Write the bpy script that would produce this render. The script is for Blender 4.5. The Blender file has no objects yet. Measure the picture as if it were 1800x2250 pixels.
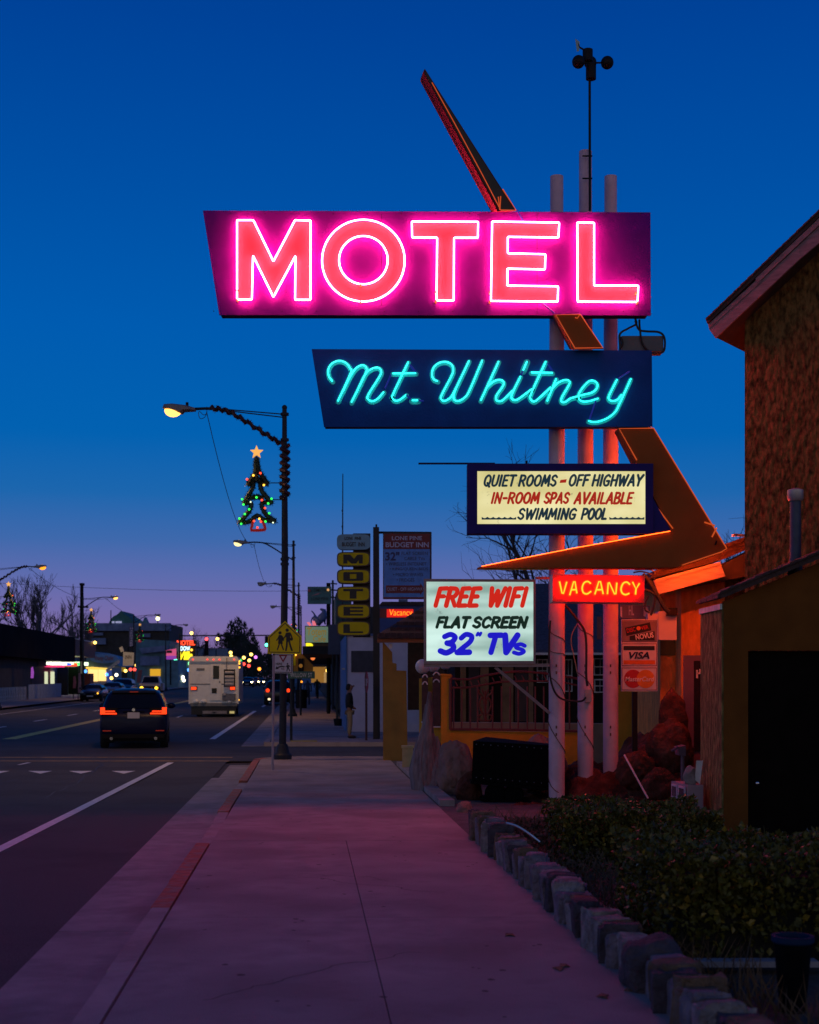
import bpy, bmesh, math, random
from mathutils import Vector, Matrix, noise as mnoise
scene = bpy.context.scene
col = scene.collection
random.seed(7)
R = math.radians
# ---------------------------------------------------------------- camera
CAM_H = 1.95
cam = bpy.data.cameras.new('camera'); camo = bpy.data.objects.new('camera', cam); col.objects.link(camo)
camo.location = (0, 0, CAM_H); camo.rotation_euler = (R(90), 0, 0)
cam.sensor_width = 36; cam.lens = 50; cam.shift_y = 375/2250
cam.clip_start = .1; cam.clip_end = 6000
cam.dof.use_dof = True; cam.dof.focus_distance = 21; cam.dof.aperture_fstop = 2.8
scene.camera = camo
# ---------------------------------------------------------------- dusk sky
world = bpy.data.worlds.new('World'); scene.world = world; world.use_nodes = True
wt = world.node_tree; wt.nodes.clear()
wo = wt.nodes.new('ShaderNodeOutputWorld'); wb = wt.nodes.new('ShaderNodeBackground')
tc = wt.nodes.new('ShaderNodeTexCoord'); sx = wt.nodes.new('ShaderNodeSeparateXYZ'); rp = wt.nodes.new('ShaderNodeValToRGB')
wt.links.new(tc.outputs['Generated'], sx.inputs[0]); wt.links.new(sx.outputs['Z'], rp.inputs[0])
rp2 = wt.nodes.new('ShaderNodeValToRGB'); mr = wt.nodes.new('ShaderNodeMapRange'); mr.interpolation_type = 'SMOOTHSTEP'; mxs = wt.nodes.new('ShaderNodeMix'); mxs.data_type = 'RGBA'
mr.inputs[1].default_value = .35; mr.inputs[2].default_value = -1.0; wt.links.new(sx.outputs['Y'], mr.inputs[0]); wt.links.new(sx.outputs['Z'], rp2.inputs[0])
wt.links.new(mr.outputs[0], mxs.inputs[0]); wt.links.new(rp.outputs[0], mxs.inputs[6]); wt.links.new(rp2.outputs[0], mxs.inputs[7]); wt.links.new(mxs.outputs[2], wb.inputs[0]); wt.links.new(wb.outputs[0], wo.inputs[0])
def s2l(c):
    return tuple(((v/255)/12.92 if v/255 <= .04045 else ((v/255+.055)/1.055)**2.4) for v in c)
SKY = [(0.0, (122, 100, 150)), (.03, (126, 106, 162)), (.05, (116, 108, 170)), (.072, (95, 108, 173)), (.098, (63, 105, 172)), (.13, (28, 102, 174)), (.17, (2, 97, 177)), (.24, (0, 91, 176)),
       (.33, (0, 79, 164)), (.42, (0, 66, 152)), (.6, (2, 46, 112)), (1.0, (4, 32, 84))]
el = rp.color_ramp.elements
while len(el) < len(SKY): el.new(.5)
for e, (p, c) in zip(el, SKY):
    e.position = p; e.color = s2l(c)+(1,)
GLOW = [(0.0, (.52, .40, .31)), (.1, (.45, .37, .32)), (.2, (.27, .27, .32)), (.4, (.12, .18, .32)), (.65, (.02, .06, .18)), (1.0, s2l((4, 32, 84)))]   # afterglow: the sun went down behind the camera
e2 = rp2.color_ramp.elements
while len(e2) < len(GLOW): e2.new(.5)
for e, (p, c) in zip(e2, GLOW):
    e.position = p; e.color = tuple(c)+(1,)
wb.inputs[1].default_value = 1.0
scene.view_settings.view_transform = 'Standard'; scene.view_settings.look = 'None'
scene.view_settings.exposure = 0; scene.view_settings.gamma = 1
scene.cycles.use_denoising = True
scene.cycles.use_adaptive_sampling = False
for k_, v_ in (('sampling_pattern', 'TABULATED_SOBOL'), ('denoising_prefilter', 'ACCURATE'), ('denoising_quality', 'HIGH')):
    try: setattr(scene.cycles, k_, v_)
    except Exception: pass
scene.cycles.max_bounces = 5; scene.cycles.diffuse_bounces = 3; scene.cycles.glossy_bounces = 3
scene.cycles.sample_clamp_indirect = 4
try: scene.cycles.use_light_tree = True
except Exception: pass
# ---------------------------------------------------------------- helpers
F = 3125.0
def hz(y):                       # the street rises very gently away from the camera
    return min(max(0, .006*(y-30)), 1.3)
def W(px, py, D): return Vector(((px-900)*D/F, D, CAM_H+(1500-py)*D/F))
def S(a, d, z=0.): return Vector((a-.072*d, d, z+hz(d)))
def gd(py, off=0.):              # distance of the ground seen on picture row py
    D = 20.
    for _ in range(60): D = .5*D+.5*F*(CAM_H-off-hz(D))/(py-1500)
    return D
def G(px, py, off=0.):
    D = gd(py, off); return Vector(((px-900)*D/F, D, off+hz(D)))
def zf(ox, oy, s): return lambda pts: [(ox+x*s, oy+y*s) for x, y in pts]
MATS = {}
def M(name, c, rough=.65, var=.15, sc=5., bump=0., bsc=40., metal=0., em=None, es=0., spec=.5, stretch=(1,1,1), c2=None, c2sc=1.5, c2amt=.5):
    if name in MATS: return MATS[name]
    m = bpy.data.materials.new(name); m.use_nodes = True; t = m.node_tree; b = t.nodes['Principled BSDF']
    b.inputs['Roughness'].default_value = rough; b.inputs['Metallic'].default_value = metal
    b.inputs['Specular IOR Level'].default_value = spec
    tc = t.nodes.new('ShaderNodeTexCoord'); mp = t.nodes.new('ShaderNodeMapping'); mp.inputs['Scale'].default_value = stretch
    t.links.new(tc.outputs['Object'], mp.inputs[0])
    n = t.nodes.new('ShaderNodeTexNoise'); n.inputs['Scale'].default_value = sc; n.inputs['Detail'].default_value = 5
    t.links.new(mp.outputs[0], n.inputs['Vector'])
    r = t.nodes.new('ShaderNodeValToRGB'); r.color_ramp.elements[0].position = .3; r.color_ramp.elements[1].position = .7
    r.color_ramp.elements[0].color = tuple(max(0, v*(1-var)) for v in c)+(1,); r.color_ramp.elements[1].color = tuple(min(1, v*(1+var)) for v in c)+(1,)
    t.links.new(n.outputs['Fac'], r.inputs[0]); out = r.outputs[0]
    if c2:
        n2 = t.nodes.new('ShaderNodeTexNoise'); n2.inputs['Scale'].default_value = c2sc; n2.inputs['Detail'].default_value = 6; n2.inputs['Roughness'].default_value = .65
        t.links.new(mp.outputs[0], n2.inputs['Vector'])
        r2 = t.nodes.new('ShaderNodeValToRGB'); r2.color_ramp.elements[0].position = .48; r2.color_ramp.elements[1].position = .62
        r2.color_ramp.elements[1].color = (c2amt, c2amt, c2amt, 1)
        t.links.new(n2.outputs['Fac'], r2.inputs[0])
        mx = t.nodes.new('ShaderNodeMix'); mx.data_type = 'RGBA'; mx.inputs[7].default_value = tuple(c2)+(1,)
        t.links.new(r2.outputs[0], mx.inputs[0]); t.links.new(out, mx.inputs[6]); out = mx.outputs[2]
    t.links.new(out, b.inputs['Base Color'])
    if bump:
        n3 = t.nodes.new('ShaderNodeTexNoise'); n3.inputs['Scale'].default_value = bsc; n3.inputs['Detail'].default_value = 6
        t.links.new(mp.outputs[0], n3.inputs['Vector'])
        bp = t.nodes.new('ShaderNodeBump'); bp.inputs['Strength'].default_value = min(1, bump); bp.inputs['Distance'].default_value = .03 if bump <= 1 else .03*bump
        t.links.new(n3.outputs['Fac'], bp.inputs['Height']); t.links.new(bp.outputs[0], b.inputs['Normal'])
    if em:
        b.inputs['Emission Color'].default_value = tuple(em)+(1,); b.inputs['Emission Strength'].default_value = es
    MATS[name] = m; return m
def EM(name, c, s=1.):
    return M(name, (.02, .02, .02), em=c, es=s, var=0)
class MB:
    def __init__(s): s.v = []; s.f = []
    def add(s, vs, fs):
        o = len(s.v); s.v += [tuple(p) for p in vs]; s.f += [tuple(i+o for i in f) for f in fs]; return s
    def poly(s, pts): return s.add(pts, [tuple(range(len(pts)))])
    def prism(s, a, b):
        n = len(a)
        return s.add(list(a)+list(b), [tuple(range(n)), tuple(range(2*n-1, n-1, -1))]+[(i, (i+1) % n, n+(i+1) % n, n+i) for i in range(n)])
    def box(s, x0, x1, y0, y1, z0, z1):
        return s.prism([(x0, y0, z0), (x1, y0, z0), (x1, y0, z1), (x0, y0, z1)], [(x0, y1, z0), (x1, y1, z0), (x1, y1, z1), (x0, y1, z1)])
    def pp(s, pts, D, t, front=0.):          # outline at distance D, pushed back by t metres
        a = [W(x, y, D) for x, y in pts]; a = [p+Vector((0, -front, 0)) for p in a]
        return s.prism(a, [p+Vector((0, t+front, 0)) for p in a])
    def pr(s, x0, y0, x1, y1, D, t, front=0.): return s.pp([(x0, y0), (x1, y0), (x1, y1), (x0, y1)], D, t, front)
    def slabp(s, pts, z0, z1):               # horizontal outline, thickness
        return s.prism([(p[0], p[1], p[2]+z1) for p in pts], [(p[0], p[1], p[2]+z0) for p in pts])
    def tube(s, path, r, n=6, closed=False):
        P = [Vector(p) for p in path]; m = len(P); rr = r if isinstance(r, (list, tuple)) else [r]*m
        T = []
        for i in range(m):
            a = P[i-1] if (i > 0 or closed) else P[i]; b = P[(i+1) % m] if (i < m-1 or closed) else P[i]
            d1 = (P[i]-a); d2 = (b-P[i])
            d = (d1.normalized() if d1.length > 1e-9 else Vector())+(d2.normalized() if d2.length > 1e-9 else Vector())
            T.append(d.normalized() if d.length > 1e-6 else Vector((0, 0, 1)))
        u = T[0].orthogonal().normalized(); vs = []
        for i in range(m):
            u = (u-T[i]*u.dot(T[i])); u = u.normalized() if u.length > 1e-6 else T[i].orthogonal().normalized()
            w = T[i].cross(u)
            for k in range(n):
                a = 2*math.pi*k/n; vs.append(P[i]+(u*math.cos(a)+w*math.sin(a))*rr[i])
        fs = []
        for i in range(m if closed else m-1):
            j = (i+1) % m
            for k in range(n): fs.append((i*n+k, i*n+(k+1) % n, j*n+(k+1) % n, j*n+k))
        if not closed: fs += [tuple(range(n-1, -1, -1)), tuple(range((m-1)*n, m*n))]
        return s.add(vs, fs)
    def lathe(s, c, prof, n=16, axis='z'):   # prof: (radius, height)
        c = Vector(c); vs = []
        for r, h in prof:
            for k in range(n):
                a = 2*math.pi*k/n; x, y = r*math.cos(a), r*math.sin(a)
                vs.append(c+(Vector((x, y, h)) if axis == 'z' else Vector((h, x, y)) if axis == 'x' else Vector((x, h, y))))
        m = len(prof); fs = [(i*n+k, i*n+(k+1) % n, (i+1)*n+(k+1) % n, (i+1)*n+k) for i in range(m-1) for k in range(n)]
        fs += [tuple(range(n-1, -1, -1)), tuple(range((m-1)*n, m*n))]
        return s.add(vs, fs)
    def ball(s, c, r, n=8, m=5, sq=(1, 1, 1)):
        prof = [(max(1e-4, r*math.sin(math.pi*i/m)), -r*math.cos(math.pi*i/m)) for i in range(m+1)]
        o = len(s.v); s.lathe((0, 0, 0), prof, n)
        s.v[o:] = [(c[0]+x*sq[0], c[1]+y*sq[1], c[2]+z*sq[2]) for x, y, z in s.v[o:]]; return s
    def ribbon(s, path, w, put, closed=False, caps=True, lift=0.):
        """flat painted stroke along a 2-D path of half width w; put(x, y, lift) places it"""
        P = [Vector(p) for p in path]; m = len(P); L = []; Rr = []
        for i in range(m):
            a = P[i-1] if (i > 0 or closed) else None; b = P[(i+1) % m] if (i < m-1 or closed) else None
            d1 = (P[i]-a).normalized() if a is not None else None; d2 = (b-P[i]).normalized() if b is not None else None
            d1 = d1 or d2; d2 = d2 or d1
            t = d1+d2; t = t.normalized() if t.length > 1e-6 else d1
            nrm = Vector((-t.y, t.x)); k = max(.8, nrm.dot(Vector((-d1.y, d1.x))))
            L.append(P[i]+nrm*w/k); Rr.append(P[i]-nrm*w/k)
        vs = [put(p.x, p.y, lift) for p in L]+[put(p.x, p.y, lift) for p in Rr]
        fs = [(i, (i+1) % m, m+(i+1) % m, m+i) for i in range(m if closed else m-1)]
        s.add(vs, fs)
        if not closed and caps:
            for i in range(1, m-1):
                if (P[i]-P[i-1]).normalized().dot((P[i+1]-P[i]).normalized()) < .75:
                    s.add([put(P[i].x+w*math.cos(k*.5236), P[i].y+w*math.sin(k*.5236), lift+.0002) for k in range(12)], [tuple(range(12))])
        if caps and not closed:
            for e, q in ((0, 1), (m-1, m-2)):
                d = (P[e]-P[q]).normalized(); a0 = math.atan2(d.y, d.x); pts = []
                for k in range(7):
                    a = a0-math.pi/2+math.pi*k/6; pts.append(put(P[e].x+w*math.cos(a), P[e].y+w*math.sin(a), lift))
                s.add(pts, [tuple(range(7))])
        return s
    def build(s, name, mat, parent=None, smooth=False, local=False):
        me = bpy.data.meshes.new(name); o = bpy.data.objects.new(name, me); col.objects.link(o)
        off = Vector()
        if parent is not None:
            o.parent = parent; top = parent
            while top.parent is not None: top = top.parent
            if not local: off = Vector(top.location)
        me.from_pydata([(p[0]-off[0], p[1]-off[1], p[2]-off[2]) for p in s.v], [], s.f)
        bm = bmesh.new(); bm.from_mesh(me); bmesh.ops.recalc_face_normals(bm, faces=bm.faces); bm.to_mesh(me); bm.free()
        me.materials.append(mat)
        if smooth:
            for p in me.polygons: p.use_smooth = True
            try: me.set_sharp_from_angle(angle=R(40))
            except Exception: pass
        return o
def thing(name, label, cat, loc, group=None, rotz=0.):
    o = bpy.data.objects.new(name, None); col.objects.link(o); o.location = loc; o.rotation_euler = (0, 0, rotz); o.empty_display_size = .2
    o['label'] = label; o['category'] = cat
    if group: o['group'] = group
    return o
def tag(o, label, cat, group=None):
    o['label'] = label; o['category'] = cat
    if group: o['group'] = group
    return o
def one(mb, name, mat, label, cat, loc, group=None, smooth=False):      # a thing that is a single mesh
    o = mb.build(name, mat, None, smooth); o.data.transform(Matrix.Translation(-Vector(loc))); o.location = loc
    return tag(o, label, cat, group)
def struct(mb, name, mat, parent=None, smooth=False):
    o = mb.build(name, mat, parent, smooth)
    if parent is None: o['kind'] = 'structure'
    return o
def copy_tree(o, parent=None):
    c = o.copy(); col.objects.link(c); c.parent = parent
    for ch in list(o.children): copy_tree(ch, c)
    return c
def recolor(o, mat):
    o.material_slots[0].link = 'OBJECT'; o.material_slots[0].material = mat
def text2d(body, x0, y0, x1, y1, bold=.0, shear=0., spacing=1., lines=1.):
    """filled lettering fitted to a rectangle in picture pixels: returns (2-D points, faces)"""
    cu = bpy.data.curves.new('lettering', 'FONT'); cu.body = body; cu.size = 1; cu.offset = bold; cu.shear = shear; cu.space_character = spacing; cu.space_line = lines
    cu.align_x = 'CENTER'; cu.resolution_u = 4
    ob = bpy.data.objects.new('lettering', cu); col.objects.link(ob)
    dg = bpy.context.evaluated_depsgraph_get(); me = bpy.data.meshes.new_from_object(ob.evaluated_get(dg))
    vs = [(v.co.x, v.co.y) for v in me.vertices]; fs = [tuple(p.vertices) for p in me.polygons]
    bpy.data.objects.remove(ob); bpy.data.curves.remove(cu); bpy.data.meshes.remove(me)
    ax, bx = min(v[0] for v in vs), max(v[0] for v in vs); ay, by = min(v[1] for v in vs), max(v[1] for v in vs)
    return [(x0+(x-ax)/(bx-ax)*(x1-x0), y1-(y-ay)/(by-ay)*(y1-y0)) for x, y in vs], fs
def text(mb, body, x0, y0, x1, y1, put, lift=0., **k):
    v, f = text2d(body, x0, y0, x1, y1, **k)
    mb.add([put(x, y, lift) for x, y in v], f); return mb
def at(D): return lambda x, y, l: W(x, y, D)+Vector((0, -l, 0))
def cat(pts, n=6, closed=False):             # smooth curve through points
    P = [Vector(p) for p in pts]; m = len(P); out = []
    for i in range(m if closed else m-1):
        p0 = P[i-1] if (i > 0 or closed) else P[i]*2-P[i+1]; p1 = P[i]; p2 = P[(i+1) % m]
        p3 = P[(i+2) % m] if (i+2 < m or closed) else p2*2-p1
        for k in range(n):
            t = k/n
            out.append(.5*((2*p1)+(p2-p0)*t+(2*p0-5*p1+4*p2-p3)*t*t+(3*p1-p0-3*p2+p3)*t**3))
    if not closed: out.append(P[-1])
    return out
# casual one-stroke capitals: (smooth, points) in a box w x 1, y up
GL = {
 'A': (.62, [(0, [(0, 0), (.33, 1), (.62, 0)]), (0, [(.12, .33), (.5, .33)])]),
 'B': (.55, [(0, [(.03, 0), (.03, 1)]), (1, [(.03, 1), (.36, .97), (.48, .8), (.36, .58), (.03, .53)]), (1, [(.03, .53), (.42, .48), (.54, .25), (.4, .03), (.03, 0)])]),
 'C': (.56, [(1, [(.54, .82), (.36, 1), (.1, .82), (.02, .45), (.12, .1), (.33, 0), (.54, .17)])]),
 'E': (.48, [(0, [(.46, 1), (.05, .98), (.03, 0), (.48, .01)]), (0, [(.04, .52), (.4, .53)])]),
 'F': (.46, [(0, [(.48, 1), (.05, .98), (.03, 0)]), (0, [(.04, .53), (.4, .54)])]),
 'G': (.6, [(1, [(.56, .84), (.36, 1), (.1, .82), (.02, .45), (.12, .1), (.33, 0), (.52, .1), (.56, .42)]), (0, [(.32, .43), (.57, .43)])]),
 'H': (.58, [(0, [(.03, 0), (.03, 1)]), (0, [(.55, 0), (.55, 1)]), (0, [(.03, .5), (.55, .52)])]),
 'I': (.14, [(0, [(.07, 0), (.07, 1)])]),
 'L': (.44, [(0, [(.03, 1), (.03, .01), (.45, .02)])]),
 'M': (.72, [(0, [(.0, 0), (.1, 1), (.36, .25), (.62, 1), (.72, 0)])]),
 'N': (.58, [(0, [(.03, 0), (.05, 1), (.53, 0), (.56, 1)])]),
 'O': (.62, [(2, [(.31, 1), (.08, .82), (.02, .5), (.08, .17), (.31, 0), (.54, .17), (.6, .5), (.54, .82)])]),
 'P': (.52, [(0, [(.03, 0), (.03, 1)]), (1, [(.03, 1), (.4, .96), (.52, .74), (.38, .48), (.03, .43)])]),
 'Q': (.62, [(2, [(.31, 1), (.08, .82), (.02, .5), (.08, .17), (.31, 0), (.54, .17), (.6, .5), (.54, .82)]), (0, [(.36, .26), (.62, -.08)])]),
 'R': (.56, [(0, [(.03, 0), (.03, 1)]), (1, [(.03, 1), (.4, .96), (.51, .75), (.37, .52), (.03, .47)]), (0, [(.26, .48), (.56, 0)])]),
 'S': (.52, [(1, [(.5, .83), (.3, 1), (.06, .85), (.1, .6), (.4, .44), (.5, .2), (.3, 0), (.02, .15)])]),
 'T': (.54, [(0, [(0, .99), (.56, 1)]), (0, [(.28, 1), (.26, 0)])]),
 'U': (.58, [(1, [(.03, 1), (.03, .35), (.1, .08), (.29, 0), (.48, .1), (.55, .35), (.56, 1)])]),
 'V': (.6, [(0, [(0, 1), (.28, 0), (.62, 1)])]),
 'W': (.84, [(0, [(0, 1), (.2, 0), (.43, .85), (.62, 0), (.86, 1)])]),
 'Y': (.58, [(0, [(0, 1), (.27, .48), (.6, 1)]), (0, [(.27, .48), (.25, 0)])]),
 '-': (.4, [(0, [(.05, .47), (.36, .48)])]),
 '"': (.3, [(0, [(.06, 1), (.02, .7)]), (0, [(.24, 1), (.2, .7)])]),
 '3': (.52, [(1, [(.02, .88), (.25, 1), (.48, .85), (.4, .6), (.2, .53)]), (1, [(.2, .53), (.46, .43), (.52, .2), (.28, 0), (.0, .1)])]),
 '2': (.54, [(1, [(.03, .8), (.2, 1), (.46, .9), (.46, .62), (.25, .32), (.02, .02)]), (0, [(.02, .02), (.54, .03)])]),
 's': (.34, [(1, [(.33, .5), (.2, .6), (.05, .52), (.08, .37), (.26, .26), (.32, .12), (.18, 0), (.01, .08)])]),
}
def brush(mb, body, x0, y0, x1, y1, put, half, shear=.2, gap=.2, lift=0.):
    """hand-lettered line of brush capitals fitted between the pixel columns x0..x1, rows y0 (top) y1 (bottom)"""
    items = []; x = 0.
    for ch in body:
        if ch == ' ': x += .34; continue
        w, st = GL[ch]; items.append((x, st)); x += w+gap
    tot = x-gap; H = (y1-y0); sw = (x1-x0-shear*H)/tot
    k = 0
    for ox, st in items:
        for sm, pts in st:
            P = cat(pts, 5, sm == 2) if sm else [Vector(p) for p in pts]
            Q = [(x0+(ox+p.x)*sw+shear*H*p.y, y1-half-(H-2*half)*p.y) for p in P]
            hh = half*random.uniform(.92, 1.06)
            for Q_ in ([Q] if sm else [Q[t:t+2] for t in range(len(Q)-1)]):
                mb.ribbon(Q_, hh, put, closed=(sm == 2), lift=lift+.0004*(k % 7)); k += 1
    return mb
def blob(c, r, seed=0, amp=.25, sub=3, fr=1.2, flat=None):
    """uneven rock: noise-displaced sphere with radii r"""
    bm = bmesh.new(); bmesh.ops.create_icosphere(bm, subdivisions=sub, radius=1)
    o = Vector((seed*13.7, seed*5.1, seed*9.3)); vs = []
    for v in bm.verts:
        n = v.co.normalized(); d = 1+amp*mnoise.fractal(n*fr+o, .9, 2., 4)+.45*amp*abs(mnoise.noise(n*fr*2.6+o))
        p = Vector((n.x*r[0]*d, n.y*r[1]*d, n.z*r[2]*d))
        if flat is not None and p.z < -r[2]*flat: p.z = -r[2]*flat
        vs.append(Vector(c)+p)
    fs = [tuple(v.index for v in f.verts) for f in bm.faces]; bm.free()
    return MB().add(vs, fs)
# ---------------------------------------------------------------- ground, road, pavements
ASPH = M('asphalt', (.074, .068, .072), .88, .6, 70, .5, 220, c2=(.045, .041, .045), c2sc=.35, c2amt=.8)
CONC = M('pavement_concrete', (.37, .3, .31), .9, .17, 3.2, .5, 90, c2=(.24, .19, .195), c2sc=.8, c2amt=.75, spec=.2)
CONC2 = M('gutter_concrete', (.3, .265, .275), .82, .16, 3, .4, 110, c2=(.17, .15, .155), c2sc=.8, c2amt=.7)
REDK = M('red_kerb_paint', (.42, .1, .055), .75, .3, 9, .5, 150, c2=(.26, .2, .18), c2sc=7, c2amt=.75)
DIRT = M('planting_soil', (.07, .05, .04), .95, .4, 9, 1, 40)
YARD = M('yard_paving', (.09, .08, .085), .9, .3, 4, .5, 70)
WHITEP = M('white_road_paint', (.8, .78, .78), .6, .12, 7, .2, 90, c2=(.4, .38, .38), c2sc=9, c2amt=.35)
YELP = M('yellow_road_paint', (.8, .52, .02), .6, .2, 7, c2=(.5, .3, .04), c2sc=8, c2amt=.4)
YELW = M('worn_yellow_paint', (.36, .22, .05), .7, .4, 3, c2=(.06, .055, .05), c2sc=5, c2amt=.7)
GAP = M('joint_dirt', (.035, .028, .026), .95, .4, 20)
DL = [-12, 0, 8, 16, 24, 30, 36, 44, 56, 72, 95, 125, 165, 210, 246, 300, 420]
def strip(a0, a1, z, ds): 
    mb = MB(); vs = []
    for d in ds: vs += [S(a0, d, z), S(a1, d, z)]
    return mb.add(vs, [(2*i, 2*i+1, 2*i+3, 2*i+2) for i in range(len(ds)-1)])
mb = MB(); vs = []; ys = [-60]+DL[1:]+[900, 2000, 4500]
for y in ys: vs += [(-3500, y, hz(y)-.05), (3500, y, hz(y)-.05)]
struct(mb.add(vs, [(2*i, 2*i+1, 2*i+3, 2*i+2) for i in range(len(ys)-1)]), 'ground', DIRT)
struct(strip(-18.1, -1.95, 0, DL), 'road', ASPH)
struct(MB().slabp([S(-1.95, 34.9), S(70, 34.9), S(70, 41.9), S(-1.95, 41.9)], -.02, 0), 'side_street', ASPH)
struct(MB().slabp([S(-18.1, 30), S(-18.1, 38), S(-70, 38), S(-70, 30)], -.02, .002), 'side_street', ASPH)
# markings
mk = bpy.data.objects.new('road_markings', None); col.objects.link(mk); mk['kind'] = 'structure'
def mark(name, pts, m=WHITEP, z=.006): return struct(MB().poly([p+Vector((0, 0, z)) for p in pts]), name, m, mk)
def line(a0, d0, a1, d1, w, m=WHITEP, name='lane_line'):
    n = max(1, int((d1-d0)/12)); h = w/2
    for i in range(n):
        t0, t1 = i/n, (i+1)/n; A = S(a0+(a1-a0)*t0, d0+(d1-d0)*t0); B = S(a0+(a1-a0)*t1, d0+(d1-d0)*t1)
        mark(name, [A+Vector((-h, 0, 0)), A+Vector((h, 0, 0)), B+Vector((h, 0, 0)), B+Vector((-h, 0, 0))], m)
line(-3.75, 8, -3.28, 34.2, .15)
line(-3.1, 46.5, -3.0, 82, .2); line(-2.9, 92, -2.8, 170, .2)
line(-9.75, 46.5, -9.4, 130, .46, YELP, 'centre_line')
for i in range(9): line(-12.3, 46+i*9, -12.25, 48.8+i*9, .14, WHITEP, 'lane_dash')
line(-16.3, 44, -16.0, 150, .12)
for i in range(8): line(-6.4, 46+i*12, -6.4, 49+i*12, .12, WHITEP, 'lane_dash')
A = G(54, 1680); mark('lane_dash', [G(37, 1681), G(44, 1681), G(70, 1676), G(60, 1676)])
for x0 in (-32, 62, 151, 245): mark('yield_triangle', [G(x0, 1694.5), G(x0+53, 1694.5), G(x0+27, 1700.5)])
for py in (1664.5, 1672.5):
    D = gd(py); mark('crosswalk_line', [S(-18.0, D-.17), S(-1.9, D-.17), S(-1.9, D+.17), S(-18.0, D+.17)], YELW)
# near pavement: slabs with open joints on a dirty bed
pv = bpy.data.objects.new('pavement', None); col.objects.link(pv); pv['kind'] = 'structure'
struct(strip(-1.98, 1.98, -.012, [2, 8, 16, 24, 30, 34]), 'bed', GAP, pv)
def slab(a0, a1, d0, d1, z1, m=CONC, name='concrete_slab', g=.006, par=None, z0=0.):
    return struct(MB().slabp([S(a0+g, d0+g), S(a1-g, d0+g), S(a1-g, d1-g), S(a0+g, d1-g)], z0, z1), name, m, par or pv)
JD = [3, 7.1, 11.1, 16.5]
for i in range(3):
    slab(-1.1, .45, JD[i], JD[i+1], .12, g=.003 if i else .004); slab(.45, 2.0, JD[i], JD[i+1], .12, g=.004)
JD = [16.5, 20.6, 23.2, 27.4, 31.4]
for i in range(4): slab(-1.1, 1.95, JD[i], JD[i+1], .12, g=.007 if i == 0 else .005)
cor = [S(-1.1, 31.405), S(1.95, 31.405), S(1.95, 34.6)]+[S(.1-1.2*math.sin(k*math.pi/12), 33.4+1.2*math.cos(k*math.pi/12)) for k in range(7)]
struct(MB().slabp(cor, 0, .12), 'concrete_slab', CONC, pv)
# far pavement beyond the side street
JD = [42.1, 46, 50, 55, 60, 70, 82, 96, 112, 130, 150, 175, 205, 246, 300]
for i in range(len(JD)-1): slab(-1.1, 1.6, JD[i], JD[i+1], .12, g=.008)
slab(1.6, 14, 42.1, 49.6, .12)
mk2 = M('yellow_tactile', (.5, .34, .05), .7, .2, 8, .6, 60)
struct(MB().slabp([S(-.55, 34.72), S(.2, 34.72), S(.2, 36.0), S(-.55, 36.0)], 0, .03), 'tactile_pad', mk2, pv)
struct(MB().slabp([S(-.5, 42.2), S(.3, 42.2), S(.3, 43.3), S(-.5, 43.3)], .121, .13), 'tactile_pad', mk2, pv)
# gutter and kerb
gt = bpy.data.objects.new('gutter', None); col.objects.link(gt); gt['kind'] = 'structure'
JD = [2.5, 7.3, 11.1, 14.0, 16.9, 21, 25, 29, 33.2]
for i in range(8): slab(-1.95+(.14 if i == 7 else 0), -1.27+.02*(i > 3), JD[i], JD[i+1], .008, CONC2, 'gutter_slab', .005, gt, -.03)
for i in range(10): slab(-1.95, -1.28, 42+i*10, 52+i*10, .008, CONC2, 'gutter_slab', .006, gt, -.03)
kb = bpy.data.objects.new('kerb', None); col.objects.link(kb); kb['kind'] = 'structure'
KERBC = M('kerb_concrete', (.38, .31, .32), .85, .18, 4, .5, 90, c2=(.24, .19, .19), c2sc=2, c2amt=.7)
def kerb(d0, d1, red, za, zb, a0=-1.27, a1=-1.115, name='kerb_stone'):
    z = lambda d, t: za+(zb-za)*t
    p = [S(a0, d0+.006, za), S(a1, d0+.006, za), S(a1, d1-.006, zb), S(a0+.01, d1-.006, zb)]
    b = [S(a0-.02, d0+.006, 0), S(a1, d0+.006, 0), S(a1, d1-.006, 0), S(a0-.01, d1-.006, 0)]
    for q in b: q.z -= .03
    struct(MB().prism(p, b), name, REDK if red else KERBC, kb)
for d0, d1, red, za, zb in ((2.5, 6, 0, .125, .125), (6, 9, 0, .125, .125), (9, 11.55, 0, .125, .125), (11.55, 13.1, 1, .127, .127), (13.1, 14.7, 1, .126, .127), (14.7, 16.2, 1, .127, .126),
        (16.2, 17.4, 0, .1, .075), (17.4, 19, 0, .075, .075), (19, 20.2, 0, .075, .11), (20.2, 22.3, 1, .126, .126), (22.3, 24.4, 1, .127, .126), (24.4, 26.5, 0, .085, .085), (26.5, 29, 1, .126, .126), (29, 31.4, 1, .127, .126), (31.4, 33.2, 1, .126, .126)):
    kerb(d0, d1, red, za, zb)
for k in range(6):
    a = [k*math.pi/12, (k+1)*math.pi/12]; P = []
    for r in (1.2, 1.37):
        P.append([S(.1-r*math.sin(t), 33.4+r*math.cos(t)) for t in a])
    struct(MB().slabp([P[0][0], P[0][1], P[1][1], P[1][0]], -.03, .124), 'kerb_stone', REDK if k > 3 else CONC, kb)
struct(MB().slabp([S(.1, 34.61), S(1.95, 34.61), S(1.95, 34.77), S(.1, 34.77)], -.03, .124), 'kerb_stone', CONC, kb)
struct(MB().slabp([S(-1.27, 41.92), S(14, 41.92), S(14, 42.09), S(-1.27, 42.09)], -.03, .124), 'kerb_stone', CONC, kb)
for i in range(12): kerb(42.1+i*12, 54.1+i*12, 0, .12, .12)
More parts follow.
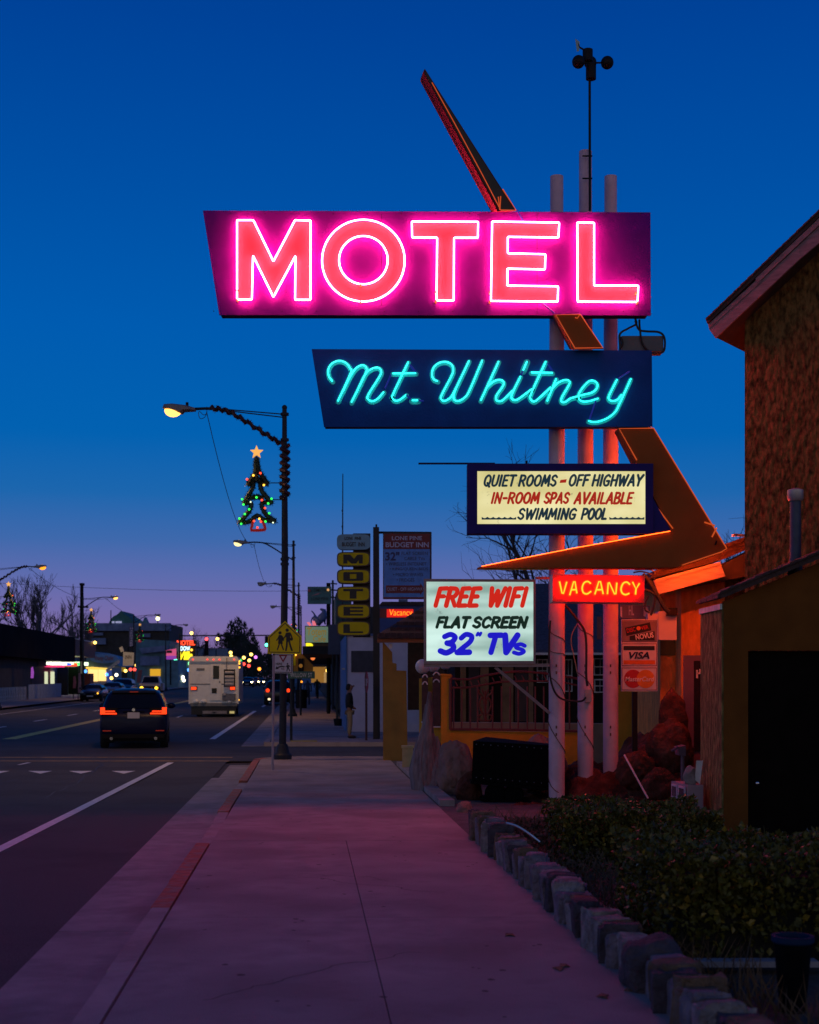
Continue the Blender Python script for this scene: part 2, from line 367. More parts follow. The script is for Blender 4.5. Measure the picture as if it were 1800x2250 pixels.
# left side of the street
lp = struct(strip(-26, -18.3, .12, [3]+[d for d in DL if d > 3]), 'pavement', CONC2)
struct(strip(-18.3, -18.1, .125, [3]+[d for d in DL if d > 3]), 'kerb', CONC)
# motel yard and planting bed
struct(MB().slabp([S(1.96, 16.95), S(24, 16.95), S(24, 34.6), S(1.96, 34.6)], -.02, .1), 'yard', YARD)
struct(MB().slabp([S(2.0, 3.5), S(14, 3.5), S(14, 16.93), S(2.0, 16.93)], -.02, .1), 'planting_bed', DIRT)
# low hills far off
mb = MB(); vs = []; n = 60
for i in range(n+1):
    x = -2600+5200*i/n; h = 20+40*mnoise.noise(Vector((i*.21, 3, 0)))+30*mnoise.noise(Vector((i*.7, 9, 0)))+75*math.exp(-((x+830)/170)**2)
    vs += [(x, 3000, -2), (x, 3100+200*math.sin(i), max(12, h*.75))]
struct(mb.add(vs, [(2*i, 2*i+2, 2*i+3, 2*i+1) for i in range(n)]), 'hills', M('far_hills', (.12, .12, .14), .95, .3, .01))

random.seed(77)
CRK = M('crack_dirt', (.05, .035, .035), .95, .3, 20); STAIN = M('dark_gum_spot', (.1, .075, .08), .9, .2, 20)
mb = MB()
for a, d, n_, da, dd in ((-.6, 8.2, 26, .05, .05), (1.2, 12.4, 30, -.045, .03), (-.1, 13.6, 18, .05, -.02), (-.9, 18.2, 20, .07, .03), (.6, 21.6, 22, .05, .04)):
    P = []
    for i in range(n_):
        P.append((a, d)); a += da+random.gauss(0, .022); d += dd+random.gauss(0, .03)
        if not -1.08 < a < 1.9: break
    mb.ribbon(P, .0035, lambda x, y, l: S(x, y, .1215), caps=False)
struct(mb, 'surface_cracks', CRK, pv)
mb = MB()
for i in range(90):
    a, d = random.uniform(-1.0, 1.85), random.uniform(6, 24); r = random.uniform(.012, .03); mb.poly([S(a+r*math.cos(t)*random.uniform(.7, 1.1), d+r*math.sin(t)*random.uniform(.7, 1.2), .1222) for t in [k*.785 for k in range(8)]])
o = struct(mb, 'gum_spots', STAIN, pv); o['kind'] = 'stuff'
mb = MB()
for a, d, n_ in ((-2.9, 9, 40), (-5.6, 14, 44), (-4.4, 24, 36)):
    P = []
    for i in range(n_): P.append((a, d)); a += random.gauss(-.01, .05); d += .34
    mb.ribbon(P, .014, lambda x, y, l: S(x, y, .004), caps=False)
struct(mb, 'tar_seams', M('tar_seam', (.018, .017, .018), .6, .2, 10), None)
# ================================================================= the motel sign
NAVY = M('navy_sign_enamel', (.1, .004, .26), .6, .12, 3, .12, 30, spec=.12)
NAVYB = M('blue_sign_enamel', (.003, .06, .29), .6, .12, 3, .12, 30, spec=.12)
NAVY2 = M('navy_sign_side', (.015, .015, .075), .6, .15, 4, spec=.15)
BLACKM = M('black_metal', (.01, .01, .012), .6, .2, 8, spec=.2)
CORAL = M('coral_letter_paint', (.2, .085, .085), .6, .06, 5, spec=.2)
PINKT = EM('pink_neon', (1, .055, .115), 135)
ORNT = EM('dim_orange_neon', (1, .13, .02), .5)
ORNT.cycles.emission_sampling = 'NONE'      # too dim to be worth sampling as a lamp
TEALT = EM('turquoise_neon', (.02, 1.0, .86), 3.0)
TEALP = M('turquoise_letter_paint', (.02, .55, .62), .6, .08, 6)
BLUET = M('painted_out_neon', (.02, .04, .3), .35, em=(.01, .03, .5), es=.25)
COPPER = M('orange_arrow_enamel', (.31, .085, .02), .75, .1, 1.5, 0, 25, spec=.12, c2=(.24, .065, .016), c2sc=.9, c2amt=.6)
POLE = M('pink_tinted_pole_paint', (.68, .46, .57), .65, .1, 3, .12, 40, c2=(.5, .3, .36), c2sc=4, c2amt=.35)  # white poles, with pink neon light tinted into the paint colour
RUST = M('rusty_conduit', (.14, .06, .05), .8, .3, 20)
CABLE = M('black_cable', (.012, .012, .012), .55, 0)
ELEC = M('neon_electrode', (.5, .2, .06), .5, em=(1, .25, .03), es=.8)
DS = 21.2
# poles -------------------------------------------------------------
POLES = [(1225, 1177, 1775, 21.72, 388, .122), (1283.5, 1230, 1700, 22.2, 335, .122), (1341, 1290, 1695, 22.5, 388, .122)]
sp = thing('sign_pole_group', 'three white steel poles wound with wires carrying the motel sign boards', 'sign poles', W(1283, 1760, 22.0))
for cx, _, yb, D, yt, r in ((1223.5, 0, 1775, 21.72, 388, .122), (1286.5, 0, 1702, 22.2, 333, .122), (1342, 0, 1696, 22.45, 388, .12)):
    b = W(cx, yb, D); t = W(cx, yt, D)
    b.z -= .25
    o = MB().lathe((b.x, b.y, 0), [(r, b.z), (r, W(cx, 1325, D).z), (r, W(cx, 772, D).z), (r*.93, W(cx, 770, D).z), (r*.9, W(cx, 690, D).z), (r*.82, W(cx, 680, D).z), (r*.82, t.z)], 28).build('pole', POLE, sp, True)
    for yy in (1460, 1475, 1594, 1610): MB().lathe((b.x-.02, b.y-r-.004, 0), [(.012, W(cx, yy, D).z), (.012, W(cx, yy+6, D).z)], 5).build('bolt', RUST, o)
def wind(cx, D, r, y0, y1, turns, ph, rr=.007):
    P = []
    for i in range(int(14*abs(turns))+1):
        t = i/(14*abs(turns)); a = ph+2*math.pi*turns*t; c = W(cx, y0+(y1-y0)*t, D)
        P.append(c+Vector(((r+rr)*math.cos(a), (r+rr)*math.sin(a), .06*math.sin(a*1.3))))
    return P
MB().tube(wind(1223.5, 21.72, .122, 1360, 1740, 3.4, 2.6), .007, 5).build('wound_wire', RUST, sp, True)
MB().tube(wind(1286.5, 22.2, .122, 1345, 1680, 3.0, 2.2), .007, 5).build('wound_wire', RUST, sp, True)
MB().tube(wind(1223.5, 21.72, .122, 1380, 1470, 1.2, 0.2), .006, 5).build('wound_wire', RUST, sp, True)
zH = zf(1200, 1240, .1623)
jp = [W(x, y, 21.75) for x, y in cat([Vector(p) for p in zH([(250, 540), (430, 760), (520, 900), (545, 1100), (545, 1500), (560, 1650)])], 5)]
MB().tube(jp, .019, 7).build('power_cable', CABLE, sp, True)
jp = [W(x, y, 21.52) for x, y in cat([Vector(p) for p in zH([(60, 760), (45, 1000), (45, 1400), (90, 1660), (180, 1800), (330, 1850), (480, 1850), (540, 1800)])], 5)]
MB().tube(jp, .016, 7).build('power_cable', CABLE, sp, True)
jp = [W(x, y, 21.6) for x, y in cat([Vector(p) for p in zH([(425, 800), (350, 950), (345, 1100), (400, 1350), (415, 1440), (440, 1520)])], 5)]
MB().tube(jp, .008, 6).build('thin_cable', M('tan_cable', (.3, .2, .14), .6), sp, True)
MB().pr(1286, 1515, 1300, 1543, 22.02, .08).build('switch_box', M('grey_switch_box', (.35, .33, .34), .5), sp)
# MOTEL board ---------------------------------------------------------
ms = thing('motel_sign', 'biggest board high on the poles with pink neon letters MOTEL', 'neon sign', W(940, 580, DS))
MB().pp([(446, 462.5), (1429.5, 466.5), (1430.5, 693), (482, 692)], DS, .03).build('sign_face', NAVY, ms)
MB().pp([(449, 465), (1424, 468), (1424, 691), (484, 690)], DS+.032, .26).build('cabinet', NAVY2, ms)
zA = zf(430, 430, .3884); zB = zf(900, 430, .3362)
LET = {'M': [zA([(238, 148), (330, 148), (443, 380), (565, 148), (653, 150), (652, 597), (565, 597), (567, 350), (443, 582), (328, 348), (322, 595), (238, 595)])],
 'O': [[(799+90.5*math.cos(a*math.pi/36), 576+89.5*math.sin(a*math.pi/36)) for a in range(72)], [(799+53.2*math.cos(a*math.pi/36), 575+52.8*math.sin(a*math.pi/36)) for a in range(72)]],
 'T': [zB([(15, 180), (447, 182), (445, 286), (290, 286), (288, 694), (176, 694), (180, 284), (17, 284)])],
 'E': [zB([(538, 180), (975, 187), (970, 284), (640, 280), (640, 387), (885, 393), (882, 492), (637, 487), (637, 597), (968, 602), (965, 702), (530, 697)])],
 'L': [zB([(1092, 187), (1202, 188), (1202, 597), (1490, 598), (1485, 704), (1095, 702)])]}
def rounded(P, r=2.2):
    out = []; n = len(P)
    for i in range(n):
        a, b, c = Vector(P[i-1]), Vector(P[i]), Vector(P[(i+1) % n]); u = (a-b).normalized(); v = (c-b).normalized()
        p0, p1 = b+u*r, b+v*r
        for t in (0, .33, .67, 1): out.append(p0*(1-t)**2+b*2*t*(1-t)+p1*t*t)
    return out
for ch, loops in LET.items():
    mb = MB()
    if ch == 'O':
        n = 72; mb.add([at(DS)(x, y, .004) for x, y in loops[0]]+[at(DS)(x, y, .004) for x, y in loops[1]], [(i, (i+1) % n, n+(i+1) % n, n+i) for i in range(n)])
    else: mb.poly([at(DS)(x, y, .004) for x, y in loops[0]])
    lo = mb.build('letter', CORAL, ms)
    for lp_ in loops:
        Q = lp_ if ch == 'O' else rounded(lp_)
        MB().tube([at(DS)(p[0], p[1], .08) for p in Q], .0102, 8, True).build('neon_tube', PINKT, lo, True)
    ex = {'M': zA([(238, 597), (238, 545)]), 'O': zA([(935, 605), (935, 512)]), 'T': zB([(172, 698), (172, 640)]), 'E': zB([(524, 700), (524, 640)]), 'L': zB([(1485, 705), (1478, 645)])}[ch]
    for x, y in ex: MB().tube([at(DS)(x, y, .0), at(DS)(x, y, .09)], .016, 8).build('electrode', ELEC, lo, True)
MB().pr(838, 470, 838.9, 672, DS, .002, .002).build('seam', BLACKM, ms); MB().pr(1180, 470, 1180.7, 690, DS, .002, .002).build('seam', BLACKM, ms)
random.seed(8)
for i in range(26): x = 470+i*37.5; y = 470 if i % 2 else 684; MB().ball(at(DS)(x, y, .002), .008, 6, 4).build('rivet', BLACKM, ms)
# name board ---------------------------------------------------------
wn = thing('name_sign', 'dark blue board with turquoise script neon under the MOTEL board', 'neon sign', W(1060, 850, DS))
MB().pp([(685, 767), (1432.5, 770), (1434, 938), (712, 938)], DS, .03).build('sign_face', NAVYB, wn)
MB().pp([(688, 769), (1431, 772), (1431, 937), (713.5, 937)], DS+.032, .22).build('cabinet', NAVY2, wn)
zC = zf(680, 750, .2435); zD = zf(1080, 750, .2319)
SC = [('M', zC, [[(210, 365), (178, 322), (172, 260), (205, 205), (270, 180), (330, 200), (368, 248), (372, 295), (258, 545)], [(300, 462), (370, 320), (425, 245), (480, 220), (515, 245), (505, 300), (380, 555)], [(425, 468), (500, 310), (560, 255), (620, 242), (648, 272), (635, 320), (530, 490), (535, 530), (570, 545), (620, 520), (672, 460)]]),
 ('T', zC, [[(893, 190), (760, 470), (748, 512), (775, 540), (820, 530), (875, 485)], [(750, 295), (962, 292)]]),
 ('D', zC, [[(925, 537), (980, 537)]]),
 ('W', zC, [[(1158, 365), (1120, 345), (1106, 300), (1122, 240), (1170, 200), (1230, 190), (1282, 215), (1298, 262), (1280, 320), (1192, 490), (1190, 525), (1215, 542), (1255, 525), (1300, 470), (1440, 180)], [(1325, 420), (1300, 490), (1308, 532), (1345, 542), (1400, 512), (1445, 445), (1560, 175)]]),
 ('H', zD, [[(68, 194), (-103, 567)], [(-45, 440), (5, 395), (60, 370), (105, 380), (112, 420), (48, 515), (45, 560), (75, 572), (115, 555), (200, 470)]]),
 ('I', zD, [[(275, 335), (195, 500), (190, 545), (215, 560), (255, 550), (385, 455)], [(335, 195), (298, 282)]]),
 ('T', zD, [[(513, 195), (378, 490), (365, 540), (390, 572), (430, 560), (560, 440)], [(374, 300), (578, 303)]]),
 ('N', zD, [[(612, 358), (525, 572)], [(570, 455), (625, 400), (690, 372), (730, 378), (735, 412), (665, 535), (662, 575), (695, 580), (745, 545)]]),
 ('E', zD, [[(745, 545), (850, 515), (950, 490), (995, 450), (1000, 408), (965, 378), (920, 385), (865, 440), (825, 505), (828, 552), (865, 575), (930, 570), (1010, 545)]]),
 ('Y', zD, [[(1187, 365), (1115, 510), (1108, 550), (1140, 570), (1190, 558), (1232, 510)], [(1318, 358), (1215, 585), (1170, 672), (1100, 730), (1020, 762), (960, 768), (915, 758)]])]
for ch, z, strokes in SC:
    mb = MB(); tb = []
    for i, st in enumerate(strokes):
        P = cat([Vector(p) for p in z(st)], 6)
        dot = (ch == 'D') or (ch == 'I' and i == 1)
        Q = [(p.x+.6, p.y+1.2) for p in P]
        mb.ribbon(Q, 7.2 if dot else 5.4, at(DS), lift=.004+.0006*i)
        tb.append(P)
    lo = mb.build('letter', TEALP, wn)
    for P in tb: MB().tube([at(DS)(p.x, p.y, .04) for p in P], .0098, 8).build('neon_tube', TEALT, lo, True)
for z, pts in ((zC, [(738, 305), (683, 430)]), (zC, [(905, 215), (960, 285)]), (zC, [(875, 487), (915, 530)]), (zC, [(985, 540), (1030, 545)]), (zD, [(298, 285), (277, 330)]), (zD, [(530, 215), (575, 285)]), (zD, [(985, 570), (925, 745)]), (zD, [(1195, 362), (1305, 292)])):
    MB().tube([at(DS)(x, y, .05) for x, y in z(pts)], .013, 7).build('painted_out_tube', BLUET, wn, True)
# transformer behind the right end
tr = thing('transformer_box', 'grey transformer box with looping black cables behind the right end of the blue board', 'electrical box', W(1410, 755, 21.6))
MB().pr(1366, 738, 1458, 772, 21.5, .3).build('case', M('grey_transformer', (.1, .11, .13), .45, .15), tr)
for pts in ([(1396, 700), (1398, 712), (1380, 722), (1362, 735), (1364, 765)], [(1396, 705), (1404, 724), (1420, 728), (1448, 730), (1460, 742), (1460, 768), (1450, 776), (1430, 774), (1412, 755), (1406, 720), (1405, 702)], [(1364, 740), (1368, 755), (1362, 768)]):
    MB().tube([W(x, y, 21.46) for x, y in cat([Vector(p) for p in pts], 6)], .016, 6).build('cable', CABLE, tr, True)
# arrow -------------------------------------------------------------
ar = thing('sign_arrow', 'giant copper orange boomerang arrow running through the sign boards', 'sign arrow', W(1400, 1180, 21.05))
zF = zf(900, 60, .29); zE = zf(900, 930, .4174)
DA = 21.05
def outl(pts, D=DA, lift=.03, r=.0095, closed=False, name='neon_tube', par=None):
    MB().tube([W(x, y, D)+Vector((0, -lift, 0)) for x, y in pts], r, 6, closed).build(name, ORNT, par or ar, True)
fr = zF([(116, 313), (808, 1392), (668, 1394), (104, 335)]); bk = [(924.5, 172), (1118, 466), (1079.5, 466), (923.8, 179)]
DU = 20.84
f3 = [W(x, y, DU) for x, y in fr]; b3 = [W(x, y, DU+.42) for x, y in bk]
sec = MB().prism(f3, b3).build('arrow_shaft', M('darkened_arrow_enamel', (.085, .022, .026), .85, .1, 1.5, spec=.08), ar)  # arrow enamel darkened here to hold down the neon light on the shaft
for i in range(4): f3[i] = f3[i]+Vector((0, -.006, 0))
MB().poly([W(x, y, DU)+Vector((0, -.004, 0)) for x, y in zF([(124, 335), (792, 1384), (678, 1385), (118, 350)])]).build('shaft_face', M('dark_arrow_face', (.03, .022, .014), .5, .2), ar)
outl(zF([(690, 1390), (806, 1390), (705, 1232)]), D=DU, par=ar); outl(zF([(690, 1388), (545, 1110), (345, 740), (170, 425)]), D=DU, r=.007); outl(zF([(672, 1290), (682, 1385)]), D=DU, r=.008); outl(zF([(690, 1285), (684, 1385)]), D=DU, r=.008)
fr = [(1219, 691), (1276, 690), (1327, 767), (1262, 769)]; bk = [(1210, 691), (1266, 690), (1316, 766), (1252, 768)]
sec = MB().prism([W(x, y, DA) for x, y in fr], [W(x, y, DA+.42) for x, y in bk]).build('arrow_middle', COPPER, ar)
outl([(1221, 693), (1275, 692), (1324, 765), (1263, 766)], closed=True); outl(zB([(1080, 800), (1095, 805), (1110, 782)]), r=.008)
MB().tube([W(x, y, DS)+Vector((0, -.07, 0)) for x, y in zB([(870, 715), (945, 775)])], .012, 6).build('jumper', BLUET, ar); MB().tube([W(x, y, DS)+Vector((0, -.05, 0)) for x, y in zB([(700, 100), (742, 172)])], .012, 6).build('jumper', BLUET, ar)
lowf = zE([(1098, 25), (1285, 25), (1660, 640), (1672, 662), (1640, 682), (1430, 752), (1380, 760), (358, 760), (400, 747), (1375, 560)])
fr3 = [W(x, y, DA) for x, y in lowf]; bk3 = [p+Vector((0, .38, 0)) for p in fr3]
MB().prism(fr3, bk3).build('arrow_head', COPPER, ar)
outl(zE([(1195, 196), (1102, 30), (1283, 28), (1655, 640), (1668, 660), (1640, 678), (1432, 748)])); outl(zE([(1272, 405), (1385, 556)])); outl(zE([(1550, 522), (1605, 540)]), r=.012); outl(zE([(1590, 600), (1615, 552)]), r=.012)
MB().tube([W(x, y, DA-.035) for x, y in zE([(380, 753), (860, 658), (1372, 568)])], .005, 6).build('neon_tube', EM('red_orange_neon', (1, .085, .008), 9), ar, True)
MB().tube([W(x, y, DA+.42) for x, y in zE([(1290, 60), (1600, 570), (1655, 650), (1630, 672), (1440, 738), (1300, 752)])], .0095, 6).build('rear_neon_tube', EM('rear_arrow_neon', (1, .08, .007), 330), ar, True)
MB().tube([W(x, y, DA-.06) for x, y in zE([(1610, 628), (1616, 630)])], .035, 8).build('cap', BLACKM, ar, True)
for yy in (764, 770): MB().tube([W(x, y, DA+.1) for x, y in zE([(385, yy), (740, yy)])], .007, 5).build('trim_rod', M('yellow_trim', (.5, .35, .05), .5), ar)
# quiet rooms board ---------------------------------------------------
qs = thing('lit_message_board', 'cream lit board about quiet rooms and swimming pool in a navy frame', 'lit sign', W(1230, 1090, 20.95))
DQ = 20.93
def emface(name, c, hot, amt, sc, strength=1., stretch=(1, 1, 1), spots=None):
    m = bpy.data.materials.new(name); m.use_nodes = True; t = m.node_tree; b = t.nodes['Principled BSDF']
    b.inputs['Base Color'].default_value = (.3, .3, .28, 1); b.inputs['Roughness'].default_value = .35; b.inputs['Emission Strength'].default_value = strength
    tc = t.nodes.new('ShaderNodeTexCoord'); mp = t.nodes.new('ShaderNodeMapping'); mp.inputs['Scale'].default_value = stretch
    t.links.new(tc.outputs['Object'], mp.inputs[0]); n = t.nodes.new('ShaderNodeTexNoise'); n.inputs['Scale'].default_value = sc; n.inputs['Detail'].default_value = 2
    t.links.new(mp.outputs[0], n.inputs['Vector']); r = t.nodes.new('ShaderNodeValToRGB')
    r.color_ramp.elements[0].position = .35; r.color_ramp.elements[1].position = .68; r.color_ramp.elements[0].color = tuple(c)+(1,); r.color_ramp.elements[1].color = tuple(hot)+(1,)
    t.links.new(n.outputs['Fac'], r.inputs[0])
    n2 = t.nodes.new('ShaderNodeTexNoise'); n2.inputs['Scale'].default_value = 9; n2.inputs['Detail'].default_value = 8; n2.inputs['Roughness'].default_value = .7
    t.links.new(tc.outputs['Object'], n2.inputs['Vector']); r2 = t.nodes.new('ShaderNodeValToRGB')
    r2.color_ramp.elements[0].position = .61; r2.color_ramp.elements[0].color = (1, 1, 1, 1); r2.color_ramp.elements[1].position = .72; r2.color_ramp.elements[1].color = (1-amt, 1-amt, 1-amt, 1)
    t.links.new(n2.outputs['Fac'], r2.inputs[0]); mx = t.nodes.new('ShaderNodeMix'); mx.data_type = 'RGBA'; mx.blend_type = 'MULTIPLY'; mx.inputs[0].default_value = 1
    t.links.new(r.outputs[0], mx.inputs[6]); t.links.new(r2.outputs[0], mx.inputs[7]); t.links.new(mx.outputs[2], b.inputs['Emission Color'])
    return m
NAVYF = M('navy_sign_frame', (.018, .014, .16), .6, .12, 4, .1, 30, spec=.15)
body = zE([(305, 212), (1283, 212), (1283, 398), (1375, 562), (1250, 580), (305, 580)])
MB().pp(body, DQ+.03, .3).build('cabinet', NAVYF, qs)
o = zE([(305, 212), (1283, 212), (1283, 580), (305, 580)]); i_ = zE([(357, 252), (1242, 252), (1242, 530), (357, 530)])
mb = MB()
for a, b in ((0, 1), (1, 2), (2, 3), (3, 0)): mb.pp([o[a], o[b], i_[b], i_[a]], DQ, .028)
mb.build('frame', NAVYF, qs)
MB().poly([at(DQ)(x, y, -.012) for x, y in i_]).build('lit_panel', emface('cream_lit_panel', (.62, .55, .19), (.9, .83, .42), .55, 1.1, .95, (1, 1, 1.6)), qs)
INK = M('dark_ink', (.01, .025, .035), .6, 0, em=(.006, .022, .034), es=1); REDI = M('red_ink', (.25, .02, .01), .6, 0, em=(.33, .012, .004), es=1)
pq = at(DQ)
def ql(body, x0, y0, x1, y1, m, half=2.6, sh=.2):
    a, b = zE([(x0, y0), (x1, y1)]); mb = MB(); brush(mb, body, a[0], a[1], b[0], b[1], pq, half, sh, .22, -.008); mb.build('lettering', m, qs)
ql('QUIET ROOMS', 390, 268, 780, 335, INK); ql('OFF HIGHWAY', 838, 266, 1232, 334, INK)
MB().poly([pq(x, y, -.008) for x, y in zE([(795, 298), (828, 294), (824, 312), (790, 314)])]).build('lettering', REDI, qs)
ql('IN-ROOM', 430, 360, 688, 426, REDI); ql('SPAS', 708, 360, 845, 426, REDI); ql('AVAILABLE', 868, 360, 1180, 428, REDI)
ql('SWIMMING', 570, 444, 882, 510, INK); ql('POOL', 905, 444, 1045, 510, INK)
for x0, x1 in ((380, 562), (1052, 1237)):
    pts = [(x0, 507)]+[(x0+(x1-x0)*k/48, 492+7*abs(math.sin(math.pi*k/8))) for k in range(49)]+[(x1, 507)]
    MB().poly([pq(x, y, -.008) for x, y in zE(pts)]).build('wave_print', INK, qs)
ba = zE([(47, 207), (450, 207), (450, 214), (47, 214)]); MB().pp(ba, DQ+.2, .06).build('support_bar', NAVY2, qs)
MB().pp(zE([(612, 196), (622, 196), (622, 212), (612, 212)]), DQ+.1, .03).build('lug', BLACKM, qs)
# VACANCY ------------------------------------------------------------
vs_ = thing('vacancy_sign', 'red box with yellow neon word VACANCY below the orange arrow', 'neon sign', W(1315, 1293, 20.85))
DV = 20.8
REDF = M('red_sign_enamel', (.42, .035, .02), .5, .12, 4, .1, 30, c2=(.25, .02, .015), c2sc=5, c2amt=.4)
vb = zH([(90, 135), (1335, 150), (1330, 518), (90, 505)])
MB().pp(vb, DV, .02).build('sign_face', REDF, vs_)
MB().pp(zH([(88, 133), (1337, 148), (1332, 520), (88, 507)]), DV+.022, .45).build('cabinet', M('pale_sign_side', (.42, .4, .46), .45), vs_)
YNT = EM('amber_neon', (1, .0095, .0004), 80); ORP = M('orange_letter_paint', (.5, .16, .02), .6)
VL = [[[(178, 235), (212, 390), (232, 396), (277, 240)]], [[(315, 420), (368, 240), (388, 240), (412, 395)], [(335, 348), (398, 345)]], [[(602, 265), (560, 235), (510, 255), (485, 320), (500, 385), (550, 403), (606, 368)]],
      [[(655, 408), (708, 238), (732, 238), (768, 405)], [(688, 348), (752, 345)]], [[(825, 405), (835, 258), (852, 252), (920, 403), (940, 400), (952, 252)]], [[(1130, 278), (1090, 245), (1040, 260), (1010, 330), (1025, 390), (1070, 413), (1122, 395)]], [[(1165, 240), (1212, 338), (1258, 260)], [(1212, 338), (1205, 410)]]]
for i, st in enumerate(VL):
    mb = MB()
    for k, s_ in enumerate(st): [mb.ribbon(zH(s_)[t:t+2], 4.2, at(DV), lift=.003+.0004*(k*3+t)) for t in range(len(s_)-1)]
    lo = mb.build('letter', ORP, vs_)
    for s_ in st:
        P = cat([Vector(p) for p in zH(s_)], 6) if i in (2, 5) else [Vector(p) for p in zH(s_)]
        MB().tube([at(DV)(p.x, p.y, .045) for p in P], .012, 7).build('neon_tube', YNT, lo, True)
for i, st in enumerate(VL):          # rear side of the box
    lo = MB().ribbon(zH(st[0]), 4.2, lambda x, y, l: W(x, y, DV)+Vector((0, .476, 0))).build('rear_letter', ORP, vs_)
    for s_ in st: MB().tube([W(x, y, DV)+Vector((0, .515, 0)) for x, y in zH(s_)], .012, 6).build('neon_tube', EM('amber_neon_rear', (1, .0095, .0004), 22), lo, True)
for pts in ([(595, 270), (640, 345)], [(440, 380), (480, 382)], [(1125, 398), (1170, 405)], [(290, 275), (300, 330)]):
    MB().tube([at(DV)(x, y, .045) for x, y in zH(pts)], .010, 6).build('painted_out_tube', M('dark_painted_tube', (.05, .015, .01), .4), vs_)
# FREE WIFI box -------------------------------------------------------
ws = thing('lit_box_sign', 'pale green lit box sign about wifi and flat screens beside the left pole', 'lit sign', W(1055, 1365, 21.5))
DW = 21.45; zW = zf(900, 1100, .3014)
FRM = M('pinkish_frame_paint', (.3, .2, .2), .5, .15, 6, .15, 40)
MB().pp(zW([(105, 570), (920, 575), (920, 1188), (105, 1190)]), DW+.02, .3).build('cabinet', FRM, ws)
o = zW([(105, 572), (920, 575), (918, 1190), (105, 1190)]); i_ = zW([(124, 590), (904, 592), (904, 1168), (124, 1168)])
mb = MB()
for a, b in ((0, 1), (1, 2), (2, 3), (3, 0)): mb.pp([o[a], o[b], i_[b], i_[a]], DW-.03, .05)
mb.build('frame', FRM, ws)
MB().poly([at(DW)(x, y, -.01) for x, y in i_]).build('lit_panel', emface('greenish_lit_panel', (.21, .37, .31), (.68, .95, .86), .6, 1.15, .92, (.45, 1, 2.6)), ws)
pw = lambda x, y, l: at(DW)(x, y, l-.004)
BLUI = M('blue_ink', (.01, .01, .3), .6, 0, em=(.008, .006, .5), es=1); GRNI = M('black_green_ink', (.01, .03, .02), .6, 0, em=(.003, .014, .008), es=1); REDW = M('red_ink_bright', (.4, .02, .01), .6, 0, em=(.55, .014, .005), es=1)
def wl(body, x0, y0, x1, y1, m, half, sh=.2, gap=.2):
    a, b = zW([(x0, y0), (x1, y1)]); mb = MB(); brush(mb, body, a[0], a[1], b[0], b[1], pw, half, sh, gap); mb.build('lettering', m, ws)
wl('FREE', 187, 622, 520, 783, REDW, 5.2); wl('WIFI', 570, 622, 862, 783, REDW, 5.2, .2, .24)
wl('FLAT', 197, 840, 440, 935, GRNI, 3.6); wl('SCREEN', 462, 840, 860, 935, GRNI, 3.6)
wl('32', 222, 955, 470, 1130, BLUI, 6.2); wl('"', 478, 955, 528, 1030, BLUI, 3.0); wl('TV', 556, 960, 785, 1128, BLUI, 6.4); wl('s', 758, 985, 850, 1132, BLUI, 4.6, .1)
MB().pp(zW([(918, 555), (1030, 555), (1030, 572), (918, 572)]), DW+.1, .06).build('bracket', FRM, ws)
MB().pp(zW([(105, 1192), (1022, 1188), (1022, 1212), (105, 1212)]), DW+.0, .1).build('bracket', FRM, ws)
a, b = zW([(625, 1215), (1022, 1550)]); MB().tube([W(a[0], a[1], DW+.05), W(b[0], b[1], DW+.12)], .03, 4).build('brace', FRM, ws)
# card sign -----------------------------------------------------------
cs = thing('card_sign', 'white sign with three stacked payment card panels on a dark post', 'sign', W(1400, 1620, 22.6))
DC = 22.6; pc = at(DC); WHS = M('white_sign_enamel', (.62, .6, .62), .45, .06, 5)
MB().pp(zH([(1020, 745), (1508, 745), (1508, 1718), (1020, 1718)]), DC, .05).build('backboard', WHS, cs)
MB().pr(1390, 1520, 1401, 1690, DC+.02, .07).build('post', BLACKM, cs)
MAR = M('maroon_print', (.12, .02, .05), .6); BLKP = M('black_print', (.01, .01, .014), .6); ORGP = M('orange_print', (.6, .14, .01), .6); REDP = M('red_print', (.42, .015, .02), .6); AMBP = M('amber_print', (.65, .22, .02), .6); NVYP = M('navy_print', (.01, .01, .05), .6); WHTP = M('white_print', (.7, .7, .7), .6); GRYP = M('grey_print', (.2, .17, .2), .6)
for y0, y1 in ((758, 1052), (1072, 1378), (1398, 1705)):
    mb = MB(); n = 3
    for r in ([(1025, y0), (1500, y0), (1500, y0+9), (1025, y0+9)], [(1025, y1-9), (1500, y1-9), (1500, y1), (1025, y1)], [(1025, y0+9), (1033, y0+9), (1033, y1-9), (1025, y1-9)], [(1492, y0+9), (1500, y0+9), (1500, y1-9), (1492, y1-9)]): mb.poly([pc(x, y, .003) for x, y in zH(r)])
    mb.build('panel_border', MAR, cs)
def cpoly(pts, m, l=.004, name='print'): MB().poly([pc(x, y, l) for x, y in zH(pts)]).build(name, m, cs)
def ctext(body, x0, y0, x1, y1, m, l=.008, rot=0., **k):
    v, f = text2d(body, x0, y0, x1, y1, **k); cx, cy = (x0+x1)/2, (y0+y1)/2; c, s = math.cos(rot), math.sin(rot)
    v = zH([(cx+(x-cx)*c-(y-cy)*s, cy+(x-cx)*s+(y-cy)*c) for x, y in v]); MB().add([pc(x, y, l) for x, y in v], f).build('lettering', m, cs)
cpoly([(1036, 770), (1490, 770), (1490, 1040), (1036, 1040)], GRYP, .0035); cpoly([(1068, 858), (1405, 785), (1425, 895), (1088, 970)], BLKP, .005); cpoly([(1130, 972), (1470, 905), (1470, 1032), (1130, 1032)], BLKP, .0045)
